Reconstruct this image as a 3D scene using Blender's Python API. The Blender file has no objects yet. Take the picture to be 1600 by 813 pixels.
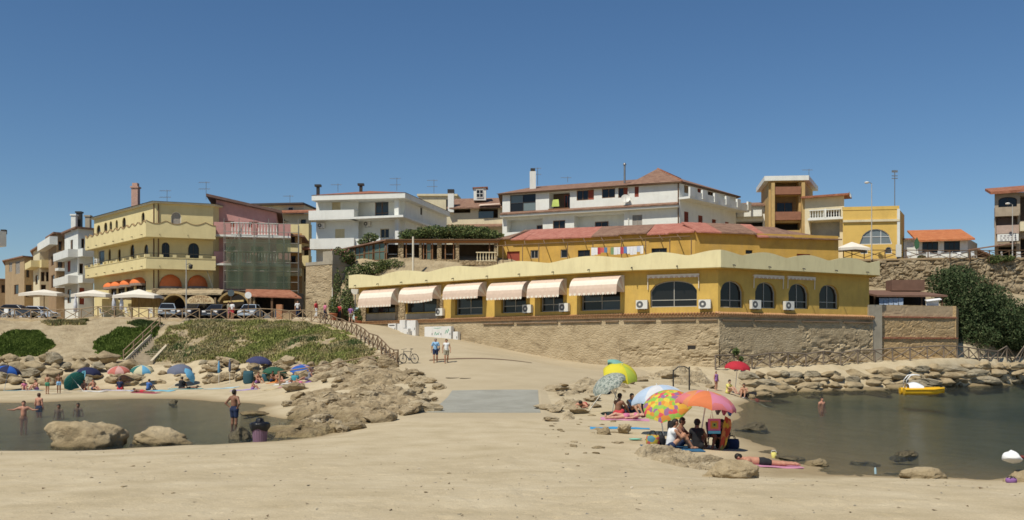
import bpy, bmesh, math, random
import numpy as np
from mathutils import Vector, Matrix, noise as mnoise

random.seed(7)
rng = np.random.default_rng(11)
SC = bpy.context.scene
COL = SC.collection

# ------------------------------------------------------------------ camera, sky, sun, exposure
CAMH, FOC, CX, HY = 3.26, 1500.0, 800.0, 544.0
cam_data = bpy.data.cameras.new('camera')
cam_data.sensor_width = 36.0
cam_data.lens = 36.0 * FOC / 1600.0
cam_data.shift_y = (HY - 406.5) / 1600.0
cam_data.clip_start = 0.1
cam_data.clip_end = 5000
cam = bpy.data.objects.new('camera', cam_data)
cam.location = (0, 0, CAMH)
cam.rotation_euler = (math.radians(90), 0, 0)
COL.objects.link(cam)
SC.camera = cam

SUN_EL = math.radians(56)
SUN_H = Vector((-0.60, -0.80)).normalized()
to_sun = Vector((SUN_H.x * math.cos(SUN_EL), SUN_H.y * math.cos(SUN_EL), math.sin(SUN_EL)))
world = bpy.data.worlds.new('World')
SC.world = world
world.use_nodes = True
wn = world.node_tree.nodes
wl = world.node_tree.links
sky = wn.new('ShaderNodeTexSky')
sky.sky_type = 'NISHITA'
sky.sun_disc = False
sky.sun_elevation = SUN_EL
sky.sun_rotation = math.atan2(SUN_H.x, SUN_H.y)
sky.air_density = 1.0
sky.dust_density = 0.0
sky.ozone_density = 5.0
sky.altitude = 0
bg = wn['Background']
bg.inputs['Strength'].default_value = 0.081
hs = wn.new('ShaderNodeHueSaturation')
hs.inputs['Saturation'].default_value = 1.12
wl.new(sky.outputs['Color'], hs.inputs['Color'])
wl.new(hs.outputs['Color'], bg.inputs['Color'])
sun_data = bpy.data.lights.new('sun', 'SUN')
sun_data.energy = 4.6
sun_data.angle = math.radians(0.5)
sun_data.color = (1.0, 0.945, 0.82)
sun = bpy.data.objects.new('sun', sun_data)
sun.rotation_euler = to_sun.to_track_quat('Z', 'Y').to_euler()
sun.location = (-40, -40, 60)
COL.objects.link(sun)
SC.view_settings.view_transform = 'Standard'
SC.view_settings.look = 'None'
SC.view_settings.exposure = 0.0
SC.view_settings.gamma = 1.0
SC.view_settings.use_curve_mapping = False
SC.cycles.max_bounces = 6
SC.cycles.transparent_max_bounces = 12
SC.cycles.use_denoising = True
SC.cycles.filter_width = 1.6

# ------------------------------------------------------------------ helpers
def PX(px, d):
    return (px - CX) / FOC * d
def P(px, py, d):
    return Vector((PX(px, d), d, CAMH + (HY - py) / FOC * d))
def PG(px, py):                       # pixel on the water level
    d = CAMH * FOC / (py - HY)
    return (PX(px, d), d)

MATS = {}
def mat(name, col, rough=0.85, var=0.14, scale=2.0, bump=0.0, bscale=30.0, spec=0.3, metal=0.0,
        dirt=0.0, dirt_col=(0.12, 0.09, 0.06), dscale=0.6):
    if name in MATS:
        return MATS[name]
    m = bpy.data.materials.new(name)
    m.use_nodes = True
    n = m.node_tree.nodes; l = m.node_tree.links
    b = n['Principled BSDF']
    b.inputs['Roughness'].default_value = rough
    b.inputs['Specular IOR Level'].default_value = spec
    b.inputs['Metallic'].default_value = metal
    geo = n.new('ShaderNodeNewGeometry')
    nz = n.new('ShaderNodeTexNoise'); nz.inputs['Scale'].default_value = scale
    nz.inputs['Detail'].default_value = 6; nz.inputs['Roughness'].default_value = 0.65
    l.new(geo.outputs['Position'], nz.inputs['Vector'])
    mr = n.new('ShaderNodeMapRange')
    mr.inputs[1].default_value = 0.3; mr.inputs[2].default_value = 0.7
    mr.inputs[3].default_value = 1 - var; mr.inputs[4].default_value = 1 + var
    l.new(nz.outputs['Fac'], mr.inputs[0])
    mx = n.new('ShaderNodeMix'); mx.data_type = 'RGBA'; mx.blend_type = 'MULTIPLY'
    mx.inputs[0].default_value = 1.0
    mx.inputs[6].default_value = (*col, 1)
    l.new(mr.outputs[0], mx.inputs[7])
    out = mx.outputs[2]
    if dirt > 0:
        mp = n.new('ShaderNodeMapping'); mp.inputs['Scale'].default_value = (dscale * 2.2, dscale * 2.2, dscale * 0.5)
        l.new(geo.outputs['Position'], mp.inputs['Vector'])
        n2 = n.new('ShaderNodeTexNoise'); n2.inputs['Scale'].default_value = 1.0
        n2.inputs['Detail'].default_value = 8; n2.inputs['Roughness'].default_value = 0.7
        l.new(mp.outputs[0], n2.inputs['Vector'])
        r2 = n.new('ShaderNodeMapRange')
        r2.inputs[1].default_value = 0.48; r2.inputs[2].default_value = 0.75
        r2.inputs[3].default_value = 0.0; r2.inputs[4].default_value = dirt
        l.new(n2.outputs['Fac'], r2.inputs[0])
        m2 = n.new('ShaderNodeMix'); m2.data_type = 'RGBA'
        l.new(r2.outputs[0], m2.inputs[0]); l.new(out, m2.inputs[6])
        m2.inputs[7].default_value = (*dirt_col, 1)
        out = m2.outputs[2]
    l.new(out, b.inputs['Base Color'])
    if bump > 0:
        nb = n.new('ShaderNodeTexNoise'); nb.inputs['Scale'].default_value = bscale
        nb.inputs['Detail'].default_value = 4
        l.new(geo.outputs['Position'], nb.inputs['Vector'])
        bp = n.new('ShaderNodeBump'); bp.inputs['Strength'].default_value = min(1, bump)
        bp.inputs['Distance'].default_value = 0.05
        l.new(nb.outputs['Fac'], bp.inputs['Height'])
        l.new(bp.outputs[0], b.inputs['Normal'])
    MATS[name] = m
    return m

def ramp(n, stops):
    r = n.new('ShaderNodeValToRGB')
    e = r.color_ramp.elements
    while len(e) < len(stops): e.new(0.5)
    for i, (p, c) in enumerate(stops):
        e[i].position = p; e[i].color = (*c, 1)
    return r

def rich(name, stops, scale=1.0, stretch=(1, 1, 1), rough=0.9, bump=0.4, bscale=6.0, bdist=0.08, detail=8,
         vor=0.0, vscale=3.0, fine=0.12, spec=0.2, vstretch=(1, 1, 1), distort=0.0, tide=None):
    """stone, earth and sand: a noise ramp, optional voronoi cracks, fine speckle and bump"""
    if name in MATS: return MATS[name]
    m = bpy.data.materials.new(name); m.use_nodes = True
    n = m.node_tree.nodes; l = m.node_tree.links; b = n['Principled BSDF']
    b.inputs['Roughness'].default_value = rough; b.inputs['Specular IOR Level'].default_value = spec
    geo = n.new('ShaderNodeNewGeometry')
    mp = n.new('ShaderNodeMapping'); mp.inputs['Scale'].default_value = stretch
    l.new(geo.outputs['Position'], mp.inputs['Vector'])
    nz = n.new('ShaderNodeTexNoise'); nz.inputs['Scale'].default_value = scale
    nz.inputs['Detail'].default_value = detail; nz.inputs['Roughness'].default_value = 0.62
    nz.inputs['Distortion'].default_value = distort
    l.new(mp.outputs[0], nz.inputs['Vector'])
    r = ramp(n, stops); l.new(nz.outputs['Fac'], r.inputs[0])
    fz = n.new('ShaderNodeTexNoise'); fz.inputs['Scale'].default_value = 45; fz.inputs['Detail'].default_value = 3
    l.new(geo.outputs['Position'], fz.inputs['Vector'])
    fr = n.new('ShaderNodeMapRange'); fr.inputs[1].default_value = .3; fr.inputs[2].default_value = .7
    fr.inputs[3].default_value = 1 - fine; fr.inputs[4].default_value = 1 + fine
    l.new(fz.outputs['Fac'], fr.inputs[0])
    mx = n.new('ShaderNodeMix'); mx.data_type = 'RGBA'; mx.blend_type = 'MULTIPLY'; mx.inputs[0].default_value = 1
    l.new(r.outputs[0], mx.inputs[6]); l.new(fr.outputs[0], mx.inputs[7])
    out = mx.outputs[2]
    if tide:                              # damp, weed-stained band just above the sea
        z0, z1, tcol, amt = tide
        sx = n.new('ShaderNodeSeparateXYZ'); l.new(geo.outputs['Position'], sx.inputs[0])
        zz = n.new('ShaderNodeMath'); zz.operation = 'MULTIPLY_ADD'; l.new(nz.outputs['Fac'], zz.inputs[0]); zz.inputs[1].default_value = (z1 - z0) * -1.2; l.new(sx.outputs[2], zz.inputs[2])
        tr = n.new('ShaderNodeMapRange'); tr.inputs[1].default_value = z0 - (z1 - z0) * .6; tr.inputs[2].default_value = z1 - (z1 - z0) * .6; tr.inputs[3].default_value = amt; tr.inputs[4].default_value = 0
        l.new(zz.outputs[0], tr.inputs[0])
        tm = n.new('ShaderNodeMix'); tm.data_type = 'RGBA'; tm.blend_type = 'MULTIPLY'; l.new(tr.outputs[0], tm.inputs[0]); l.new(out, tm.inputs[6]); tm.inputs[7].default_value = (*tcol, 1)
        out = tm.outputs[2]
    nb = n.new('ShaderNodeTexNoise'); nb.inputs['Scale'].default_value = bscale; nb.inputs['Detail'].default_value = 7
    nb.inputs['Roughness'].default_value = 0.6
    l.new(mp.outputs[0], nb.inputs['Vector'])
    h = nb.outputs['Fac']
    if vor > 0:
        vm = n.new('ShaderNodeMapping'); vm.inputs['Scale'].default_value = vstretch
        l.new(geo.outputs['Position'], vm.inputs['Vector'])
        v = n.new('ShaderNodeTexVoronoi'); v.feature = 'DISTANCE_TO_EDGE'; v.inputs['Scale'].default_value = vscale
        l.new(vm.outputs[0], v.inputs['Vector'])
        vr = n.new('ShaderNodeMapRange'); vr.inputs[1].default_value = 0.0; vr.inputs[2].default_value = 0.12
        vr.inputs[3].default_value = 0; vr.inputs[4].default_value = 1
        l.new(v.outputs['Distance'], vr.inputs[0])
        ad = n.new('ShaderNodeMath'); ad.operation = 'MULTIPLY_ADD'
        l.new(vr.outputs[0], ad.inputs[0]); ad.inputs[1].default_value = vor; l.new(h, ad.inputs[2])
        h = ad.outputs[0]
    bp = n.new('ShaderNodeBump'); bp.inputs['Strength'].default_value = bump; bp.inputs['Distance'].default_value = bdist
    l.new(h, bp.inputs['Height']); l.new(bp.outputs[0], b.inputs['Normal'])
    l.new(out, b.inputs['Base Color'])
    MATS[name] = m
    return m

def glass(name, col=(0.02, 0.025, 0.03), rough=0.06):
    if name in MATS: return MATS[name]
    m = bpy.data.materials.new(name); m.use_nodes = True
    b = m.node_tree.nodes['Principled BSDF']
    b.inputs['Base Color'].default_value = (*col, 1); b.inputs['Roughness'].default_value = rough
    b.inputs['Specular IOR Level'].default_value = 0.35
    MATS[name] = m
    return m

TOT = {}
def tot(o):
    return TOT.get(o.name, Vector((0, 0, 0))) if o else Vector((0, 0, 0))

def tag(o, label=None, cat=None, group=None, kind=None):
    if label: o['label'] = label
    if cat: o['category'] = cat
    if group: o['group'] = group
    if kind: o['kind'] = kind
    return o

def thing(name, label, cat, loc=(0, 0, 0), group=None):
    o = bpy.data.objects.new(name, None)
    o.empty_display_size = 0.3
    COL.objects.link(o); o.location = loc
    TOT[o.name] = Vector(loc)
    return tag(o, label, cat, group)

class MB:
    def __init__(s):
        s.v = []; s.f = []; s.m = []; s.sm = []
    def add(s, vs, fs, mi=0, smooth=False):
        b = len(s.v)
        s.v.extend([tuple(v) for v in vs])
        for f in fs:
            s.f.append(tuple(i + b for i in f)); s.m.append(mi); s.sm.append(smooth)
        return s
    def box(s, c, size, rot=None, mi=0):
        hx, hy, hz = size[0] / 2, size[1] / 2, size[2] / 2
        vs = [Vector((x, y, z)) for x in (-hx, hx) for y in (-hy, hy) for z in (-hz, hz)]
        if rot is not None: vs = [rot @ v for v in vs]
        c = Vector(c)
        return s.add([v + c for v in vs], [(0, 1, 3, 2), (4, 6, 7, 5), (0, 4, 5, 1), (2, 3, 7, 6), (0, 2, 6, 4), (1, 5, 7, 3)], mi)
    def bar(s, a, b, w, h=None, mi=0, up=(0, 0, 1)):
        a = Vector(a); b = Vector(b); h = h or w
        d = (b - a); L = d.length
        if L < 1e-6: return s
        d /= L
        up = Vector(up)
        if abs(d.dot(up)) > 0.98: up = Vector((1, 0, 0))
        x = d.cross(up).normalized(); z = x.cross(d).normalized()
        R = Matrix((x, d, z)).transposed()
        return s.box((a + b) / 2, (w, L, h), R, mi)
    def fbox(s, fr, s0, s1, o0, o1, z0, z1, mi=0):
        vs = [fr.p(a, o, z) for a in (s0, s1) for o in (o0, o1) for z in (z0, z1)]
        return s.add(vs, [(0, 1, 3, 2), (4, 6, 7, 5), (0, 4, 5, 1), (2, 3, 7, 6), (0, 2, 6, 4), (1, 5, 7, 3)], mi)
    def tube(s, pts, r, seg=7, mi=0, cap=True, smooth=True):
        pts = [Vector(p) for p in pts]
        n = len(pts)
        rs = r if isinstance(r, (list, tuple)) else [r] * n
        rings = []
        for i, p in enumerate(pts):
            t = (pts[min(i + 1, n - 1)] - pts[max(i - 1, 0)])
            t = t.normalized() if t.length > 1e-9 else Vector((0, 0, 1))
            up = Vector((0, 0, 1)) if abs(t.z) < 0.95 else Vector((1, 0, 0))
            x = t.cross(up).normalized(); y = t.cross(x).normalized()
            rings.append([p + (x * math.cos(2 * math.pi * k / seg) + y * math.sin(2 * math.pi * k / seg)) * rs[i] for k in range(seg)])
        vs = [v for rg in rings for v in rg]
        fs = []
        for i in range(n - 1):
            for k in range(seg):
                a = i * seg + k; b = i * seg + (k + 1) % seg
                fs.append((a, a + seg, b + seg, b))
        s.add(vs, fs, mi, smooth)
        if cap:
            s.add(rings[0], [tuple(range(seg))], mi); s.add(rings[-1], [tuple(range(seg))[::-1]], mi)
        return s
    def lathe(s, prof, c=(0, 0, 0), seg=16, mi=0, smooth=True, cap=True):
        c = Vector(c); vs = []; fs = []
        for r, z in prof:
            for k in range(seg):
                a = 2 * math.pi * k / seg
                vs.append(c + Vector((r * math.cos(a), r * math.sin(a), z)))
        n = len(prof)
        for i in range(n - 1):
            for k in range(seg):
                a = i * seg + k; b = i * seg + (k + 1) % seg
                fs.append((a, b, b + seg, a + seg))
        s.add(vs, fs, mi, smooth)
        if cap:
            s.add(vs[:seg], [tuple(range(seg))[::-1]], mi); s.add(vs[-seg:], [tuple(range(seg))], mi)
        return s
    def prism(s, pts, z0, z1, mi=0):          # pts: ccw plan polygon
        n = len(pts)
        vs = [(p[0], p[1], z0) for p in pts] + [(p[0], p[1], z1) for p in pts]
        fs = [tuple(range(n))[::-1], tuple(range(n, 2 * n))]
        fs += [(i, (i + 1) % n, n + (i + 1) % n, n + i) for i in range(n)]
        return s.add(vs, fs, mi)
    def slab(s, quad, t, mi=0):               # a sheet (list of points) with thickness t downwards
        quad = [Vector(q) for q in quad]; n = len(quad)
        vs = quad + [q - Vector((0, 0, t)) for q in quad]
        fs = [tuple(range(n)), tuple(range(n, 2 * n))[::-1]]
        fs += [(i, n + i, n + (i + 1) % n, (i + 1) % n) for i in range(n)]
        return s.add(vs, fs, mi)
    def xform(s, M):
        s.v = [tuple(M @ Vector(v)) for v in s.v]; return s
    def build(s, name, mats, parent=None, kind=None, smooth=None):
        if not isinstance(mats, (list, tuple)): mats = [mats]
        me = bpy.data.meshes.new(name)
        V = np.array(s.v, dtype=np.float64).reshape(-1, 3)
        if parent is None:
            o0 = Vector(((V[:, 0].min() + V[:, 0].max()) / 2, (V[:, 1].min() + V[:, 1].max()) / 2, V[:, 2].min()))
        else:
            o0 = tot(parent)
        V = V - np.array(o0)
        me.from_pydata(V.tolist(), [], s.f)
        for m in mats: me.materials.append(m)
        if len(mats) > 1: me.polygons.foreach_set('material_index', s.m)
        me.polygons.foreach_set('use_smooth', s.sm if smooth is None else [smooth] * len(s.f))
        me.update()
        o = bpy.data.objects.new(name, me)
        COL.objects.link(o)
        if parent is None: o.location = o0
        else: o.parent = parent
        TOT[o.name] = Vector(o0)
        if kind: o['kind'] = kind
        return o

def np_mesh(name, V, Fc, mats, mi=None, parent=None, smooth=False, kind=None, loc=None):
    """big meshes from numpy arrays; Fc is (n,3) or (n,4)"""
    me = bpy.data.meshes.new(name)
    V = np.asarray(V, dtype=np.float32)
    o0 = np.array(tot(parent)) if parent is not None else np.array(loc if loc is not None else (0, 0, 0))
    V = V - o0.astype(np.float32)
    k = Fc.shape[1]
    me.vertices.add(len(V)); me.vertices.foreach_set('co', V.ravel())
    me.loops.add(Fc.size); me.loops.foreach_set('vertex_index', Fc.astype(np.int32).ravel())
    me.polygons.add(len(Fc)); me.polygons.foreach_set('loop_start', np.arange(0, Fc.size, k, dtype=np.int32))
    me.polygons.foreach_set('loop_total', np.full(len(Fc), k, dtype=np.int32))
    for m in (mats if isinstance(mats, (list, tuple)) else [mats]): me.materials.append(m)
    if mi is not None: me.polygons.foreach_set('material_index', np.asarray(mi, dtype=np.int32))
    me.polygons.foreach_set('use_smooth', np.full(len(Fc), smooth, dtype=bool))
    me.update(); me.validate()
    o = bpy.data.objects.new(name, me); COL.objects.link(o)
    if parent is None: o.location = o0
    else: o.parent = parent
    TOT[o.name] = Vector(o0)
    if kind: o['kind'] = kind
    return o

def dup(root, loc=None, rotz=None, scale=None, label=None, group=None):
    r = root.copy(); COL.objects.link(r)
    if loc is not None: r.location = loc
    if rotz is not None: r.rotation_euler = (0, 0, rotz)
    if scale is not None: r.scale = scale if not isinstance(scale, (int, float)) else (scale,) * 3
    if label: r['label'] = label
    if group: r['group'] = group
    for ch in list(root.children):
        c = ch.copy(); COL.objects.link(c); c.parent = r
        for g in ch.children:
            e = g.copy(); COL.objects.link(e); e.parent = c
    return r

# numpy value noise
_lat = np.random.default_rng(5).random((257, 257))
def vnoise(x, y):
    xi = np.floor(x).astype(int); yi = np.floor(y).astype(int)
    fx = x - xi; fy = y - yi
    fx = fx * fx * (3 - 2 * fx); fy = fy * fy * (3 - 2 * fy)
    xi %= 256; yi %= 256
    a = _lat[xi, yi]; b = _lat[xi + 1, yi]; c = _lat[xi, yi + 1]; d = _lat[xi + 1, yi + 1]
    return (a * (1 - fx) + b * fx) * (1 - fy) + (c * (1 - fx) + d * fx) * fy
def fbm(x, y, sc, octv=4, gain=0.5):
    t = 0; a = 1; s = 0
    for o in range(octv):
        t = t + a * (vnoise(x * sc + 17.3 * o, y * sc + 41.7 * o) - 0.5); s += a; a *= gain; sc *= 2.03
    return t / s
def inpoly(x, y, poly):
    r = np.zeros(x.shape, bool); n = len(poly)
    for i in range(n):
        x0, y0 = poly[i]; x1, y1 = poly[(i + 1) % n]
        c = ((y0 > y) != (y1 > y)) & (x < (x1 - x0) * (y - y0) / (y1 - y0 + 1e-12) + x0)
        r ^= c
    return r
# ------------------------------------------------------------------ materials
M_sand = rich('sand', [(0.25, (0.39, 0.315, 0.195)), (0.5, (0.475, 0.39, 0.255)), (0.8, (0.55, 0.465, 0.32))], scale=0.7, rough=0.95,
              bump=0.45, bscale=9.0, bdist=0.05, fine=0.12, spec=0.05, tide=(0.0, 0.14, (0.62, 0.57, 0.50), 1.0))
M_road = rich('ramp_concrete', [(0.3, (0.40, 0.325, 0.21)), (0.6, (0.455, 0.375, 0.25)), (0.85, (0.50, 0.42, 0.29))], scale=0.35, rough=0.95,
              bump=0.2, bscale=9, bdist=0.03, fine=0.08, spec=0.05)
M_slab = rich('grey_concrete', [(0.3, (0.26, 0.25, 0.205)), (0.7, (0.34, 0.33, 0.28))], scale=0.8, rough=0.9, bump=0.15, bscale=14, bdist=0.02, fine=0.1)
M_pave = rich('promenade_paving', [(0.3, (0.33, 0.25, 0.16)), (0.7, (0.44, 0.35, 0.23))], scale=0.6, rough=0.9, bump=0.1, bscale=10, bdist=0.02)
M_earth = rich('bank_earth', [(0.2, (0.20, 0.15, 0.085)), (0.45, (0.35, 0.275, 0.17)), (0.7, (0.44, 0.36, 0.23)), (0.9, (0.50, 0.42, 0.28))], scale=0.9, rough=0.95, bump=0.8, bscale=3.5, bdist=0.25)
M_rock = rich('beach_rock', [(0.22, (0.10, 0.072, 0.042)), (0.40, (0.24, 0.18, 0.105)), (0.56, (0.38, 0.295, 0.18)), (0.82, (0.54, 0.45, 0.30))], scale=1.1,
              stretch=(1, 1, 2.6), rough=0.92, bump=0.9, bscale=5.0, bdist=0.14, fine=0.15, distort=0.4, tide=(0.05, 0.55, (0.55, 0.53, 0.43), 0.9))
M_rockdry = rich('dry_rock', [(0.22, (0.15, 0.11, 0.065)), (0.38, (0.31, 0.24, 0.145)), (0.55, (0.43, 0.345, 0.22)), (0.82, (0.57, 0.48, 0.33))], scale=1.5,
              stretch=(1, 1, 2.6), rough=0.92, bump=1.0, bscale=6.0, bdist=0.14, fine=0.15, distort=0.5)
M_boulder = rich('boulder_rock', [(0.2, (0.15, 0.105, 0.055)), (0.45, (0.33, 0.255, 0.15)), (0.65, (0.42, 0.335, 0.21)), (0.88, (0.52, 0.43, 0.30))], scale=1.1,
              rough=0.92, bump=0.8, bscale=6.0, bdist=0.10, fine=0.12, distort=0.3, tide=(0.0, 0.35, (0.45, 0.43, 0.36), 0.9))
M_boulder2 = rich('grey_boulder_rock', [(0.2, (0.12, 0.095, 0.06)), (0.45, (0.27, 0.225, 0.15)), (0.7, (0.38, 0.33, 0.24)), (0.9, (0.48, 0.43, 0.33))], scale=1.6, stretch=(1, 1, 2.2), rough=.92, bump=.9, bscale=7, bdist=.1, distort=.5, tide=(0.0, 0.4, (0.42, 0.41, 0.34), 0.9))
M_wetrock = rich('weedy_rock', [(0.3, (0.05, 0.04, 0.02)), (0.6, (0.12, 0.095, 0.05)), (0.85, (0.20, 0.16, 0.09))], scale=2.0, rough=0.6, bump=0.8, bscale=7, bdist=0.1, spec=0.4)

# ------------------------------------------------------------------ the lie of the land (control points, thin-plate spline)
FENCE = [(-160, 497, 97.5), (-20, 497, 97), (150, 497.5, 96), (300, 500, 95), (400, 500.5, 94), (470, 502, 92), (500, 506, 89), (530, 515, 85),
         (560, 528, 80), (590, 546, 74), (622, 571, 67.5)]
FENCE_R = [(1118, 576, 71), (1200, 573, 74), (1290, 569.5, 77), (1358, 566, 79.3), (1470, 560, 82.3), (1505, 559.5, 84), (1600, 558, 92), (1720, 557, 97)]
REST = [(561, 97.8), (755, 85.5), (971, 76.3), (1122, 73.2), (1358, 81.0)]      # restaurant corners (px, distance)
REST_XY = [(PX(a, d), d) for a, d in REST]

ctrl = []
def C(px, py, d): ctrl.append(tuple(P(px, py, d)))
def X(x, y, z): ctrl.append((x, y, z))
def S(px, py): g = PG(px, py); ctrl.append((g[0], g[1], 0.0))
for x in (-40, -15, 0, 15, 40): X(x, -6, 1.8)
for x in (-20, 0, 20): X(x, 4, 1.55)
for x in (-14, -5, 0, 5, 14): X(x, 12, 1.10)
for x in (-14, -6, 0, 6): X(x, 19, 0.66)
X(11, 18, 0.55); X(-26, 20, 0.5); X(20, 17, 0.5)
for q in ((-300, 712), (-100, 709), (0, 706), (150, 704), (250, 698), (400, 691)): S(*q)
for x, y in ((-17, 27.5), (-11, 27.2), (-5, 29)): X(x, y, 0.28)
for x, y in ((-24, 34), (-18, 34), (-12, 35), (-9, 38)): X(x, y, -0.45)
for x, y, z in ((-15, 44, -0.9), (-21, 50, -0.8), (-26, 40, -1.3), (-36, 46, -1.3), (-11, 43, -0.7), (-32, 56, -0.4), (-50, 45, -1.3), (-50, 30, -1.5), (-65, 40, -1.5)): X(x, y, z)
for q in ((-150, 632), (0, 630), (100, 627), (200, 623), (330, 627), (400, 638), (435, 655)): S(*q)
for q in ((-150, 612, 66), (0, 611, 67), (100, 610, 68), (250, 608, 70), (400, 602, 69), (465, 602, 64)): C(*q)
for q in ((-150, 602, 77), (0, 602, 77), (100, 602, 77), (200, 600, 77), (330, 597, 76), (430, 592, 72)): C(*q)
for q in ((-150, 566, 83), (0, 566, 83), (100, 569, 82), (200, 570, 82), (350, 565, 80), (450, 568, 76), (550, 577, 70)): C(*q)
for q in ((0, 532, 89), (100, 531, 89), (200, 535, 88.5), (350, 530, 87), (450, 526, 86), (535, 545, 77.5), (500, 530, 82)): C(*q)
for q in FENCE: C(*q)
for x in (-75, -60, -45, -30, -24): X(x, 100, 6.25); X(x, 112, 6.3)
C(490, 497, 97.5); C(560, 509, 95.5); X(-18, 106, 6.2); X(-10, 100, 5.6)
C(640, 524, 92.3); C(760, 541, 84.4); C(860, 561, 80); C(985, 574, 75.3)
for q in ((690, 568, 67), (775, 648, 42), (700, 648, 42), (845, 648, 42), (775, 611, 52), (702, 612, 52), (843, 611, 52), (775, 590, 59), (760, 555, 72),
          (900, 577, 72), (700, 530, 86), (600, 510, 93), (580, 520, 86), (660, 545, 76), (800, 570, 66), (900, 590, 62)): C(*q)
for q in ((700, 690, 30.5), (600, 678, 33.5), (850, 690, 30), (500, 686, 33.5), (960, 700, 28.5)): C(*q)
for q in ((700, 622, 50), (610, 640, 44), (560, 602, 58), (480, 622, 57), (640, 592, 60), (520, 655, 42), (590, 665, 37.5), (450, 672, 38.3), (520, 590, 62)): C(*q)
for q in ((850, 652, 41), (900, 670, 36), (880, 612, 53), (960, 602, 58), (1000, 642, 44), (1060, 703, 29), (1000, 703, 28.8), (950, 722, 25), (1060, 585, 69), (1000, 585, 68),
          (1100, 606, 62.5), (1128, 632, 53), (1125, 680, 34.5), (1200, 740, 24.4), (1100, 745, 22), (1250, 760, 20.8), (1120, 708, 28.6)): C(*q)
for q in ((1150, 684), (1152, 655), (1155, 632), (1200, 722), (1290, 731), (1400, 746), (1520, 752), (1610, 746), (1800, 746)): S(*q)
C(1450, 749, 22.5); C(1575, 757, 20.5); C(1700, 757, 20.5)
for x, y, z in ((12, 31, -0.35), (14, 40, -0.6), (20, 40, -1.4), (30, 50, -1.8), (25, 60, -1.0), (40, 70, -1.3), (42, 45, -2.2), (19, 62, -0.5), (65, 60, -2.6), (65, 35, -2.4), (20, 28, -1.0), (35, 28, -1.8)): X(x, y, z)
for q in ((1162, 622), (1200, 613.5), (1300, 611), (1420, 608), (1600, 598), (1780, 595)): S(*q)
for q in FENCE_R: C(*q); p = P(*q); X(p.x, p.y + 2.2, p.z + 0.05)
for q in ((1200, 592, 71.8), (1300, 589, 74.5), (1420, 585, 77.5), (1600, 579, 90)): C(*q)
X(10, 84, 2.3); X(20, 84, 2.2); X(0, 92, 3.8)
C(1530, 530, 93); C(1570, 500, 99); C(1600, 475, 104); C(1480, 470, 104); C(1700, 500, 103); X(30, 100, 7.5); X(15, 104, 7.5); X(60, 110, 9.5); X(75, 110, 9.5)
ctrl = np.array(ctrl)

def _U(r2): return np.where(r2 > 1e-12, r2 * np.log(r2 + 1e-12), 0)
_c = ctrl[:, :2] / 30.0
N_TPS = len(_c)
K_ = _U(((_c[:, None] - _c[None]) ** 2).sum(-1)) + np.eye(N_TPS) * 0.0035
Pm = np.hstack([np.ones((N_TPS, 1)), _c])
A_ = np.block([[K_, Pm], [Pm.T, np.zeros((3, 3))]])
W_ = np.linalg.solve(A_, np.concatenate([ctrl[:, 2], np.zeros(3)]))
def hbase(x, y):
    x = np.asarray(x, float); y = np.asarray(y, float)
    sh = x.shape; q = np.stack([x.ravel(), y.ravel()], 1) / 30.0
    out = np.empty(len(q))
    for i in range(0, len(q), 20000):
        b = q[i:i + 20000]
        r2 = ((b[:, None] - _c[None]) ** 2).sum(-1)
        out[i:i + 20000] = _U(r2) @ W_[:N_TPS] + W_[N_TPS] + b @ W_[N_TPS + 1:]
    return out.reshape(sh)
_RF = [tuple(P(*q)) for q in FENCE_R]
_RS = [PG(1162, 622), PG(1200, 613.5), PG(1300, 611), PG(1420, 608), PG(1600, 598), PG(1780, 595)]
def rshore(x):
    return np.interp(x, [q[0] for q in _RS], [q[1] for q in _RS])
def rfence(x):
    return np.interp(x, [q[0] for q in _RF], [q[1] for q in _RF]), np.interp(x, [q[0] for q in _RF], [q[2] for q in _RF])
_htps = hbase
def hbase(x, y):
    x = np.asarray(x, float); y = np.asarray(y, float); z = _htps(x, y)
    yf, zf = rfence(x); ys = rshore(x); s = yf - y
    cap = zf - np.clip(s - .5, 0, None) * (zf / np.maximum(1.2, yf - ys - .5)); cap = np.maximum(cap, -.9)
    zz = np.where(s > 0, np.minimum(z, cap), np.where(s > -3.2, zf, z))
    w = np.clip((x - 14.5) / 3.0, 0, 1) * np.clip((26 - s) / 5, 0, 1)
    return z * (1 - w) + zz * w
def poly_pd(pts): return [(PX(a, d), d) for a, d in pts]
ROCK_L = poly_pd([(400, 34.3), (500, 34.6), (560, 36.6), (620, 39.5), (662, 42.5), (690, 47), (702, 51.5), (690, 55.5), (655, 61), (625, 66.2), (560, 69), (500, 66), (462, 60), (440, 52), (425, 42)])
ROCK_R = poly_pd([(852, 43), (848, 53), (880, 57.5), (950, 62), (1000, 68), (1050, 72), (1112, 71.5), (1125, 66), (1100, 62.5), (1020, 58), (960, 51), (925, 43), (905, 36), (862, 37)])
ROCK_F = poly_pd([(978, 27.6), (1010, 28.1), (1060, 28.2), (1115, 27.6), (1170, 26.2), (1186, 25), (1150, 24.2), (1085, 24.2), (1020, 25.6), (985, 26.8)])
fxy = [(PX(a, d), d) for a, b, d in FENCE]
BANK = fxy + poly_pd([(560, 69.4), (500, 73), (450, 76.5), (350, 80.3), (200, 82.2), (100, 82.2), (0, 83.2), (-160, 83.2)])
PROM = fxy[:-4] + [(-14, 96), (-14, 116), (-78, 116), (-78, 97.5)]
HILLR = [(50.7, 96), (39, 88.5), (33, 83), (30, 83), (24, 112), (76, 112), (76, 97)]
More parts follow.
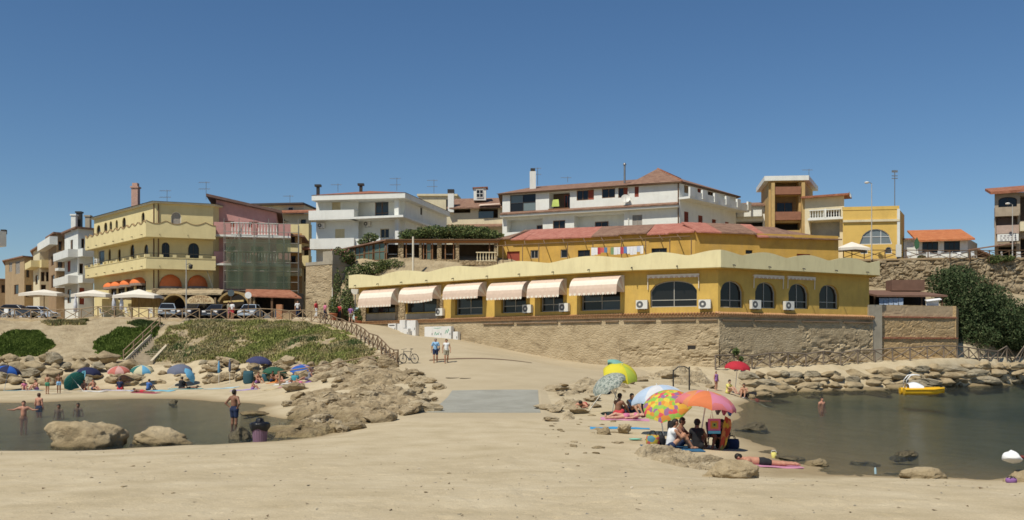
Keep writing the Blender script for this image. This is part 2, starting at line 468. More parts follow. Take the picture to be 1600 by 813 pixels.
def hground(x, y):
    x = np.asarray(x, float); y = np.asarray(y, float)
    z = hbase(x, y); z = np.where(z < -.25, -.25 + (z + .25) * .75, z)
    nearf = np.clip((40 - y) / 20, 0, 1)
    z = z + fbm(x, y, 0.45, 4) * 0.10 + fbm(x + 90, y, 1.6, 3) * 0.055 * nearf
    bk = inpoly(x, y, BANK)
    z = z + np.where(bk, fbm(x + 31, y + 7, 0.5, 5) * 0.9, 0) * 0.6
    return z
def gz(x, y): return float(hground(np.array([x]), np.array([y]))[0])
def G(px, d, dz=0.0):
    x = PX(px, d); return Vector((x, d, gz(x, d) + dz))

gs = 0.3
gx = np.arange(-76, 78 + gs, gs); gy = np.arange(-4, 114 + gs, gs)
GXX, GYY = np.meshgrid(gx, gy, indexing='ij')
GZ = hground(GXX, GYY)
nx, ny = GXX.shape
cxm = GXX[:-1, :-1] + gs / 2; cym = GYY[:-1, :-1] + gs / 2
jx = cxm + fbm(cxm, cym, 0.8, 3) * 1.6; jy = cym + fbm(cxm + 50, cym, 0.8, 3) * 1.6
cls = np.zeros(cxm.shape, int)
cls[inpoly(jx, jy, HILLR)] = 4
cls[inpoly(cxm, cym, PROM)] = 2
cls[inpoly(cxm, cym, BANK)] = 1
def sub_mesh(name, mask, m):
    ii, jj = np.nonzero(mask)
    idx = np.stack([ii * ny + jj, (ii + 1) * ny + jj, (ii + 1) * ny + jj + 1, ii * ny + jj + 1], 1)
    used, inv = np.unique(idx, return_inverse=True)
    V = np.stack([GXX.ravel()[used], GYY.ravel()[used], GZ.ravel()[used]], 1)
    return np_mesh(name, V, inv.reshape(idx.shape), m, smooth=True, kind='structure')
NEAR = (np.abs(cxm) < 12.9) & (cym > 8.0) & (cym < 26.0)
sub_mesh('beach', (cls == 0) & ~NEAR, M_sand)
def near_sand():
    ii, jj = np.nonzero(NEAR); x0, x1 = GXX[ii.min(), 0], GXX[ii.max() + 1, 0]; y0, y1 = GYY[0, jj.min()], GYY[0, jj.max() + 1]
    nx_ = int(round((x1 - x0) / .075)); ny_ = int(round((y1 - y0) / .075))
    x = np.linspace(x0, x1, nx_ + 1); y = np.linspace(y0, y1, ny_ + 1); XX, YY = np.meshgrid(x, y, indexing='ij')
    # bilinear from the coarse grid, then footprints and small lumps
    fx = (XX - gx[0]) / gs; fy = (YY - gy[0]) / gs; i = np.clip(np.floor(fx + 1e-9).astype(int), 0, nx - 2); j = np.clip(np.floor(fy + 1e-9).astype(int), 0, ny - 2); fx -= i; fy -= j
    Z = (GZ[i, j] * (1 - fx) + GZ[i + 1, j] * fx) * (1 - fy) + (GZ[i, j + 1] * (1 - fx) + GZ[i + 1, j + 1] * fx) * fy
    D = fbm(XX, YY, 3.5, 3) * .022 + fbm(XX + 9, YY, 9, 2) * .011
    r = np.random.default_rng(9)
    for k in range(1500):
        if k % 9 == 0: px_, py_, an = r.uniform(x0, x1), r.uniform(y0, y1), r.uniform(0, 6.28)
        px_ += math.cos(an) * .62; py_ += math.sin(an) * .62; an += r.normal(0, .12); sd = .1 if k % 2 else -.1
        cx_, cy_ = px_ - math.sin(an) * sd, py_ + math.cos(an) * sd
        a = int((cx_ - x0) / .075); b = int((cy_ - y0) / .075); w = 5
        sl = (slice(max(0, a - w), a + w + 1), slice(max(0, b - w), b + w + 1))
        if a < 1 or b < 1 or a > nx_ - 1 or b > ny_ - 1: continue
        u = (XX[sl] - cx_) * math.cos(an) + (YY[sl] - cy_) * math.sin(an); v = -(XX[sl] - cx_) * math.sin(an) + (YY[sl] - cy_) * math.cos(an)
        q = (u / .15) ** 2 + (v / .075) ** 2; D[sl] += r.uniform(.5, 1.1) * (-.026 * np.exp(-q) + .010 * np.exp(-(np.sqrt(q) - 1.5) ** 2 * 3))
    edge = np.minimum(np.minimum(XX - x0, x1 - XX), np.minimum(YY - y0, y1 - YY)); Z += D * np.clip(edge / .6, 0, 1)
    q = (np.arange(nx_)[:, None] * (ny_ + 1) + np.arange(ny_)[None]).ravel()
    return np_mesh('foreground_sand', np.stack([XX.ravel(), YY.ravel(), Z.ravel()], 1), np.stack([q, q + ny_ + 1, q + ny_ + 2, q + 1], 1), M_sand, smooth=True, kind='structure')
near_sand()
sub_mesh('bank', (cls == 1), M_earth)
sub_mesh('promenade', (cls == 2), M_pave)
sub_mesh('hillside', (cls == 4), M_earth)

# rock shelves: finer, stepped and cracked
def rock_shelf(poly, gs, amp, seed, seat=0.1, fw=1.6, m=None):
    px_ = [p[0] for p in poly]; py_ = [p[1] for p in poly]
    x = np.arange(min(px_) - 1.2, max(px_) + 1.2, gs); y = np.arange(min(py_) - 1.2, max(py_) + 1.2, gs)
    XX, YY = np.meshgrid(x, y, indexing='ij')
    # distance-based edge fade
    dm = np.full(XX.shape, 1e9)
    n = len(poly)
    for i in range(n):
        a = np.array(poly[i]); b = np.array(poly[(i + 1) % n]); ab = b - a
        t = np.clip(((XX - a[0]) * ab[0] + (YY - a[1]) * ab[1]) / (ab @ ab), 0, 1)
        dm = np.minimum(dm, np.hypot(XX - a[0] - t * ab[0], YY - a[1] - t * ab[1]))
    ins = inpoly(XX, YY, poly)
    sd = np.where(ins, dm, -dm)
    fade = np.clip((sd + 0.3 * fw) / fw, 0, 1); fade = fade * fade * (3 - 2 * fade)
    wx = XX + fbm(XX + seed, YY, 0.35, 3) * 2.5; wy = YY + fbm(XX, YY + seed, 0.35, 3) * 2.5
    n1 = fbm(wx * 0.75, wy * 1.3, 0.33, 3)
    steps = (n1 * 1.6 + 0.6) * 5
    st = (np.floor(steps) + np.clip((steps - np.floor(steps)) * 3.2 - 1.1, 0, 1)) / 5
    crack = np.abs(fbm(wx + 5, wy * 1.5 + 9, 0.42, 3)); crack = np.clip(crack * 11, 0, 1)
    z = hground(XX, YY) - 0.06 - (1 - fade) * 0.5 + fade * (amp * (st - 0.5) + 0.2 * amp * fbm(XX, YY, 1.5, 5) * 2 - (1 - crack) * 0.45 * amp + seat)
    z = z + fade * amp * (.30 * fbm(XX + 3, YY, 4.2, 4) - .22 * np.clip(.09 - np.abs(fbm(XX * 1.3 + 20, YY * 2 + 4, 1.6, 3)), 0, 1) * 8)
    mk = sd > -0.9
    c = mk[:-1, :-1] & mk[1:, :-1] & mk[:-1, 1:] & mk[1:, 1:]
    ii, jj = np.nonzero(c); nyy = XX.shape[1]
    idx = np.stack([ii * nyy + jj, (ii + 1) * nyy + jj, (ii + 1) * nyy + jj + 1, ii * nyy + jj + 1], 1)
    used, inv = np.unique(idx, return_inverse=True)
    V = np.stack([XX.ravel()[used], YY.ravel()[used], z.ravel()[used]], 1)
    return np_mesh('rock_shelf', V, inv.reshape(idx.shape), m or M_rock, smooth=False, kind='structure')
rock_shelf(ROCK_L, 0.13, 0.8, 3, 0.02)
rock_shelf(ROCK_R, 0.11, 0.75, 40, 0.05, m=M_rockdry)
rock_shelf(ROCK_F, 0.05, 0.50, 77, 0.28, 0.7, M_rockdry)
# far ground / sea floor out to the horizon
b = MB(); b.add([(-1500, -300, -3.2), (1500, -300, -3.2), (1500, 3000, -3.2), (-1500, 3000, -3.2)], [(0, 1, 2, 3)])
b.build('ground', M_earth, kind='structure')

# water: a body with absorbing depth
mw = bpy.data.materials.new('sea_water'); mw.use_nodes = True
n = mw.node_tree.nodes; l = mw.node_tree.links
n.remove(n['Principled BSDF'])
geo = n.new('ShaderNodeNewGeometry')
mp = n.new('ShaderNodeMapping'); mp.inputs['Scale'].default_value = (1.0, 1.7, 1)
l.new(geo.outputs['Position'], mp.inputs['Vector'])
w1 = n.new('ShaderNodeTexNoise'); w1.inputs['Scale'].default_value = 2.6; w1.inputs['Detail'].default_value = 5; w1.inputs['Roughness'].default_value = .6
l.new(mp.outputs[0], w1.inputs['Vector'])
bp = n.new('ShaderNodeBump'); bp.inputs['Strength'].default_value = 1.0; bp.inputs['Distance'].default_value = 0.22
l.new(w1.outputs['Fac'], bp.inputs['Height'])
gl = n.new('ShaderNodeBsdfGlossy'); gl.inputs['Roughness'].default_value = 0.07; gl.inputs['Color'].default_value = (0.9, 0.95, 1, 1)
l.new(bp.outputs[0], gl.inputs['Normal'])
tr = n.new('ShaderNodeBsdfTransparent'); tr.inputs['Color'].default_value = (0.90, 0.92, 0.86, 1)
df = n.new('ShaderNodeBsdfDiffuse'); df.inputs['Color'].default_value = (0.03, 0.06, 0.06, 1)
m1 = n.new('ShaderNodeMixShader'); m1.inputs[0].default_value = 0.14
l.new(tr.outputs[0], m1.inputs[1]); l.new(df.outputs[0], m1.inputs[2])
fr = n.new('ShaderNodeFresnel'); fr.inputs['IOR'].default_value = 1.33
l.new(bp.outputs[0], fr.inputs['Normal'])
m2 = n.new('ShaderNodeMixShader'); l.new(fr.outputs[0], m2.inputs[0]); l.new(m1.outputs[0], m2.inputs[1]); l.new(gl.outputs[0], m2.inputs[2])
l.new(m2.outputs[0], n['Material Output'].inputs['Surface'])
va = n.new('ShaderNodeVolumeAbsorption'); va.inputs['Color'].default_value = (0.20, 0.44, 0.46, 1); va.inputs['Density'].default_value = 0.085
l.new(va.outputs[0], n['Material Output'].inputs['Volume'])
b = MB(); b.prism([(-400, 22), (400, 16), (400, 300), (-400, 300)], -3.0, 0.0)
b.build('water', mw, kind='structure')

# the ramp road and its grey concrete slab
ROADROWS = [(36, 600, 880), (40, 640, 858), (42, 660, 849), (46, 684, 846), (52, 703, 844), (55, 692, 850), (58, 670, 885), (62, 650, 945), (66, 634, 1000), (70, 616, 1003), (74, 597, 985), (78, 577, 955),
            (82, 556, 880), (86, 533, 775), (90, 508, 690), (94, 480, 635), (97, 420, 590)]
def road_lr(d):
    ds = [r[0] for r in ROADROWS]
    return np.interp(d, ds, [r[1] for r in ROADROWS]), np.interp(d, ds, [r[2] for r in ROADROWS])
def road_sheet(name, d0, d1, step, dz, m, nc=26, inset=0.0):
    ds = np.arange(d0, d1 + 1e-6, step)
    V = []; F_ = []
    XX = []; YY = []
    for d in ds:
        a, c = road_lr(d); xs = np.linspace(PX(a, d) + inset, PX(c, d) - inset, nc)
        XX.append(xs); YY.append(np.full(nc, d))
    XX = np.array(XX); YY = np.array(YY)
    Z = hbase(XX, YY) + 0.055 + dz
    top = np.stack([XX.ravel(), YY.ravel(), Z.ravel()], 1)
    idx = []
    for i in range(len(ds) - 1):
        for j in range(nc - 1):
            a = i * nc + j; idx.append((a, a + 1, a + nc + 1, a + nc))
    # skirt so that the edge is a real step
    nt = len(top)
    ring = [j for j in range(nc)] + [i * nc + nc - 1 for i in range(1, len(ds))] + [(len(ds) - 1) * nc + j for j in range(nc - 2, -1, -1)] + [i * nc for i in range(len(ds) - 2, 0, -1)]
    sk = top[ring].copy()
    if inset: sk[:, 2] -= 0.35
    else:                                   # a soft sandy shoulder
        q = np.array(ring); sk[:, 0] += np.where(q % nc == 0, -.9, np.where(q % nc == nc - 1, .9, 0)); sk[:, 1] += np.where(q < nc, -.9, 0); sk[:, 2] = hground(sk[:, 0], sk[:, 1]) - .06
    V = np.vstack([top, sk])
    for k in range(len(ring)):
        k2 = (k + 1) % len(ring)
        idx.append((ring[k], nt + k, nt + k2, ring[k2]))
    return np_mesh(name, V, np.array(idx), m, smooth=False, kind='structure')
road_sheet('road', 39.5, 97, 0.75, 0.0, M_road)
road_sheet('concrete_slab', 42.2, 52.0, 0.7, 0.012, M_slab, inset=0.12)
def rz(x, y): return float(hbase(np.array([x]), np.array([y]))[0]) + 0.055
# ------------------------------------------------------------------ building helpers
class Fr:
    """a vertical plane from A to B (plan), outward normal to the right of travel"""
    def __init__(s, A, B):
        s.A = Vector((A[0], A[1])); s.B = Vector((B[0], B[1]))
        d = s.B - s.A; s.L = d.length; s.u = d / s.L
        s.n = Vector((s.u.y, -s.u.x))
    def p(s, a, o, z):
        q = s.A + s.u * a + s.n * o
        return Vector((q.x, q.y, z))
    def s(s, px):
        t = (px - CX) / FOC
        return (t * s.A.y - s.A.x) / (s.u.x - t * s.u.y)
    def d(s, px):
        return (s.A + s.u * s.s(px)).y
    def z(s, px, py):
        return CAMH + (HY - py) / FOC * s.d(px)
    def off(s, o):
        n = s.n * o
        return Fr((s.A.x + n.x, s.A.y + n.y), (s.B.x + n.x, s.B.y + n.y))

def arch_top(x, a, b, d, rise):
    if rise <= 0: return d
    c = (a + b) / 2; w = (b - a) / 2
    t = max(0.0, 1 - ((x - c) / w) ** 2)
    return d - rise + rise * math.sqrt(t)

def wall_face(mb, fr, s0, s1, z0, z1, holes, depth=0.22, mi=0, back=None):
    xs = sorted({s0, s1, *[h[0] for h in holes], *[h[1] for h in holes]})
    zs = sorted({z0, z1, *[h[2] for h in holes], *[h[3] for h in holes]})
    xs = [x for x in xs if s0 - 1e-6 <= x <= s1 + 1e-6]; zs = [z for z in zs if z0 - 1e-6 <= z <= z1 + 1e-6]
    for i in range(len(xs) - 1):
        j = 0
        while j < len(zs) - 1:
            mx = (xs[i] + xs[i + 1]) / 2
            def hole_at(k):
                mz = (zs[k] + zs[k + 1]) / 2
                return any(h[0] < mx < h[1] and h[2] < mz < h[3] for h in holes)
            if hole_at(j): j += 1; continue
            k = j
            while k + 1 < len(zs) - 1 and not hole_at(k + 1): k += 1
            mb.add([fr.p(xs[i], 0, zs[j]), fr.p(xs[i + 1], 0, zs[j]), fr.p(xs[i + 1], 0, zs[k + 1]), fr.p(xs[i], 0, zs[k + 1])], [(0, 1, 2, 3)], mi)
            j = k + 1
    for h in holes:
        a, b, c, d, rise = h[:5]
        dp = h[5] if len(h) > 5 else depth
        N = 10 if rise > 0 else 1
        xx = [a + (b - a) * k / N for k in range(N + 1)]
        tops = [arch_top(x, a, b, d, rise) for x in xx]
        if rise > 0:
            for k in range(N):
                mb.add([fr.p(xx[k], 0, tops[k]), fr.p(xx[k + 1], 0, tops[k + 1]), fr.p(xx[k + 1], 0, d), fr.p(xx[k], 0, d)], [(0, 1, 2, 3)], mi)
        loop = [(a, c)] + [(x, t) for x, t in zip(xx, tops)] + [(b, c)]
        for k in range(len(loop)):
            p, q = loop[k], loop[(k + 1) % len(loop)]
            if abs(p[0] - q[0]) + abs(p[1] - q[1]) < 1e-6: continue
            mb.add([fr.p(p[0], 0, p[1]), fr.p(q[0], 0, q[1]), fr.p(q[0], -dp, q[1]), fr.p(p[0], -dp, p[1])], [(0, 1, 2, 3)], mi)

WF = mat('white_frame', (0.72, 0.70, 0.66), rough=0.5, var=0.05)
DF = mat('dark_frame', (0.05, 0.035, 0.025), rough=0.5)
BF = mat('brown_frame', (0.22, 0.11, 0.05), rough=0.6)
GF = mat('green_frame', (0.07, 0.13, 0.10), rough=0.6)
GL = glass('window_glass', (0.014, 0.014, 0.014), 0.1)
GLB = glass('window_glass_blue', (0.05, 0.065, 0.075), 0.1)
SHW = mat('wood_shutter', (0.33, 0.21, 0.10), rough=0.7)
SHR = mat('red_shutter', (0.28, 0.06, 0.035), rough=0.7)
SHC = mat('cream_shutter', (0.55, 0.46, 0.28), rough=0.7)
SHG = mat('grey_shutter', (0.33, 0.30, 0.26), rough=0.7)
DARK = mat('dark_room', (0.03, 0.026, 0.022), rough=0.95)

def window(fr, T, a, b, c, d, rise=0.0, fm=None, gm=None, nx=2, ny=1, rec=0.12, fw=0.07, name='window'):
    fm = fm or WF; gm = gm or GL
    N = 12 if rise > 0 else 1
    mb = MB()
    def ring(w, o):
        xs = [a + w + (b - a - 2 * w) * k / N for k in range(N + 1)]
        return [(a + w, c + w)] + [(x, arch_top(x, a + w, b - w, d - w, max(0, rise - w * 0.5))) for x in xs] + [(b - w, c + w)]
    r0 = ring(0, 0); r1 = ring(fw, 0); n_ = len(r0)
    vs = [fr.p(x, -rec + 0.05, z) for x, z in r0] + [fr.p(x, -rec + 0.05, z) for x, z in r1] + [fr.p(x, -rec - 0.03, z) for x, z in r1]
    fs = []
    for k in range(n_):
        k2 = (k + 1) % n_
        fs += [(k, k2, n_ + k2, n_ + k), (n_ + k, n_ + k2, 2 * n_ + k2, 2 * n_ + k)]
    mb.add(vs, fs)
    ia, ib, ic = a + fw, b - fw, c + fw
    bx = [ia + (ib - ia) * k / nx for k in range(nx + 1)]
    if isinstance(ny, (list, tuple)): bz = [ic] + [c + (d - c) * t for t in ny] + [d - fw]
    else: bz = [ic + (d - fw - ic) * k / ny for k in range(ny + 1)]
    for x in bx[1:-1]:
        mb.fbox(fr, x - fw * 0.4, x + fw * 0.4, -rec - 0.03, -rec + 0.045, ic, arch_top(x, a, b, d, rise) - fw * 0.5)
    for z in bz[1:-1]:
        mb.fbox(fr, ia, ib, -rec - 0.03, -rec + 0.04, z - fw * 0.4, z + fw * 0.4)
    o = mb.build(name, fm, T)
    for i in range(nx):
        for j in range(len(bz) - 1):
            x0, x1, z0, z1 = bx[i], bx[i + 1], bz[j], bz[j + 1]
            if rise > 0 and j == len(bz) - 2:
                K = 7
                top = [(x1 + (x0 - x1) * k / K) for k in range(K + 1)]
                pts = [(x0, z0), (x1, z0)] + [(x, max(z0 + 0.01, arch_top(x, a + fw, b - fw, d - fw, max(0, rise - fw * 0.5)))) for x in top]
            else:
                pts = [(x0, z0), (x1, z0), (x1, z1), (x0, z1)]
            g = MB()
            vs = [fr.p(x, -rec - 0.01, z) for x, z in pts]; k = len(vs)
            g.add(vs, [tuple(range(k))])
            gmm = gm[(i + j) % len(gm)] if isinstance(gm, (list, tuple)) else gm
            g.build('pane', gmm, o)
    return o

def shutter(fr, T, a, b, c, d, m, rec=0.06, leaves=2):
    """closed slatted shutters"""
    mb = MB()
    for k in range(leaves):
        x0 = a + (b - a) * k / leaves + 0.015; x1 = a + (b - a) * (k + 1) / leaves - 0.015
        mb.fbox(fr, x0, x0 + 0.07, -rec - 0.05, -rec, c, d); mb.fbox(fr, x1 - 0.07, x1, -rec - 0.05, -rec, c, d)
        mb.fbox(fr, x0 + 0.07, x1 - 0.07, -rec - 0.05, -rec, c, c + 0.07); mb.fbox(fr, x0 + 0.07, x1 - 0.07, -rec - 0.05, -rec, d - 0.07, d)
        z = c + 0.09
        while z < d - 0.1:
            vs = [fr.p(x0 + .07, -rec - .045, z), fr.p(x1 - .07, -rec - .045, z), fr.p(x1 - .07, -rec - .008, z - .05 + .09), fr.p(x0 + .07, -rec - .008, z - .05 + .09)]
            vs = [fr.p(x0 + .07, -rec - .01, z), fr.p(x1 - .07, -rec - .01, z), fr.p(x1 - .07, -rec - .045, z + .08), fr.p(x0 + .07, -rec - .045, z + .08)]
            mb.add(vs, [(0, 1, 2, 3)]); z += 0.085
    return mb.build('shutter', m, T)

def facade(fr, T, mb, z0, z1, wins, s0=None, s1=None):
    """wins: (px0, px1, py_top, py_bottom, kind) measured on the face; kinds: w window, a arched, s* shutter, l loggia"""
    holes = []; todo = []
    s0 = 0 if s0 is None else s0; s1 = fr.L if s1 is None else s1
    for w in wins:
        p0, p1, yt, yb, kind = w[:5]; opt = w[5] if len(w) > 5 else {}
        a, b_ = sorted((fr.s(p0), fr.s(p1))); pm = (p0 + p1) / 2
        c, d = fr.z(pm, yb), fr.z(pm, yt)
        a = max(a, s0 + 0.05); b_ = min(b_, s1 - 0.05); c = max(c, z0 + 0.05); d = min(d, z1 - 0.05)
        if b_ - a < 0.15 or d - c < 0.15: continue
        rise = 0
        if kind[0] == 'a': rise = min((b_ - a) / 2, d - c - 0.1) * opt.get('rise', 1.0)
        dp = 1.6 if kind[0] == 'l' else 0.24
        holes.append((a, b_, c, d, rise, dp)); todo.append((a, b_, c, d, rise, kind, opt))
    # drop overlaps
    wall_face(mb, fr, s0, s1, z0, z1, holes)
    for a, b_, c, d, rise, kind, opt in todo:
        if kind[0] in 'wa':
            window(fr, T, a, b_, c, d, rise, opt.get('f'), opt.get('g'), opt.get('nx', 2), opt.get('ny', 1), rec=opt.get('rec', 0.14))
        elif kind[0] == 's':
            m = {'sw': SHW, 'sr': SHR, 'sc': SHC, 'sg': SHG}[kind]
            shutter(fr, T, a, b_, c, d, m)
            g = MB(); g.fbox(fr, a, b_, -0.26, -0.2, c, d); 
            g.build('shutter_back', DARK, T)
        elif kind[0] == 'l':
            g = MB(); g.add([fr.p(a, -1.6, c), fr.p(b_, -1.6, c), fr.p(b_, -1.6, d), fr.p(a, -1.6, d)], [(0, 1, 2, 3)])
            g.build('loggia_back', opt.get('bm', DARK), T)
            f2 = fr.off(-1.58)
            for (u0, u1) in opt.get('doors', []):
                window(f2, T, a + (b_ - a) * u0, a + (b_ - a) * u1, c + 0.05, c + (d - c) * opt.get('dh', 0.85), 0, opt.get('f', BF), opt.get('g', GL), 2, 1, rec=-0.05)

def solid_balcony(fr, T, s0, s1, z0, z1, proj, m, slab=0.18, th=0.12, sides=True, rail=None, top=None, name='balcony'):
    """slab plus closed parapet; top(s) may give a wavy top"""
    mb = MB()
    mb.fbox(fr, s0, s1, 0.0, proj, z0, z0 + slab)
    N = 1 if top is None else max(8, int((s1 - s0) / 0.25))
    for k in range(N):
        a = s0 + (s1 - s0) * k / N; b = s0 + (s1 - s0) * (k + 1) / N
        za = z1 if top is None else top(a); zb = z1 if top is None else top(b)
        vs = [fr.p(a, proj - th, z0 + slab), fr.p(b, proj - th, z0 + slab), fr.p(b, proj + .003, z0 + slab), fr.p(a, proj + .003, z0 + slab),
              fr.p(a, proj - th, za), fr.p(b, proj - th, zb), fr.p(b, proj + .003, zb), fr.p(a, proj + .003, za)]
        fs = [(3, 2, 6, 7), (1, 0, 4, 5), (4, 7, 6, 5)]
        if k == 0: fs.append((0, 3, 7, 4))
        if k == N - 1: fs.append((2, 1, 5, 6))
        mb.add(vs, fs)
    if sides:
        mb.fbox(fr, s0, s0 + th, 0, proj - th, z0 + slab, z1 if top is None else top(s0)); mb.fbox(fr, s1 - th, s1, 0, proj - th, z0 + slab, z1 if top is None else top(s1))
    return mb.build(name, m, T)

def baluster_mesh(h, r=0.07):
    mb = MB()
    mb.lathe([(r * .9, 0), (r * .9, h * .08), (r * .5, h * .14), (r * 1.1, h * .38), (r * .6, h * .62), (r * .45, h * .8), (r * .85, h * .9), (r * .9, h)], seg=8)
    return mb
def balustrade(fr, T, s0, s1, z0, h, o, m, step=0.26):
    mb = MB(); mb.fbox(fr, s0, s1, o - 0.1, o + 0.1, z0 + h - 0.1, z0 + h); mb.build('handrail', m, T)
    mb = MB(); mb.fbox(fr, s0, s1, o - 0.1, o + 0.1, z0, z0 + 0.08); mb.build('base_rail', m, T)
    base = None; n_ = max(1, int((s1 - s0) / step))
    for k in range(n_):
        c = fr.p(s0 + (k + .5) * (s1 - s0) / n_, o, z0 + 0.08)
        if base is None:
            bm_ = baluster_mesh(h - 0.18); bm_.v = [tuple(Vector(v) + tot(T)) for v in bm_.v]
            base = bm_.build('baluster', m, T); q = base
        else:
            q = base.copy(); COL.objects.link(q)
        q.location = c - tot(T)

def ac_unit(fr, s, z, label, w=0.85, h=0.62, o=0.0, face=1):
    c = fr.p(s, o, z)
    T = thing('air_conditioner', label, 'air conditioner', c, 'outdoor air conditioning units')
    mb = MB(); mb.fbox(fr, s - w / 2, s + w / 2, o + 0.06, o + 0.36, z, z + h); mb.build('casing', M_acw, T)
    cc = fr.p(s - w * 0.16, o + 0.365, z + h / 2)
    nrm = Vector((fr.n.x, fr.n.y, 0)); uu = Vector((fr.u.x, fr.u.y, 0))
    g = MB(); R = h * 0.40
    vs = [cc]; N = 16
    for k in range(N): vs.append(cc + (uu * math.cos(2 * math.pi * k / N) + Vector((0, 0, 1)) * math.sin(2 * math.pi * k / N)) * R)
    g.add(vs, [(0, k + 1, (k + 1) % N + 1) for k in range(N)]); g.build('fan_grille', M_fan, T)
    hb = MB(); cb = cc + nrm * 0.004
    vs = [cb]
    for k in range(N): vs.append(cb + (uu * math.cos(2 * math.pi * k / N) + Vector((0, 0, 1)) * math.sin(2 * math.pi * k / N)) * R * 0.35)
    hb.add(vs, [(0, k + 1, (k + 1) % N + 1) for k in range(N)]); hb.build('fan_hub', M_acw, T)
    for q in (s - w * .3, s + w * .3 - .05):
        br = MB(); br.fbox(fr, q, q + .05, o, o + .36, z - .06, z); br.build('bracket', M_metal, T)
    return T
M_acw = mat('ac_white', (0.66, 0.64, 0.58), rough=0.5, var=0.05)
M_fan = mat('ac_fan_dark', (0.11, 0.11, 0.11), rough=0.6)
M_metal = mat('grey_metal', (0.25, 0.25, 0.25), rough=0.45, metal=0.6)
M_dmetal = mat('dark_metal', (0.05, 0.045, 0.04), rough=0.5, metal=0.3)

def tile_mat(name, c1, c2, c3, sc=5.0):
    """fired clay roof: courses too far away to pick apart"""
    if name in MATS: return MATS[name]
    m = rich(name, [(0.25, c1), (0.5, c2), (0.8, c3)], scale=1.6, rough=0.9, bump=0.7, bscale=14, bdist=0.06, vor=0.5, vscale=sc, fine=0.2, vstretch=(1, 0.7, 0.7))
    return m
M_tile = tile_mat('clay_tile', (0.20, 0.075, 0.045), (0.32, 0.13, 0.075), (0.42, 0.21, 0.13))
M_tiled = tile_mat('old_clay_tile', (0.15, 0.085, 0.06), (0.25, 0.145, 0.10), (0.34, 0.22, 0.15))
M_tiler = tile_mat('pink_clay_tile', (0.30, 0.11, 0.08), (0.42, 0.165, 0.12), (0.50, 0.25, 0.19))
M_tileo = tile_mat('orange_clay_tile', (0.38, 0.12, 0.05), (0.48, 0.17, 0.07), (0.55, 0.24, 0.11))
M_white = mat('white_stucco', (0.71, 0.71, 0.66), var=0.05, scale=1.2, dirt=0.28, dirt_col=(0.40, 0.36, 0.30), bump=0.1, bscale=20)
M_cream = mat('cream_stucco', (0.66, 0.555, 0.29), var=0.06, scale=1.0, dirt=0.28, dirt_col=(0.45, 0.33, 0.16), bump=0.1, bscale=20)
M_cream2 = mat('pale_cream_stucco', (0.64, 0.56, 0.38), var=0.06, scale=1.0, dirt=0.35, dirt_col=(0.35, 0.28, 0.18))
M_yel = mat('ochre_stucco', (0.57, 0.375, 0.09), var=0.10, scale=0.9, dirt=0.55, dscale=1.1, dirt_col=(0.38, 0.24, 0.08), bump=0.12, bscale=18)
M_yel2 = mat('old_ochre_stucco', (0.54, 0.33, 0.075), var=0.16, scale=0.7, dirt=0.6, dirt_col=(0.42, 0.27, 0.11), bump=0.25, bscale=9)
M_para = mat('parapet_cream', (0.72, 0.63, 0.36), var=0.05, scale=0.6, dirt=0.42, dscale=1.1, dirt_col=(0.50, 0.41, 0.22))
M_pink = mat('pink_stucco', (0.50, 0.265, 0.24), var=0.08, dirt=0.25, dirt_col=(0.30, 0.12, 0.10))
M_beige = mat('beige_stone_stucco', (0.36, 0.26, 0.15), var=0.12, dirt=0.4, dirt_col=(0.20, 0.14, 0.08))
M_grey = mat('grey_render', (0.34, 0.30, 0.23), var=0.12, scale=1.0, dirt=0.5, dirt_col=(0.22, 0.18, 0.12), bump=0.3, bscale=6)
M_wood = mat('weathered_wood', (0.24, 0.17, 0.10), rough=0.9, var=0.25, scale=4)
M_woodd = mat('dark_wood', (0.13, 0.075, 0.04), rough=0.8, var=0.2, scale=4)
M_stonew = rich('field_stone', [(0.25, (0.17, 0.12, 0.07)), (0.5, (0.34, 0.255, 0.15)), (0.8, (0.48, 0.38, 0.25))], scale=2.2, rough=0.95, bump=0.9, bscale=8, bdist=0.08, vor=1.2, vscale=2.6, fine=0.2)
M_retw = rich('old_masonry', [(0.22, (0.20, 0.145, 0.085)), (0.45, (0.38, 0.295, 0.18)), (0.62, (0.46, 0.365, 0.23)), (0.85, (0.53, 0.43, 0.29))], scale=0.75, stretch=(1, 1, 1.8),
              rough=0.95, bump=0.75, bscale=6, bdist=0.1, vor=0.35, vscale=2.0, fine=0.14, vstretch=(1, 1, 2.2), distort=0.5)

def bpoly(pts):                      # plan footprint from (px, d)
    return [(PX(a, d), d) for a, d in pts]
def body(T, foot, z0, z1, wins, m, cap=True, base=None):
    """a wall part with real openings all round the footprint (ccw); wins: {face: [...]}; returns the frames"""
    mb = MB(); frs = []
    for i in range(len(foot)):
        fr = Fr(foot[i], foot[(i + 1) % len(foot)]); frs.append(fr)
        facade(fr, T, mb, z0, z1, wins.get(i, []))
    if cap:
        k = len(foot)
        mb.add([(p[0], p[1], z1 - 0.02) for p in foot], [tuple(range(k))])
    mb.build('wall', m, T)
    return frs
def grow(foot, o):
    """offset a ccw convex footprint outwards"""
    n_ = len(foot); out = []
    for i in range(n_):
        f0 = Fr(foot[i - 1], foot[i]); f1 = Fr(foot[i], foot[(i + 1) % n_])
        nn = (f0.n + f1.n); k = 1 + f0.n.dot(f1.n)
        q = Vector(foot[i]) + nn / k * o
        out.append((q.x, q.y))
    return out
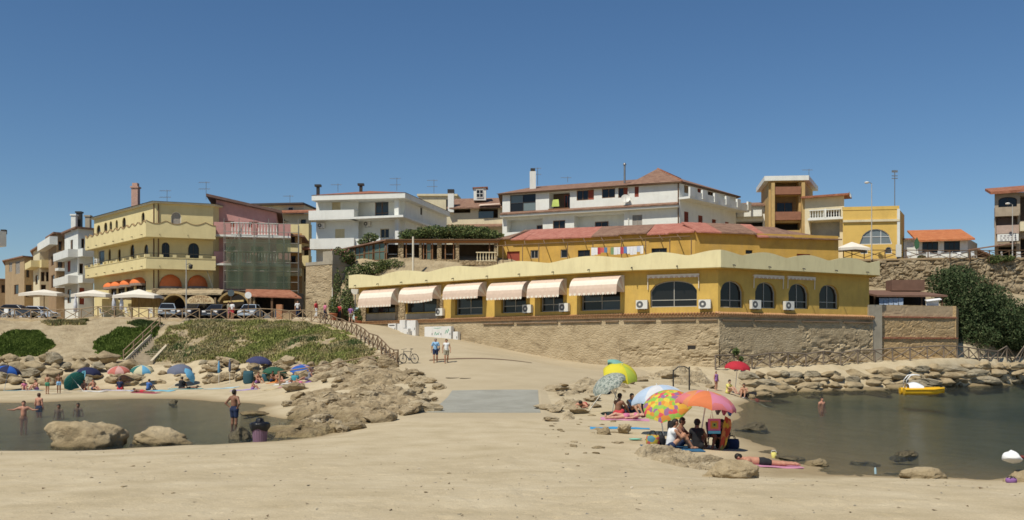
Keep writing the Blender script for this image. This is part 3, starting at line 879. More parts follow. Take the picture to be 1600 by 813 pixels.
def hip_roof(T, foot, z, h, m, over=0.5, ridge=0.35, th=0.14, fascia=None):
    """four-cornered hip roof; ridge = share of the length taken off at each end"""
    e = grow(foot, over)
    e = [Vector((p[0], p[1], z)) for p in e]
    l01 = (e[1] - e[0]).length; l12 = (e[2] - e[1]).length
    if l01 >= l12: a = (e[3] + e[0]) / 2; b = (e[1] + e[2]) / 2
    else: a = (e[0] + e[1]) / 2; b = (e[2] + e[3]) / 2
    r0 = a.lerp(b, ridge) + Vector((0, 0, h)); r1 = b.lerp(a, ridge) + Vector((0, 0, h))
    mb = MB()
    if l01 >= l12: fs = [[e[0], e[1], r1, r0], [e[1], e[2], r1], [e[2], e[3], r0, r1], [e[3], e[0], r0]]
    else: fs = [[e[1], e[2], r1, r0], [e[0], e[1], r0], [e[3], e[0], r0, r1], [e[2], e[3], r1]]
    for f in fs: mb.add(f, [tuple(range(len(f)))])
    o = mb.build('roof', m, T)
    f = MB(); f.prism([(p.x, p.y) for p in e], z - th, z - 0.005); f.build('eaves', fascia or M_white, T)
    rt = MB(); rt.tube([r0, r1], 0.1, 6)
    for p, q in ((e[0], r0), (e[1], r1 if l01 >= l12 else r0), (e[2], r1), (e[3], r0 if l01 >= l12 else r1)): rt.tube([p, q], 0.09, 6)
    rt.build('ridge_tiles', m, o)
    return o
def antenna(px, py_top, py_base, d, label, style=0):
    p = P(px, py_base, d); t = P(px, py_top, d)
    T = thing('tv_antenna', label, 'antenna', p, 'rooftop television antennas')
    mb = MB(); mb.tube([p, t], 0.03, 5); mb.build('mast', M_metal, T)
    for k, dz in enumerate((0.1, 0.9) if style == 0 else (0.15,)):
        b = MB(); c = t - Vector((0, 0, dz)); b.bar(c - Vector((0.9, 0, 0)), c + Vector((0.5, 0, 0)), 0.035)
        for q in range(6):
            x = c + Vector((-0.85 + q * 0.24, 0, 0)); b.bar(x - Vector((0, 0.3 - q * .03, 0.12)), x + Vector((0, 0.3 - q * .03, 0.12)), 0.025)
        b.build('boom', M_metal, T)
    return T
# ------------------------------------------------------------------ the yellow restaurant on its old wall
M_awn_w = mat('awning_white', (0.72, 0.66, 0.55), rough=0.8, var=0.06, scale=3)
M_awn_p = mat('awning_pink', (0.60, 0.46, 0.36), rough=0.8, var=0.08, scale=3)
M_edge = mat('dark_hem', (0.12, 0.08, 0.07), rough=0.8)
WF2 = mat('aluminium_frame', (0.40, 0.38, 0.33), rough=0.5, var=0.08)

def awning(fr, T, p0, p1, yt, yb, proj=1.15, sag=0.0, lit=True):
    pm = (p0 + p1) / 2
    f2 = fr.off(proj * 0.85); fh = fr.off(proj * 0.55)
    s0, s1 = fh.s(p0 + 1), fh.s(p1 - 1)
    zt = fr.z(pm, yt); zb = f2.z(pm, yb)
    N = 8; prof = []
    for k in range(N + 1):
        a = math.pi / 2 * k / N
        prof.append((0.02 + proj * math.sin(a) ** 0.9, zb + (zt - zb) * math.cos(a) ** 0.85 if k < N else zb))
    mb = MB(); K = 10
    for k in range(N):
        band = 0 if (k // 2) % 2 == 0 else 1
        for j in range(K):
            def q(kk, jj):
                t = jj / K; o, z = prof[kk]
                z -= sag * math.sin(math.pi * t) * (kk / N) ** 1.5 * (1 + 0.3 * math.sin(9 * t))
                return fr.p(s0 + (s1 - s0) * t, o, z)
            mb.add([q(k, j), q(k, j + 1), q(k + 1, j + 1), q(k + 1, j)], [(0, 1, 2, 3)], band, True)
    o = mb.build('awning', [M_awn_w, M_awn_p], T)
    for sd, s in ((-1, s0), (1, s1)):
        g = MB(); c = fr.p(s, 0.02, zb)
        for k in range(N):
            g.add([c, fr.p(s, *prof[k]), fr.p(s, *prof[k + 1])], [(0, 1, 2)], (k // 2) % 2)
        g.build('awning_cheek', [M_awn_w, M_awn_p], o)
    v = MB(); n_ = max(6, int((s1 - s0) / 0.22))
    for k in range(n_):
        a = s0 + (s1 - s0) * k / n_; b = s0 + (s1 - s0) * (k + 1) / n_; oo = prof[-1][0]
        zs = -sag * math.sin(math.pi * (k + .5) / n_)
        pts = [fr.p(a, oo, zb + zs)] + [fr.p(a + (b - a) * t, oo + 0.004, zb + zs - 0.13 - 0.07 * math.sin(math.pi * t)) for t in (0, .25, .5, .75, 1)] + [fr.p(b, oo, zb + zs)]
        v.add(pts, [tuple(range(len(pts)))], k % 2)
    v.build('valance', [M_awn_w, M_awn_p], o)
    return o

def rolled_awning(fr, T, p0, p1, yt, yb):
    s0, s1 = fr.s(p0), fr.s(p1); pm = (p0 + p1) / 2
    zt = fr.z(pm, yt); zb = fr.z(pm, yb)
    mb = MB(); mb.fbox(fr, s0, s1, 0.01, 0.18, zt - 0.14, zt); 
    n_ = int((s1 - s0) / 0.2)
    for k in range(n_):
        a = s0 + (s1 - s0) * k / n_; b = s0 + (s1 - s0) * (k + 1) / n_
        mb.add([fr.p(a, .185, zt - .14), fr.p(a, .19, zt - .24), fr.p((a + b) / 2, .19, zt - .29), fr.p(b, .19, zt - .24), fr.p(b, .185, zt - .14)], [(0, 1, 2, 3, 4)], k % 2)
    o = mb.build('rolled_awning', [M_awn_w, M_awn_p], T)
    for s in (s0 + 0.04, s1 - 0.04):
        g = MB(); g.tube([fr.p(s, .12, zt - .1), fr.p(s, .1, zb)], 0.035, 6); g.build('awning_arm', M_awn_w, o)

REST_T = thing('restaurant', 'long low ochre restaurant with wavy cream parapet and striped awnings above old wall', 'restaurant', (REST_XY[2][0], REST_XY[2][1], 5.9))
foot = REST_XY + [(31, 95), (15, 88), (7, 92), (-7, 107)]
ZT0, ZT1 = 5.9, 9.5
wk = dict(f=WF2, g=[GL, GLB], rec=0.3)
big = dict(f=WF2, g=[GL, glass('glass_dim', (0.035, 0.04, 0.045), 0.08)], nx=2, ny=(0.32,), rec=0.34)
fr0 = Fr(foot[0], foot[1]); fr1 = Fr(foot[1], foot[2]); fr2 = Fr(foot[2], foot[3]); fr3 = Fr(foot[3], foot[4])
RW = {0: [(573, 619, 474, 489, 'w', dict(f=DF, g=[GL], nx=3, rec=.3)), (634, 684, 466, 488, 'w', dict(f=DF, g=[GL, GLB], nx=2, rec=.3)), (711, 754, 458, 492, 'w', big)],
      1: [(783, 822, 455, 489, 'w', big), (844, 880, 452, 487, 'w', big), (907, 969, 447, 485, 'w', dict(f=WF2, g=[GL, GLB], nx=2, ny=(0.38,), rec=.34))],
      2: [(1016, 1089, 438.5, 480, 'a', dict(f=WF2, g=[GL], nx=2, ny=(0.27,), rec=.3, rise=0.42))],
      3: [(1125.5, 1162, 439, 481, 'a', dict(f=WF2, g=[GL], nx=2, ny=(0.28,), rec=.3, rise=.7)), (1180, 1213, 441, 482, 'a', dict(f=WF2, g=[GL], nx=2, ny=(0.28,), rec=.3, rise=.7)),
          (1232, 1264, 443, 482.5, 'a', dict(f=WF2, g=[GL], nx=2, ny=(0.28,), rec=.3, rise=.7)), (1280, 1311, 445, 483, 'a', dict(f=WF2, g=[GL], nx=2, ny=(0.28,), rec=.3, rise=.7))]}
mb = MB()
for i in range(len(foot)):
    fr = Fr(foot[i], foot[(i + 1) % len(foot)])
    facade(fr, REST_T, mb, ZT0, ZT1, RW.get(i, []))
mb.build('wall', M_yel, REST_T)
# stone facing and grey dado at the left end
for a, b_, m, nm in ((564, 573, M_stonew, 'stone_pillar'), (619, 634, M_stonew, 'stone_pillar'), (684, 693, M_stonew, 'stone_pillar')):
    g = MB(); g.fbox(fr0, fr0.s(a), fr0.s(b_), 0.0, 0.14, ZT0, 8.1); g.build(nm, m, REST_T)
for a, b_ in ((573, 619), (634, 684)):
    g = MB(); g.fbox(fr0, fr0.s(a), fr0.s(b_), 0.01, 0.06, ZT0, fr0.z((a + b_) / 2, 490)); g.build('dado_panel', M_grey, REST_T)
for a, b_ in ((573, 619), (634, 684), (712, 754)): pass
for f, a, b_, yt, yb, sg in ((fr0, 565, 618, 452, 477, 0), (fr0, 628, 683, 447.5, 468, 0.16), (fr0, 697, 754, 442.5, 464, 0), (fr1, 765, 822, 441, 465, 0), (fr1, 828, 880, 437, 461.5, 0), (fr1, 894, 970, 432.5, 457.5, 0)):
    awning(f, REST_T, a, b_, yt, yb, sag=sg)
for f, a, b_, yt, yb in ((fr2, 1012, 1093, 429, 452), (fr3, 1176, 1223, 430.5, 451), (fr3, 1229, 1272, 432.5, 452)):
    rolled_awning(f, REST_T, a, b_, yt, yb)
# wavy parapet, standing out beyond the wall
par = grow(foot, 0.75)[:5]
def wave(k): return 10.35 + 0.24 * math.cos(k)
pb = MB()
acc = 0.0
L_tot = sum(Fr(par[i], par[i + 1]).L for i in range(4))
def crest(s):                      # soft arcs between sharp-ish troughs
    per = 7.3 if s < 36 else 4.6
    ph = ((s if s < 36 else s - 36) / per + 0.35) % 1.0
    return 10.34 + 0.34 * (abs(math.sin(math.pi * ph)) ** 1.25)
for i in range(4):
    f = Fr(par[i], par[i + 1]); N = int(f.L / 0.3)
    for k in range(N):
        a = f.L * k / N; b_ = f.L * (k + 1) / N
        za, zb = crest(acc + a), crest(acc + b_)
        vs = [f.p(a, 0, 9.36), f.p(b_, 0, 9.36), f.p(b_, 0, zb), f.p(a, 0, za), f.p(a, -.16, 9.36), f.p(b_, -.16, 9.36), f.p(b_, -.16, zb), f.p(a, -.16, za)]
        pb.add(vs, [(0, 1, 2, 3), (5, 4, 7, 6), (3, 2, 6, 7), (0, 4, 5, 1)])
    acc += f.L
fe = Fr(par[4], (31.8, 95)); pb.fbox(fe, 0, 6, -.16, 0, 9.36, 10.4)
fs_ = Fr((-7.4, 107), par[0]); pb.fbox(fs_, fs_.L - 8, fs_.L, -.16, 0, 9.36, 10.5)
pb.build('parapet', M_para, REST_T)
g = MB(); gf = grow(foot, 0.72)
g.prism(gf[:5] + [(31.7, 95), (31, 95), (15, 88), (7, 92), (-7, 107)], 9.30, 9.355); g.build('soffit', M_yel, REST_T)
acc = 0
for i in range(4):
    f = Fr(par[i], par[i + 1]); k = 1.2
    while k < f.L:
        g = MB(); g.tube([f.p(k, -.05, 9.58), f.p(k, .22, 9.55), f.p(k, .24, 9.47)], 0.045, 6); g.build('scupper', M_dmetal, REST_T); k += 3.6
# tile coping along the foot of the yellow wall
tc = MB()
cop = grow(foot, 0.42)[:5]
for i in range(4):
    f = Fr(cop[i], cop[i + 1]); n_ = int(f.L / 0.24)
    for k in range(n_):
        s = (k + .5) * f.L / n_; R = 0.105
        ring0 = []; ring1 = []
        for q in range(6):
            an = math.pi * q / 5
            ring0.append(f.p(s + R * math.cos(an), 0.05, 5.80 + R * math.sin(an))); ring1.append(f.p(s + R * math.cos(an) * .9, -0.55, 5.98 + R * math.sin(an)))
        tc.add(ring0 + ring1, [(q, q + 1, 7 + q, 6 + q) for q in range(5)] + [tuple(range(6))], 0, True)
    tc.fbox(f, 0, f.L, -0.5, -0.03, 5.66, 5.80)
tc.build('coping_tiles', rich('coping_clay', [(0.3, (0.34, 0.17, 0.08)), (0.6, (0.50, 0.30, 0.16)), (0.85, (0.60, 0.42, 0.26))], scale=5, bump=.3, bscale=20), REST_T, kind='stuff')

def relief_wall(name, fr, z0, z1, m, parent, gs=0.12, amp=0.10, batter=0.10, seed=0, zfun=None, lower=0.55):
    n1 = max(2, int(fr.L / gs)); n2 = max(2, int((z1 - z0) / gs))
    s = np.linspace(0, fr.L, n1 + 1); z = np.linspace(z0, z1, n2 + 1)
    SS, ZZ = np.meshgrid(s, z, indexing='ij')
    gate = np.clip((lower - (ZZ - z0) / (z1 - z0)) * 4 + 0.6 + fbm(SS + seed, ZZ, 0.35, 3) * 5, 0.06, 1)
    row = np.floor(ZZ / 0.28); cell = vnoise(np.floor(SS / 0.45 + row * 0.37) * 7.3 + seed, row * 5.1)
    o = amp * gate * (fbm(SS + seed, ZZ * 2.0, 0.9, 5) * 1.5 + (cell - 0.5) * 0.7) + (1 - (ZZ - z0) / (z1 - z0)) * batter
    crack = np.abs(fbm(SS * 0.8 + seed + 3, ZZ * 1.9, 0.9, 3)); o -= gate * np.clip(0.05 - crack, 0, 1) * 2.2 * amp / .1
    o[0, :] = o[-1, :] = (1 - (z - z0) / (z1 - z0)) * batter
    o[:, -1] = 0
    V = np.stack([fr.A.x + fr.u.x * SS + fr.n.x * o, fr.A.y + fr.u.y * SS + fr.n.y * o, ZZ], -1).reshape(-1, 3)
    ii, jj = np.meshgrid(np.arange(n1), np.arange(n2), indexing='ij'); q = (ii * (n2 + 1) + jj).ravel()
    idx = np.stack([q, q + n2 + 1, q + n2 + 2, q + 1], 1)
    return np_mesh(name, V, idx, m, parent=parent, smooth=False)
RT = thing('retaining_wall', 'old patched stone wall carrying the ochre restaurant above the ramp', 'wall', (REST_XY[2][0], REST_XY[2][1], 1.6))
rw = grow(foot, 0.25)[:5]
for i in range(4):
    f = Fr(rw[i], rw[i + 1])
    relief_wall('wall_face', f, 0.6 if i else 2.0, 5.68, M_retw, RT, amp=(0.05, 0.07, 0.13, 0.13)[i], batter=0.12, seed=13 * i, lower=(0.2, 0.3, 0.6, 0.7)[i])
    sc = MB(); a0 = f.s(760) if i == 0 else 0.0
    if i > 0:
        k = 0.3
        while k < f.L - 0.4:
            e = min(k + random.uniform(2.5, 5.5), f.L - 0.1)
            sc.fbox(f, k, e, -.05, 0.16, 5.36, 5.44); k = e + random.uniform(0.2, 0.7)
        sc.build('string_course', mat('string_stone', (0.24, 0.16, 0.10), var=.2), RT)
g = MB(); f = Fr(rw[2], rw[3]); s = f.s(1081); z = f.z(1081, 546)
g.fbox(f, s - .35, s + .35, -.05, 0.10, z + .3, z + .42); g.build('niche_lintel', M_beige, RT)
g = MB(); g.fbox(f, s - .3, s + .3, -.05, 0.085, z - .05, z + .28); g.build('niche', DARK, RT)
# right-hand terrace wall
TWT = thing('terrace_wall', 'stepped sandstone terrace wall with brick mouldings beside the restaurant', 'wall', P(1430, 555, 83))
tp = [(REST_XY[4][0] + .6, 81.4), (PX(1494, 84.5), 84.5), (PX(1500, 96), 96), (33, 96)]
f = Fr(tp[0], tp[1])
M_sand_st = rich('sandstone_block', [(0.25, (0.27, 0.185, 0.09)), (0.5, (0.40, 0.28, 0.145)), (0.8, (0.49, 0.37, 0.22))], scale=1.3, stretch=(1, 1, 2), bump=.7, bscale=7, bdist=.07, vor=.5, vscale=2.2, vstretch=(1, 1, 2))
relief_wall('wall_face', f, 1.0, 4.1, M_sand_st, TWT, amp=0.06, batter=0.14, seed=70, lower=1)
relief_wall('wall_face', f.off(-0.10), 4.1, 5.9, M_sand_st, TWT, amp=0.05, batter=0.05, seed=81, lower=1)
relief_wall('wall_face', f.off(-0.2), 5.9, 6.95, M_grey if False else mat('tan_render', (0.42, 0.31, 0.19), var=.1, dirt=.3, bump=.2, bscale=8), TWT, amp=0.02, batter=0.0, seed=85)
for z, o in ((4.06, 0.12), (5.86, 0.02)):
    g = MB(); g.fbox(f, 0, f.L + .1, -.4, o, z, z + .12); g.build('moulding', M_tile, TWT)
g = MB(); g.fbox(f, 0, f.L, -.6, -.2, 6.9, 6.96); 
f2 = Fr(tp[1], tp[2]); g.fbox(f2, 0, f2.L, -.5, 0, 1, 6.96); g.build('side_wall', M_sand_st, TWT)
g = MB(); g.fbox(f, -0.9, 0.5, -.9, .35, 0.8, 6.9); g.build('buttress', M_grey, TWT)
# hut on the terrace
M_hut = mat('brown_roof_felt', (0.17, 0.095, 0.065), rough=.9, var=.15)
HT = thing('terrace_hut', 'brown flat-roofed kiosk on the terrace right of the restaurant', 'kiosk', P(1420, 480, 86))
hz = 6.95
g = MB(); a = P(1364, 462, 85.5); c = P(1476, 460, 85.5); h0 = CAMH + (HY - 462) / FOC * 85.5
g.slab([(a.x, 84.6, h0), (c.x, 84.9, h0), (c.x - 1.0, 90, h0 + .75), (a.x, 90, h0 + .75)], .16); g.build('roof', M_hut, HT)
g = MB(); g.box((PX(1414, 89), 89, h0 + 1.1), (3.0, 1.5, 1.0)); g.build('roof_box', M_hut, HT)
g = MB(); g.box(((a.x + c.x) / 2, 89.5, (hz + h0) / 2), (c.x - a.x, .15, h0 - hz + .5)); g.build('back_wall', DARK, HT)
for px in (1366, 1402, 1440, 1472):
    g = MB(); x = PX(px, 85.2); g.box((x, 85.2, (hz + h0) / 2 - .05), (.12, .12, h0 - hz)); g.build('post', M_woodd, HT)
M_cloth_w = mat('white_cloth', (0.74, 0.74, 0.74), rough=.9, var=.08)
M_cloth_b = mat('pale_blue_cloth', (0.42, 0.50, 0.62), rough=.9, var=.15, scale=6)
g = MB(); x0, x1 = PX(1372, 85.2), PX(1410, 85.2)
for k in range(5):
    a0 = x0 + (x1 - x0) * k / 5; a1 = x0 + (x1 - x0) * (k + .9) / 5
    g.add([(a0, 84.95 + .05 * (k % 2), hz + .75), (a1, 84.9, hz + .72), (a1, 84.95, hz + .05), (a0, 84.9, hz + .05)], [(0, 1, 2, 3)])
o = g.build('hanging_cloth', M_cloth_b); tag(o, 'pale blue cloths hung along the kiosk front on the terrace', 'cloth')
g = MB(); x0, x1 = PX(1443, 85.2), PX(1466, 85.2)
g.slab([(x0, 84.5, hz + .45), (x1, 84.5, hz + .6), (x1, 85.0, hz + .75), (x0, 85, hz + .6)], .05); g.box(((x0 + x1) / 2, 84.9, hz + .25), (1.1, .06, .5))
o = g.build('menu_board', M_cloth_w); tag(o, 'white board leaning on the terrace wall below the kiosk', 'board')

# AC units along the front
acs = [(fr0, 690.5, 493.5, 'white air conditioner right of the second striped awning, leftmost of all'), (fr1, 827, 489, 'white air conditioner under the gap between fourth and fifth striped awnings'),
       (fr1, 884.5, 487, 'white air conditioner left of the widest striped awning'), (fr2, 1004.5, 483, 'white air conditioner left of the wide arched window'),
       (fr2, 1102.5, 482.5, 'white air conditioner right of the wide arched window'), (fr3, 1177, 483, 'white air conditioner left of the second narrow arched window'),
       (fr3, 1229, 484.5, 'white air conditioner left of the third narrow arched window, rightmost of all')]
for f, px, py, lb in acs:
    ac_unit(f, f.s(px), f.z(px, py), lb, w=0.92, h=0.68, o=0.02)
# distribution cabinets at the foot of the wall
M_cab = mat('cabinet_white', (0.66, 0.65, 0.62), rough=.5, var=.06, dirt=.25, dirt_col=(.35, .28, .2))
fw = Fr(rw[0], rw[1])
def cabinet(p0, p1, yt, yb, dep, name, label, o=0.15, doors=1):
    a, b_ = fw.s(p0), fw.s(p1); z1 = fw.z((p0 + p1) / 2, yt); z0 = fw.z((p0 + p1) / 2, yb) - .15
    T = thing(name, label, 'cabinet', fw.p((a + b_) / 2, o + dep / 2, z0))
    g = MB(); g.fbox(fw, a, b_, o, o + dep, z0, z1); g.build('casing', M_cab, T)
    for k in range(doors):
        s0 = a + (b_ - a) * k / doors + .03; s1 = a + (b_ - a) * (k + 1) / doors - .03
        g = MB(); g.fbox(fw, s0, s1, o + dep + .001, o + dep + .02, z0 + .1, z1 - .06); d_ = g.build('door', M_cab, T)
        g = MB(); g.fbox(fw, s1 - .12, s1 - .06, o + dep + .02, o + dep + .04, (z0 + z1) / 2 - .1, (z0 + z1) / 2 + .1); g.build('handle', M_dmetal, d_)
    return T
c1 = cabinet(612, 624, 506, 520, .3, 'meter_box', 'small white meter box with black slot on the ramp wall')
s0, s1 = fw.s(614), fw.s(622.5); g = MB(); g.fbox(fw, s0, s1, .478, .482, fw.z(618, 509.4), fw.z(618, 508)); g.build('slot', DARK, c1)
cabinet(624.5, 631, 506, 521, .2, 'meter_box', 'narrow pale grey meter box beside the black-slotted box', o=.1)
cabinet(632, 640.5, 500.5, 525.5, .45, 'electric_cabinet', 'tall white electric cabinet on the ramp, narrow left one')
cabinet(641, 655, 501, 525, .4, 'electric_cabinet', 'tall grey-white electric cabinet behind the short box', o=.05)
cabinet(642.5, 649.5, 514, 526, .3, 'electric_cabinet', 'short cream cabinet in front of the tall grey one', o=.62)
c2 = cabinet(669.5, 711, 510.5, 531.5, .35, 'waste_cabinet', 'long low white triple cabinet with green lettering on the ramp', doors=3)
cabinet(713.5, 721, 518.5, 534, .3, 'electric_cabinet', 'small white cabinet at the right end of the row')
M_green_p = mat('green_paint', (0.05, 0.30, 0.17), rough=.7)
def scrawl(T, pts, w=.05):
    g = MB(); 
    for a, b_ in zip(pts[:-1], pts[1:]):
        pa = fw.p(fw.s(a[0]), .525, fw.z(a[0], a[1])); pb_ = fw.p(fw.s(b_[0]), .525, fw.z(b_[0], b_[1]))
        g.bar(pa, pb_, w, .008, up=(fw.n.x, fw.n.y, 0))
    g.build('lettering', M_green_p, T)
scrawl(c2, [(685, 524), (687, 519), (688, 524), (690, 521), (691, 523.5), (693, 519)])
scrawl(c2, [(684.5, 513), (690, 513.4), (696, 512.6)], .035)
scrawl(c2, [(702, 522), (704, 516), (705.5, 521), (707, 514), (708, 518)])
# ------------------------------------------------------------------ upper ground behind the restaurant
def tps_sheet(name, pts, poly, gs, m, amp=0.3):
    pts = np.array(pts, float); c = pts[:, :2] / 30; n_ = len(c)
    K = _U(((c[:, None] - c[None]) ** 2).sum(-1)) + np.eye(n_) * 0.002
    Pm = np.hstack([np.ones((n_, 1)), c]); A = np.block([[K, Pm], [Pm.T, np.zeros((3, 3))]])
    W = np.linalg.solve(A, np.concatenate([pts[:, 2], np.zeros(3)]))
    xs = [p[0] for p in poly]; ys = [p[1] for p in poly]
    x = np.arange(min(xs), max(xs), gs); y = np.arange(min(ys), max(ys), gs)
    XX, YY = np.meshgrid(x, y, indexing='ij'); q = np.stack([XX.ravel(), YY.ravel()], 1) / 30
    Z = (_U(((q[:, None] - c[None]) ** 2).sum(-1)) @ W[:n_] + W[n_] + q @ W[n_ + 1:]).reshape(XX.shape) + fbm(XX, YY, .5, 5) * amp
    mk = inpoly(XX, YY, poly); cc = mk[:-1, :-1] & mk[1:, :-1] & mk[:-1, 1:] & mk[1:, 1:]
    ii, jj = np.nonzero(cc); nyy = XX.shape[1]
    idx = np.stack([ii * nyy + jj, (ii + 1) * nyy + jj, (ii + 1) * nyy + jj + 1, ii * nyy + jj + 1], 1)
    used, inv = np.unique(idx, return_inverse=True)
    return np_mesh(name, np.stack([XX.ravel()[used], YY.ravel()[used], Z.ravel()[used]], 1), inv.reshape(idx.shape), m, smooth=True, kind='structure')
VER = [(546, 106), (604, 103.2), (778, 103.2)]     # veranda line
tps_sheet('upper_hillside', [tuple(P(530, 470, 102)), tuple(P(560, 440, 101)), tuple(P(545, 418, 104.5)), tuple(P(600, 425, 101)), tuple(P(604, 409, 103)), tuple(P(700, 412, 102.6)), tuple(P(780, 412, 102.6)),
          (-4, 99.5, 9.5), (6, 97, 9.5), (20, 97, 9.5), (32, 97, 9.5), (-10, 107, 13.2), (5, 108, 13), (20, 108, 13), (35, 108, 13.2), (-16, 120, 13.5), (0, 130, 14), (40, 130, 14), (-20, 140, 13.5), (60, 130, 14), (60, 150, 14), (0, 160, 14.5), (-13.2, 99, 7.4), (-15.5, 101, 8.2), (-17, 103, 11)],
          [(-19.5, 100.5), (-13, 98.2), (-8, 98.6), (-4, 99), (8, 96), (33, 96), (36, 108.5), (80, 108.5), (80, 165), (-22, 165), (-22, 112), (-18.5, 104)], 0.4, M_earth, 0.35)
b = MB(); b.add([(-300, 111, 6.22), (-17, 111, 6.22), (-17, 260, 6.22), (-300, 260, 6.22)], [(0, 1, 2, 3)]); b.build('street', M_pave, kind='structure')

# ------------------------------------------------------------------ yellow hotel on the left
T = thing('hotel', 'cream corner hotel with scalloped balconies and arched windows on the promenade', 'hotel', (PX(243, 105.5), 105.5, 6.2))
foot = bpoly([(147, 118.8), (243, 105.5), (333, 107.6)]) + [(-29, 122), (-47, 127)]
ar = dict(f=DF, g=[GL], nx=1, rec=.16)
wins = {0: [(151, 157, 352, 366, 'a', ar), (162.5, 167.5, 348, 364, 'a', ar), (171, 175, 346, 362, 'a', ar), (180.5, 184, 344, 360, 'a', ar), (191, 196.5, 340, 357, 'a', ar), (221, 226, 332, 352, 'a', ar),
            (153, 163, 391, 414, 'w', dict(f=WF, g=[GLB], nx=1)), (169, 173, 389, 412, 'a', ar), (184, 188.5, 389, 411, 'a', ar), (203, 210, 382, 408, 'a', ar), (225, 231.5, 382, 405, 'a', dict(f=DF, g=[GLB], nx=1)),
            (173, 182, 447, 470, 'w', dict(f=DF, nx=1)), (184, 195, 445, 470, 'w', dict(f=DF, nx=1)), (197, 209, 443, 470, 'w', dict(f=DF, nx=1)), (212, 228, 440, 470, 'w', dict(f=DF, nx=2))],
        1: [(267.5, 283, 331, 352, 'a', dict(f=WF, g=[SHG], nx=1)), (252.6, 265, 379, 407, 'a', dict(f=DF, nx=2)), (294, 311, 380, 408, 'a', dict(f=DF, nx=2)),
            (249.5, 283.5, 430, 466, 'a', dict(f=DF, nx=3, ny=(.45,), rise=.75)), (293.5, 323.5, 431, 466, 'a', dict(f=DF, nx=3, ny=(.45,), rise=.75))]}
frs = body(T, foot, 6.0, 19.15, wins, M_cream)
fA, fB = frs[0], frs[1]
# balconies: one run round the corner at each floor
def hotel_balcony(z0, z1, kind):
    pb = [(PX(133, 118.5), 118.5), (PX(228, 103.7), 103.7), (PX(337, 106.2), 106.2)]
    mbs = MB(); inner = [foot[0], foot[1], foot[2]]
    poly = [pb[0], pb[1], pb[2], inner[2], inner[1], inner[0]]
    mbs.prism(poly, z0, z0 + .2)
    capm = MB()
    for i in range(2):
        f = Fr(pb[i], pb[i + 1]); N = int(f.L / .18)
        def top(s):
            if kind == 'wave': 
                ph = (s / (1.75 if i == 0 else 2.05)) % 1.0
                return z1 - .10 + .26 * abs(math.sin(math.pi * ph)) ** 1.4 if False else z1 + .22 - .34 * abs(math.sin(math.pi * ph))
            return z1
        for k in range(N):
            a, b_ = f.L * k / N, f.L * (k + 1) / N; za, zb = top(a), top(b_)
            mbs.add([f.p(a, 0, z0 + .2), f.p(b_, 0, z0 + .2), f.p(b_, 0, zb), f.p(a, 0, za), f.p(a, -.14, z0 + .2), f.p(b_, -.14, z0 + .2), f.p(b_, -.14, zb), f.p(a, -.14, za)], [(0, 1, 2, 3), (5, 4, 7, 6)])
            vs = [f.p(a, .05, za), f.p(b_, .05, zb), f.p(b_, -.19, zb), f.p(a, -.19, za), f.p(a, .05, za + .07), f.p(b_, .05, zb + .07), f.p(b_, -.19, zb + .07), f.p(a, -.19, za + .07)]
            capm.add(vs, [(0, 1, 5, 4), (4, 5, 6, 7), (2, 3, 7, 6), (1, 0, 3, 2)])
    for e, q in ((pb[0], inner[0]), (pb[2], inner[2])):
        f = Fr(e, q); mbs.fbox(f, 0.15, f.L, -.07, .07, z0 + .2, z1 - .1)
    o = mbs.build('balcony', M_cream, T)
    capm.build('balcony_cap', M_cream if kind != 'wave' else mat('brown_coping', (0.30, 0.20, 0.10)), o)
    if kind != 'wave':
        for i in range(2):
            f = Fr(pb[i], pb[i + 1]); n_ = 9 if i == 0 else 5
            for k in range(n_ + 1):
                s = .2 + (f.L - .4) * k / n_; g = MB(); g.fbox(f, s - .2, s + .2, -.2, .06, z1 + .07, z1 + .36); g.build('merlon', M_cream, o)
            g = MB(); g.tube([f.p(.1, -.07, z1 + .5), f.p(f.L - .1, -.07, z1 + .5)], .03, 5); g.build('rail', M_dmetal, o)
    for i in range(2):
        f = Fr(pb[i], pb[i + 1]); k = 1.4
        while k < f.L: 
            g = MB(); g.tube([f.p(k, -.03, z0 + .3), f.p(k, .2, z0 + .28)], .045, 5); g.build('spout', M_dmetal, o); k += 2.9
hotel_balcony(15.3, 16.85, 'wave')
hotel_balcony(11.85, 13.05, 'flat')
e = grow(foot, .35)
g = MB(); g.prism(e, 19.15, 19.35); g.build('eaves', M_cream2, T)
g = MB(); ce = (-40, 116, 20.3); vs = [(p[0], p[1], 19.36) for p in grow(foot, .5)]; k = len(vs)
g.add(vs + [ce], [(i, (i + 1) % k, k) for i in range(k)]); g.build('roof', mat('dark_roof_edge', (0.07, 0.055, 0.05), rough=.7), T)
for a in range(2):
    f = (fA, fB)[a]; g = MB()
    s = f.L - .25 if a == 0 else .3
    g.tube([f.p(s, .1, 19.1), f.p(s, .1, 6.3)], .06, 6); g.build('downpipe', mat('brown_pipe', (0.16, 0.09, 0.05)), T)
g = MB(); c = P(212, 318, 113); g.box((c.x, c.y, 20.5), (.75, .75, 3.2)); g.box((c.x, c.y, 22.15), (.95, .95, .18)); ch = g.build('chimney', mat('pink_brick', (0.45, 0.28, 0.22), var=.2, scale=6), T)
g = MB(); g.box((c.x, c.y, 22.45), (.6, .6, .4)); g.build('chimney_cap', mat('pink_brick', ()), ch)
M_oaw = mat('orange_awning', (0.66, 0.17, 0.045), rough=.7, var=.08)
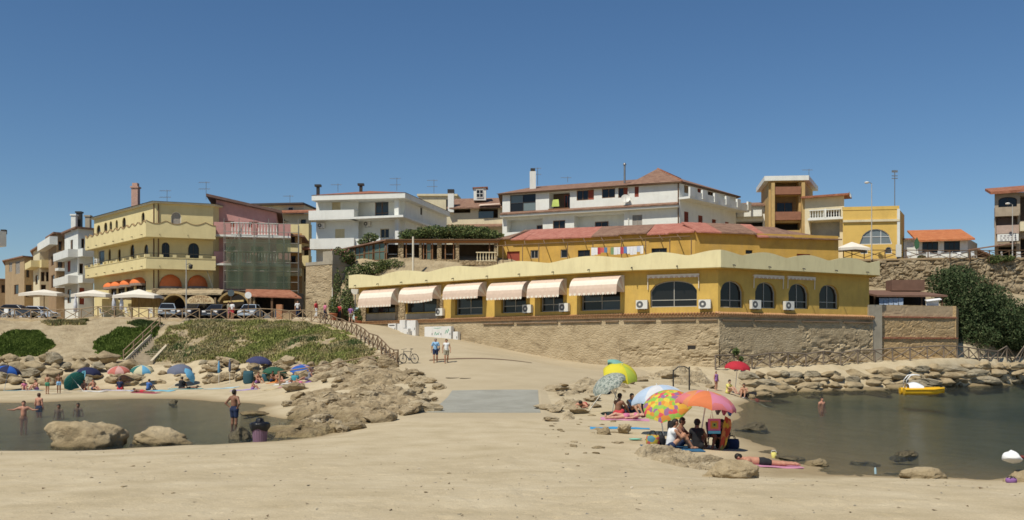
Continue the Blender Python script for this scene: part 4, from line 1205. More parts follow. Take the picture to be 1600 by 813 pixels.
def dome_awning(fr, T, p0, p1, yt, yb, m=M_oaw, proj=1.0):
    a, b_ = fr.s(p0), fr.s(p1); pm = (p0 + p1) / 2; z0 = fr.z(pm, yb); z1 = fr.z(pm, yt); w = (b_ - a) / 2; c = (a + b_) / 2
    g = MB(); NU, NV = 12, 6; vs = []
    for i in range(NU + 1):
        th = math.pi * i / NU
        for j in range(NV + 1):
            ph = math.pi / 2 * j / NV
            vs.append(fr.p(c - w * math.cos(th), .03 + proj * math.sin(th) * math.sin(ph) , z0 + (z1 - z0) * math.sin(th) * math.cos(ph)))
    fs = [(i * (NV + 1) + j, (i + 1) * (NV + 1) + j, (i + 1) * (NV + 1) + j + 1, i * (NV + 1) + j + 1) for i in range(NU) for j in range(NV)]
    g.add(vs, fs, 0, True)
    o = g.build('awning', m, T)
    h = MB()
    for i in range(NU):
        q = [vs[i * (NV + 1) + NV], vs[(i + 1) * (NV + 1) + NV]]
        h.add([q[0], q[1], q[1] - Vector((0, 0, .28)), q[0] - Vector((0, 0, .28))], [(0, 1, 2, 3)])
    h.build('valance', mat('grey_valance', (0.25, 0.19, 0.15)), o)
for q in ((170, 181.5, 441, 449.5), (180.5, 193.5, 439, 448), (195, 208.5, 436.5, 446), (210.5, 227.5, 433.5, 443.5)): dome_awning(fA, T, *q)
for q in ((249, 284, 429, 448), (293, 324.5, 430, 448)): dome_awning(fB, T, *q, proj=.8)
ac_unit(fA, fA.s(158), fA.z(158, 413), 'white air conditioner on the lower hotel balcony', o=.3)

# ------------------------------------------------------------------ pink house under scaffolding
T = thing('pink_house', 'pink house with sloping brown roof behind green netting', 'house', (PX(380, 109), 109, 6.2))
foot = bpoly([(337.5, 108.6), (432, 110), (428, 120), (343, 122)])
rs = dict(f=BF, g=[SHR], nx=2)
frs = body(T, foot, 6.0, 17.7, {0: [(350, 366, 339, 355, 'w', rs), (389, 404.5, 341, 356, 'w', rs), (352, 368, 385, 408, 'w', dict(f=BF)), (392, 412, 385, 408, 'w', dict(f=BF)), (356, 380, 420, 448, 'w', dict(f=DF)), (395, 420, 420, 448, 'w', dict(f=DF))]}, M_pink)
f = frs[0]
zl, zr = f.z(337.5, 312), f.z(433, 333)
g = MB(); g.add([f.p(0, 0, 17.68), f.p(f.L, 0, 17.68), f.p(f.L, 0, zr), f.p(0, 0, zl), f.p(0, -14, 17.68), f.p(f.L, -14, 17.68), f.p(f.L, -14, zr), f.p(0, -14, zl)], [(0, 1, 2, 3), (1, 5, 6, 2), (0, 3, 7, 4)]); g.build('gable', M_pink, T)
g = MB(); g.slab([f.p(-1.0, .7, zl + .55), f.p(f.L + .6, .7, zr + .2), f.p(f.L + .6, -14, zr + .2), f.p(-1.0, -14, zl + .55)], .3); g.build('roof', mat('brown_roof', (0.14, 0.085, 0.07), var=.2), T)
fb_ = f
for k, (yt, yb) in enumerate(((351, 373), (396, 417))):
    z0 = f.z(395, yb); z1 = f.z(395, yt)
    g = MB(); g.fbox(f, -.1, f.L + 1.6, 0, 1.5, z0, z0 + .22); g.build('balcony_slab', M_white, T)
    for a, b_ in ((-.1, 1.7), (4.0, 4.6), (6.9, f.L + 1.6)):
        g = MB(); g.fbox(f, a, b_, 1.36, 1.5, z0 + .22, z1); g.build('balcony_parapet', M_pink, T)
    for a, b_ in ((1.7, 4.0), (4.6, 6.9)): balustrade(f, T, a, b_, z0 + .22, z1 - z0 - .2, 1.43, M_white, step=.3)
# scaffold with netting
S_ = thing('scaffold', 'steel tube scaffold with green netting before the pink house', 'scaffold', (PX(400, 106.5), 106.5, 6.2))
fs2 = Fr((PX(350, 106.4), 106.4), (PX(466, 107.6), 107.6)); M_tube = mat('scaffold_tube', (0.30, 0.28, 0.24), rough=.5, metal=.4)
zt = fs2.z(400, 350)
for k in range(6):
    for o in (0, -1.0):
        g = MB(); s = fs2.L * k / 5; g.tube([fs2.p(s, o, 6.2), fs2.p(s, o, zt + (.6 if o == 0 else 0))], .04, 5); g.build('upright', M_tube, S_)
for k in range(5):
    z = 6.2 + (zt - 6.2) * (k + 1) / 5
    for dz in (0, .95):
        g = MB(); g.tube([fs2.p(0, .03, z + dz - .9), fs2.p(fs2.L, .03, z + dz - .9)], .035, 5); g.build('ledger', M_tube, S_)
    if k < 4:
        g = MB(); g.fbox(fs2, 0, fs2.L, -.95, -.05, z - .95, z - .88); g.build('deck_board', M_wood, S_)
for a, b_ in (((0, 6.3), (-2.2, 13)), ((.3, 14), (2.2, zt))):
    g = MB(); g.tube([fs2.p(a[0], .08, a[1]), fs2.p(b_[0], .08, b_[1])], .035, 5); g.build('brace', M_tube, S_)
mn = bpy.data.materials.new('green_netting'); mn.use_nodes = True
nn = mn.node_tree.nodes; ll = mn.node_tree.links; nb_ = nn['Principled BSDF']; nb_.inputs['Base Color'].default_value = (.10, .125, .075, 1); nb_.inputs['Roughness'].default_value = .9
tr_ = nn.new('ShaderNodeBsdfTransparent'); mx_ = nn.new('ShaderNodeMixShader'); mx_.inputs[0].default_value = .62
ll.new(tr_.outputs[0], mx_.inputs[1]); ll.new(nb_.outputs[0], mx_.inputs[2]); ll.new(mx_.outputs[0], nn['Material Output'].inputs['Surface'])
sA, sB = fs2.s(353), fs2.s(454); zA, zB = fs2.z(400, 452), fs2.z(400, 374); NX, NZ = 24, 12
vs = [fs2.p(sA + (sB - sA) * i / NX, .12 + .09 * math.sin(i * 1.3) * math.sin(3.1 * j / NZ) + .04 * math.sin(i * .5 + j), zA + (zB - zA) * j / NZ) for i in range(NX + 1) for j in range(NZ + 1)]
g = MB(); g.add(vs, [(i * (NZ + 1) + j, (i + 1) * (NZ + 1) + j, (i + 1) * (NZ + 1) + j + 1, i * (NZ + 1) + j + 1) for i in range(NX) for j in range(NZ)], 0, True); g.build('netting', mn, S_)

# ------------------------------------------------------------------ ochre house and cream block behind
T = thing('ochre_house', 'narrow ochre house with small balconies right of the scaffold', 'house', (PX(455, 112), 112, 6.2))
foot = bpoly([(420, 112), (472, 112.5), (469, 120), (425, 120)])
M_och = mat('ochre_brown_stucco', (0.50, 0.30, 0.12), var=.1, dirt=.4)
frs = body(T, foot, 6, 16.7, {0: [(425, 436, 345, 354, 'l', dict(bm=DARK)), (455, 461, 370, 384, 'w', dict(nx=1, f=DF)), (455, 462, 400, 412, 'w', dict(nx=1, f=DF)), (428, 450, 425, 450, 'w', dict(f=DF))]}, M_och)
f = frs[0]
g = MB(); g.slab([f.p(-.3, .5, 17.0), f.p(f.L + .3, .5, 16.4), f.p(f.L + .3, -7, 16.4), f.p(-.3, -7, 17.0)], .2); g.build('roof', M_tiled, T)
for yt, yb in ((383, 396), (420, 432)): solid_balcony(f, T, f.s(427), f.s(472), f.z(450, yb), f.z(450, yt), 1.0, M_cream)

T = thing('cream_block', 'pale cream block with flat dark roof line behind the pink house', 'building', (PX(440, 128), 128, 6.2))
foot = bpoly([(398, 128), (486, 127), (480, 140), (405, 140)])
frs = body(T, foot, 6, 21.0, {0: [(430, 445, 343, 353, 'w', dict(f=DF)), (470, 478, 343, 352, 'w', dict(f=DF, nx=1)), (475, 482, 385, 400, 'w', dict(f=DF, nx=1)), (475, 483, 420, 440, 'w', dict(f=DF, nx=1))]}, M_cream2)
f = frs[0]
g = MB(); g.slab([f.p(f.s(430), 1.0, 21.2), f.p(f.L + .6, 1.0, 21.2), f.p(f.L + .6, -1, 21.7), f.p(f.s(430), -1, 21.7)], .18); g.build('tile_canopy', M_tile, T)
for yt, yb in ((352, 378), (401, 417)): solid_balcony(f, T, f.s(453), f.L + .1, f.z(470, yb), f.z(470, yt), 1.2, M_cream)
g = MB(); f3 = f.off(-1.5); g.fbox(f3, f3.s(399), f3.s(475), -6, 0, 20.9, f3.z(440, 321)); g.build('attic', M_cream2, T)
for a, b_ in ((418, 427), (450, 459)):
    window(f3, T, f3.s(a), f3.s(b_), f3.z(440, 331), f3.z(440, 324), 0, WF, GL, 1, 1, rec=-.05)
g = MB(); g.fbox(f3, f3.s(396), f3.s(477), -6.5, .8, f3.z(440, 321), f3.z(440, 318.5)); g.build('roof', mat('dark_roof_edge', ()), T)

# ------------------------------------------------------------------ white two-storey house
T = thing('white_house', 'white house with low hipped red roof and broad white balconies', 'house', (PX(560, 111), 111, 12))
foot = bpoly([(494, 114), (560, 113), (560.5, 114.2), (632, 112.6), (698, 127)]) + [(-18, 131)]
wsh = dict(f=SHC, g=[SHC], nx=2)
frs = body(T, foot, 9.0, 20.7, {0: [(518.5, 532, 315.5, 331, 'w', wsh), (523.5, 538.5, 358, 375, 'w', wsh)],
       2: [(586, 607, 314.5, 341, 'w', dict(f=BF, g=[GLB], nx=2, ny=(.3,))), (594, 608, 357.5, 372, 'w', dict(f=SHC, g=[GL], nx=2))],
       3: [(657, 660, 323, 336, 'w', dict(f=DF, nx=1)), (667, 672, 325, 328, 'w', dict(f=DF, nx=1))]}, M_white)
f0, f2_, f3_ = frs[0], frs[2], frs[3]
hf = [(PX(487, 112.2), 112.2), (PX(633, 110.2), 110.2), (PX(703, 126), 126), (PX(570, 131), 131)]
g = MB(); g.prism(hf, 20.5, 21.1); g.build('eaves', M_white, T)
g = MB(); e4 = [Vector((p[0], p[1], 21.12)) for p in grow(hf, .06)]; r0 = Vector((PX(577, 117), 117, 22.4)); r1 = Vector((PX(600, 124), 124, 22.4))
for q in ([e4[0], e4[1], r0], [e4[1], e4[2], r1, r0], [e4[2], e4[3], r1], [e4[3], e4[0], r0, r1]): g.add(q, [tuple(range(len(q)))])
ro = g.build('roof', M_tile, T)
for px, dd, h in ((497, 115, 1.3), (564, 116, 1.6)):
    g = MB(); p = P(px, 305, dd); g.box((p.x, p.y, 21.3 + h / 2), (.35, .35, h)); g.box((p.x, p.y, 21.4 + h), (.75, .6, .25)); g.build('chimney', M_dmetal, ro)
z = f0.z(520, 346); solid_balcony(f0, T, f0.s(490), f0.L, z, f0.z(520, 331.5), 1.5, M_white)
g = MB(); g.fbox(f2_, -.0, f2_.L + .9, 0, 2.6, z, z + .25); g.fbox(f3_, 0, f3_.L, 0, .8, z, z + .25); g.build('terrace_slab', M_white, T)
g = MB(); g.fbox(f2_, f2_.s(625), f2_.s(631.5), 1.2, 1.7, z + .25, 20.5); g.build('pier', M_white, T)
g = MB(); g.fbox(f2_, f2_.s(626), f2_.s(631.5), 1.2, 1.7, 12, z); g.build('pier', M_white, T)
z = f0.z(520, 391); solid_balcony(f0, T, f0.s(492), f0.L, z, f0.z(520, 375), 1.5, M_white)
solid_balcony(f2_, T, 0.02, f2_.s(606), z, f2_.z(580, 376), 2.2, M_white)
g = MB(); g.fbox(f0, -2.2, -.1, .0, 1.4, f0.z(485, 391), f0.z(485, 388.5)); g.build('side_canopy', M_tile, T)
for ff, px, py, lb in ((f0, 503, 357, 'white air conditioner by the white house lower window'), (f2_, 575, 354.5, 'white air conditioner on the recessed wall of the white house'), (f3_, 655, 323, 'white air conditioner on the shaded side of the white house')):
    ac_unit(ff, ff.s(px), ff.z(px, py), lb, o=.02)
# gray retaining wall below it, with a coping block
T = thing('garden_wall', 'tall grey-brown rendered wall below the white house', 'wall', (PX(510, 103), 103, 6))
gw = bpoly([(478, 104.5), (519, 102.2), (548, 105)])
for i in range(2):
    f = Fr(gw[i], gw[i + 1]); relief_wall('wall_face', f, 5.6, 12.2 if i == 0 else 13.0, M_retw if i == 0 else M_grey, T, amp=.05, batter=.1, seed=120 + i, lower=1)
    g = MB(); g.fbox(f, 0, f.L, -.4, .06, 12.2, 12.55 if i == 0 else 13.2); g.build('coping', M_grey, T)
g = MB(); f = Fr(gw[0], gw[1]); g.fbox(f, f.L - 1.4, f.L, -.3, .0, 12.55, 13.6); g.build('parapet_block', M_grey, T)

# ------------------------------------------------------------------ veranda with stone pillars
T = thing('veranda', 'long veranda restaurant with stone pillars, glazed side panels and dark roof', 'veranda', (PX(680, 104), 104, 12.5))
v0 = Fr((PX(546, 106.2), 106.2), (PX(604, 103.2), 103.2)); v1 = Fr((PX(604, 103.2), 103.2), (PX(776, 103.2), 103.2))
zf = v1.z(680, 407); ztop = v1.z(680, 374.5)
for i, (a, b_) in enumerate(((622, 630.5), (655, 659), (683, 690), (712, 717.5), (772, 777))):
    g = MB(); g.fbox(v1, v1.s(a), v1.s(b_), -.3, .12, zf - .3, ztop - .25); g.build('stone_pillar', M_stonew, T)
g = MB(); g.fbox(v1, -.2, v1.L, -.25, .1, zf - .45, zf + .0); g.build('plinth', M_stonew, T)
g = MB(); g.fbox(v1, v1.s(593), v1.s(645), .0, .2, zf - 1.6, zf + .1); g.build('stone_base', M_stonew, T)
g = MB(); g.fbox(v1, v1.s(652), v1.s(716), .0, .2, zf - 1.6, zf + .1); g.build('stone_base', M_stonew, T)
g = MB(); g.fbox(v1, -.3, v1.L + .3, -.15, .2, ztop - .38, ztop - .15); g.build('beam', mat('orange_wood', (0.33, 0.16, 0.07), var=.15), T)
for a, b_, rev in ((546, 553, 0), (555, 569, 0), (570, 583, 0), (584.5, 602, 0)):
    z0 = v0.z(575, 407) - .1 if a > 560 else v0.z(575, 410); z1 = v0.z((a + b_) / 2, np.interp(a, [546, 585], [388, 380]))
    window(v0, T, v0.s(a), v0.s(b_), z0, z1, 0, BF, glass('veranda_glass', (0.10, 0.14, 0.11), .12), 2, 2, rec=0, name='glazed_panel')
for a, b_ in ((666, 674),): window(v1, T, v1.s(a), v1.s(b_), zf, ztop - .4, 0, BF, glass('veranda_glass', ()), 1, 2, rec=0, name='glazed_panel')
for px in (603, 634, 661, 675, 695, 708, 764):
    g = MB(); g.fbox(v1, v1.s(px), v1.s(px + 1.6), -.1, .08, zf, ztop - .38); g.build('wood_post', BF, T)
g = MB(); g.fbox(v1, -.5, v1.L, -5.2, -5, zf - .5, ztop); g.build('back_wall', mat('veranda_inner', (0.16, 0.12, 0.09)), T)
g = MB(); g.fbox(v1, -.5, v1.L, -5, -.3, zf - .5, zf - .05); g.build('floor', M_pave, T)
g = MB(); g.slab([v0.p(-.6, .5, v0.z(550, 388)), v1.p(0, .5, ztop), v1.p(0, -5.2, ztop + .6), v0.p(-.6, -5, v0.z(550, 386))], .14); g.build('roof_slope', M_tiled, T)
g = MB(); g.slab([v1.p(0.02, .55, ztop), v1.p(v1.L + .4, .55, ztop), v1.p(v1.L + .4, -5.2, ztop + .5), v1.p(0.02, -5.2, ztop + .5)], .14); g.build('roof', M_woodd, T)
balustrade(v1, T, v1.s(744), v1.s(776), v1.z(760, 409.5), 1.0, .7, M_cream2, step=.3)
g = MB(); g.fbox(v1, v1.s(722), v1.s(777), .5, .9, v1.z(760, 416), v1.z(760, 409.5)); g.build('terrace_edge', M_stonew, T)
for k, px in enumerate((612, 640, 668, 700)):
    p = v1.p(v1.s(px), -1.2, zf); t = thing('cafe_table', 'white cloth table inside the veranda, ' + ('leftmost', 'left of the pole', 'behind the glazed door', 'rightmost')[k], 'table', p, 'veranda tables')
    g = MB(); g.box(p + Vector((0, 0, .74)), (.9, .9, .05)); g.build('table_top', M_cloth_w, t); g = MB(); g.tube([p, p + Vector((0, 0, .72))], .05); g.build('leg', M_woodd, t)
# pole in front
b0 = P(645.5, 430, 100); b1 = P(645.5, 370, 100)
g = MB(); g.tube([b0 - Vector((0, 0, 1.5)), b1], [.13, .10], 8); o = g.build('utility_pole', mat('pole_cream', (0.62, 0.58, 0.48))); tag(o, 'plain cream utility pole in front of the veranda', 'pole')

# ------------------------------------------------------------------ cream house between
T = thing('cream_house', 'small cream house with tiled roofs left of the long white building', 'house', (PX(740, 131), 131, 14))
foot = bpoly([(703, 131), (786, 130)]) + [(1, 142), (-9, 142)]
frs = body(T, foot, 12, 22.3, {0: [(706, 735, 322, 333, 'l', dict(bm=mat('room_brown', (0.10, 0.07, 0.05)))), (748, 778, 321, 341, 'l', dict(bm=mat('room_brown', ()), doors=[(.1, .45)]))]}, M_cream2)
f = frs[0]
g = MB(); g.slab([f.p(-.3, .8, 22.3), f.p(f.L + .3, .8, 22.3), f.p(f.L + .3, -5, 24.4), f.p(-.3, -5, 24.4)], .18); ro = g.build('roof', M_tiled, T)
g = MB(); g.slab([f.p(-.3, 1.4, f.z(740, 357)), f.p(f.L, 1.4, f.z(740, 355)), f.p(f.L, -.1, f.z(740, 350)), f.p(-.3, -.1, f.z(740, 350))], .15); g.build('canopy', M_tiled, T)
balz = f.z(760, 341)
g = MB(); g.fbox(f, f.s(748), f.s(771), .02, .08, balz, balz + .9); g.build('balcony_glass', glass('balcony_glass', (0.10, 0.14, 0.15)), T)
g = MB(); g.slab([f.p(f.s(750), 1.1, f.z(765, 323)), f.p(f.s(782), 1.1, f.z(765, 321)), f.p(f.s(782), 0, f.z(765, 318)), f.p(f.s(750), 0, f.z(765, 319))], .04); g.build('awning', M_awn_p, T)
g = MB(); p = P(705, 318, 131); g.box((p.x, 130.6, p.z), (.8, .8, 2.6)); g.build('chimney', M_white, T); g = MB(); g.box((p.x, 130.6, p.z + 1.55), (.9, .9, .5)); g.build('chimney_cap', M_dmetal, T)
g = MB(); p = P(750, 306, 133); g.box((p.x, 133, p.z + .1), (1.7, 1.6, 1.7)); dm = g.build('dormer', M_white, T); g = MB(); g.slab([(p.x - 1, 132, p.z + 1.0), (p.x + 1.1, 132, p.z + 1.1), (p.x + 1.1, 134, p.z + 1.1), (p.x - 1, 134, p.z + 1.0)], .12); g.build('dormer_roof', M_tile, dm)
fd = Fr((p.x - .6, 132.19), (p.x + .6, 132.19)); window(fd, dm, .1, 1.1, p.z - .4, p.z + .7, 0, WF, GL, 3, 3, rec=-.02) if False else window(fd, T, .1, 1.1, p.z - .4, p.z + .7, 0, WF, GL, 2, 2, rec=-.06)
T = thing('pale_block', 'pale flat-topped block behind the white and cream houses', 'building', (PX(690, 150), 150, 14))
foot = bpoly([(655, 150), (712, 150)]) + [(-8, 160), (-14, 160)]
body(T, foot, 13, 27.0, {0: [(697, 702, 312, 330, 'w', dict(f=DF, nx=1))]}, M_cream2)
g = MB(); g.prism(grow(foot, .3), 27.0, 27.3); g.build('cornice', M_cream2, T)

# ------------------------------------------------------------------ long white building
T = thing('long_white_building', 'long white apartment building with brown tiled roof and loggias above the restaurant', 'building', (PX(980, 118), 118, 14))
foot = bpoly([(785, 124), (1062, 115), (1150, 126)]) + [(27, 134), (-1, 134)]
RB = mat('room_brown', ())
lg = dict(bm=RB)
frs = body(T, foot, 12, 23.0, {
    0: [(797, 837, 304, 330.5, 'w', dict(f=DF, g=[GL, glass('loggia_glass', (0.16, 0.20, 0.20), .1)], nx=2, ny=(.52,))), (858, 890.5, 299, 327, 'l', dict(bm=RB, doors=[(.55, .85)], f=SHR, dh=.9)), (901, 928, 296.5, 313, 'w', dict(f=BF, g=[GL, GL, SHR], nx=3)),
        (940.5, 961, 293, 309.5, 'w', dict(f=BF, nx=2)), (966, 982, 291.5, 309, 'w', dict(f=BF, g=[GL, SHR], nx=2)), (991.5, 998, 289, 308, 'sr'),
        (792, 848, 342, 362, 'l', dict(bm=M_white, doors=[(.72, .97)], dh=.55)), (864, 883, 344.5, 358, 'w', dict(f=BF)), (897, 975, 335, 358, 'l', dict(bm=M_white, doors=[(.35, .62)], dh=.6)), (988, 1003.5, 336, 354, 'sg')],
    1: [(1069, 1076, 287, 302, 'sw'), (1090, 1097, 293, 308, 'sr'), (1106, 1116, 296.5, 315, 'w', dict(f=BF, nx=2)), (1131.5, 1138, 304, 320, 'w', dict(f=BF, nx=1)),
        (1069, 1076, 331, 349, 'sr'), (1091, 1098, 337, 356, 'sr'), (1112.5, 1119, 343, 360, 'sr'), (1133, 1139, 347, 364, 'sr')]}, M_white)
fa, fb = frs[0], frs[1]
zE = 23.0
e = grow(foot, .55)
g = MB(); g.prism(e, zE, zE + .12); g.build('eaves', M_woodd, T)
cr = fa.s(982)
g = MB(); A_ = fa.p(-.6, .6, zE + .13); B_ = fa.p(cr, .6, zE + .13); C_ = fa.p(cr, -6, zE + 1.9); D_ = fa.p(2.2, -6, zE + 1.9); E_ = fa.p(-.6, -12, zE + .13); F_ = fa.p(cr, -14, zE + .13)
g.add([A_, B_, C_, D_, E_, F_], [(0, 1, 2, 3), (0, 3, 4), (3, 2, 5, 4)]); ro = g.build('roof', M_tiled, T)
g = MB(); ap = P(1010, 262, 121); A_ = fa.p(cr, .65, zE + .14); B_ = Vector((e[1][0], e[1][1], zE + .14)); C_ = Vector((e[2][0], e[2][1], zE + .14)); D_ = fa.p(cr, -14, zE + .14); rr = fa.p(fa.s(1010), -5.5, ap.z); r2 = fb.p(fb.L - 3, -6.5, ap.z - .2)
for q in ([A_, B_, rr], [B_, C_, r2, rr], [A_, rr, D_], [rr, r2, C_, D_]): g.add(q, [tuple(range(len(q)))])
g.build('corner_roof', M_tiled, T)
g = MB(); g.tube([rr, B_], .09, 6); g.tube([rr, r2], .09, 6); g.build('ridge_tiles', M_tile, ro)
# string canopy and slabs on the front
g = MB(); a, b_ = fa.s(785), fa.s(1061); z0 = fa.z(785, 338); z1 = fa.z(1061, 316); zz = (fa.z(785, 336) + fa.z(1061, 317)) / 2
g.add([fa.p(a, .9, zz - .1), fa.p(b_, .9, zz - .1), fa.p(b_, 0, zz + .22), fa.p(a, 0, zz + .22), fa.p(a, .9, zz - .22), fa.p(b_, .9, zz - .22), fa.p(b_, 0, zz - .22), fa.p(a, 0, zz - .22)], [(0, 1, 2, 3), (4, 5, 1, 0), (5, 4, 7, 6), (1, 5, 6, 2), (0, 3, 7, 4)]); g.build('tile_ledge', M_tiled, T)
g = MB(); g.fbox(fa, a, b_, .02, .75, zz - .48, zz - .24); g.build('floor_slab', M_white, T)
# balcony on the shaded side
zb = fb.z(1105, 322)
g = MB(); g.fbox(fb, -.2, fb.L + .8, 0, 1.5, zb, zb + .25); bo = g.build('balcony', M_white, T)
for k in range(6):
    s = -.2 + (fb.L + .6) * k / 5; g = MB(); g.fbox(fb, s, s + .9 if k else s + 1.2, 1.3, 1.55, zb + .25, zb + 1.35); g.build('balcony_pier', M_white, bo)
for k in range(5):
    s = -.2 + (fb.L + .6) * k / 5; g = MB(); g.fbox(fb, s + .9, s + (fb.L + .6) / 5, 1.34, 1.46, zb + .25, zb + .95); g.build('balcony_panel', M_white, bo)
g = MB(); g.tube([fa.p(fa.L - .15, .1, zE), fa.p(fa.L - .15, .1, 13)], .07, 6); g.build('downpipe', mat('brown_pipe', ()), T)
g = MB(); s = fa.s(982); g.tube([fa.p(s, .1, zE), fa.p(s, .1, 13)], .06, 6); g.build('downpipe', M_white, T)
g = MB(); p = P(832.5, 290, 126); g.box((p.x, p.y, p.z + .5), (.8, .8, 2.6)); g.build('chimney', M_white, ro); g = MB(); g.box((p.x, p.y, p.z + 2.0), (.6, .6, .4)); g.build('chimney_cap', M_dmetal, ro)
g = MB(); p = P(976, 286, 119); g.tube([p, p + Vector((0, 0, 2.2))], .12, 8); g.lathe([(.2, 2.2), (.2, 2.35), (.05, 2.5)], p, 8); g.build('flue_pipe', M_metal, ro)
def dish(c, r, label, aim=(0, -1, .35), group='satellite dishes', m=None):
    aim = Vector(aim).normalized(); t = thing('satellite_dish', label, 'satellite dish', c, group)
    R = aim.to_track_quat('Z', 'Y').to_matrix(); g = MB(); prof = []
    for k in range(5): rr_ = r * k / 4; prof.append((max(rr_, .001), .25 * r * (k / 4) ** 2))
    g.lathe(prof, (0, 0, 0), 14, cap=False); g.v = [tuple(R @ Vector(v) + Vector(c)) for v in g.v]; g.build('reflector', m or M_acw, t)
    g = MB(); g.tube([Vector(c) - aim * .02, Vector(c) - aim * .25 - Vector((0, 0, .35))], .03, 5); g.build('bracket', M_metal, t)
    g = MB(); g.tube([Vector(c) + R @ Vector((0, -r * .9, .2 * r)), Vector(c) + aim * r * .9], .015, 4); g.build('feed_arm', M_metal, t)
dish(fa.p(fa.s(979), .5, fa.z(979, 312)), .55, 'white satellite dish on the front of the long white building')
dish(P(1327, 305, 120), .4, 'white satellite dish on the roof edge left of the arched yellow hall', aim=(.8, -.6, .3))
# laundry on the loggia
g = MB(); a, b_ = fa.s(864), fa.s(873); z = fa.z(868, 312)
g.add([fa.p(a, .05, z), fa.p(b_, .05, z), fa.p(b_ + .1, .08, z - .9), fa.p(a - .15, .09, z - .9)], [(0, 1, 2, 3)]); o = g.build('laundry', mat('lime_cloth', (0.50, 0.60, 0.16), rough=.9)); tag(o, 'lime green cloth hung over the loggia rail', 'laundry')
g = MB(); a, b_ = fa.s(858), fa.s(890); z = fa.z(874, 326)
g.fbox(fa, a, b_, .02, .3, z - .2, z); g.build('flower_ledge', BF, T)

# ------------------------------------------------------------------ old ochre building with tiled roofs
T = thing('old_ochre_building', 'long old ochre building with patched clay roofs behind the wavy parapet', 'building', (PX(1000, 99), 99, 10))
foot = bpoly([(778, 104), (1086, 96), (1310, 101)]) + [(32, 107), (-2, 110)]
foot = bpoly([(778, 104.5), (1086, 97.5), (1310, 101.5)]) + [(34.5, 106.5), (19, 104.5), (0, 110.5)]
dk = dict(f=DF, nx=1)
frs = body(T, foot, 9, 15.1, {0: [(792, 812, 393, 408, 'w', dict(f=SHR, g=[SHR], nx=1)), (829, 841, 391, 404, 'w', dict(f=SHG, nx=2)), (876, 887, 390, 403, 'w', dict(f=SHG, nx=1)), (903, 922, 391, 403, 'w', dict(f=DF, nx=2)), (978, 991, 388, 397, 'w', dk), (1018, 1042, 388, 397, 'w', dict(f=DF, nx=2))],
   1: [(1118, 1138, 394, 400, 'w', dk), (1165, 1176, 391, 397, 'w', dk), (1245, 1266, 397, 403, 'w', dict(f=SHR, g=[SHR], nx=2))]}, M_yel2)
fa, fb = frs[0], frs[1]
g = MB(); 
# patched roof sheets, each its own tint
cuts = [778, 800, 822, 892, 926, 968, 1012, 1046, 1086]
rm = [M_tiled, M_tiler, M_tiler, M_tiler, M_tiled, M_tiled, M_tiler, M_tiler]
for k in range(len(cuts) - 1):
    a, b_ = fa.s(cuts[k]), fa.s(cuts[k + 1]); za = 15.05 + .12 * random.uniform(-1, 1)
    g = MB(); back0 = fa.p(a + (2.5 if k == 0 else 0), -4.2, 16.55); back1 = fa.p(b_, -4.2, 16.55)
    q0, q1 = fa.p(a, .45, za), fa.p(b_ - .02, .45, za)
    g.slab([q0, q1, back1, back0], .13); g.build('roof_sheet', rm[k], T)
cuts = [1086, 1125, 1180, 1198, 1236, 1312]; rm = [M_tiler, M_tiled, M_tiler, M_tiled, M_tiled]
for k in range(len(cuts) - 1):
    a, b_ = fb.s(cuts[k]) + .02, fb.s(cuts[k + 1]); za = (15.05 if k < 2 else 14.75)
    zr0 = 16.5 if k < 3 else 16.3; zr1 = 16.5 if k < 3 else (16.3 if k == 3 else 15.2)
    g = MB(); g.slab([fb.p(a, .45, za), fb.p(b_, .45, za), fb.p(b_ - (1.8 if k == 4 else 0), -3.4, zr1), fb.p(a, -3.4, zr0)], .13); g.build('roof_sheet', rm[k], T)
# bare timber frame in front
M_pole = mat('old_pole', (0.19, 0.12, 0.07), rough=.9, var=.2)
W = thing('pergola_frame', 'bare timber awning frame leaning on the old ochre building', 'frame', fa.p(fa.L / 2, 2, 10))
fo = fa.off(1.3)
z_h = fa.z(930, 382) 
g = MB(); g.tube([fo.p(.5, .7, z_h), fo.p(fo.L - .2, .7, z_h + .25)], .05, 6); g.build('crossbeam', M_pole, W)
for k, px in enumerate((790, 820, 850, 880, 912, 940, 970, 1000, 1030, 1058)):
    s = fa.s(px)
    g = MB(); g.tube([fa.p(s, .2, 14.85), fa.p(s + .75, 2.05, z_h - .05)], .05, 5); g.build('rafter', M_pole, W)
for px in (796, 826, 851, 895, 934, 978, 1015, 1052, 1085):
    s = fa.s(px); g = MB(); g.tube([fa.p(s, 2.05, 9.3), fa.p(s, 2.05, z_h + .05)], .05, 6); g.build('post', M_pole, W)
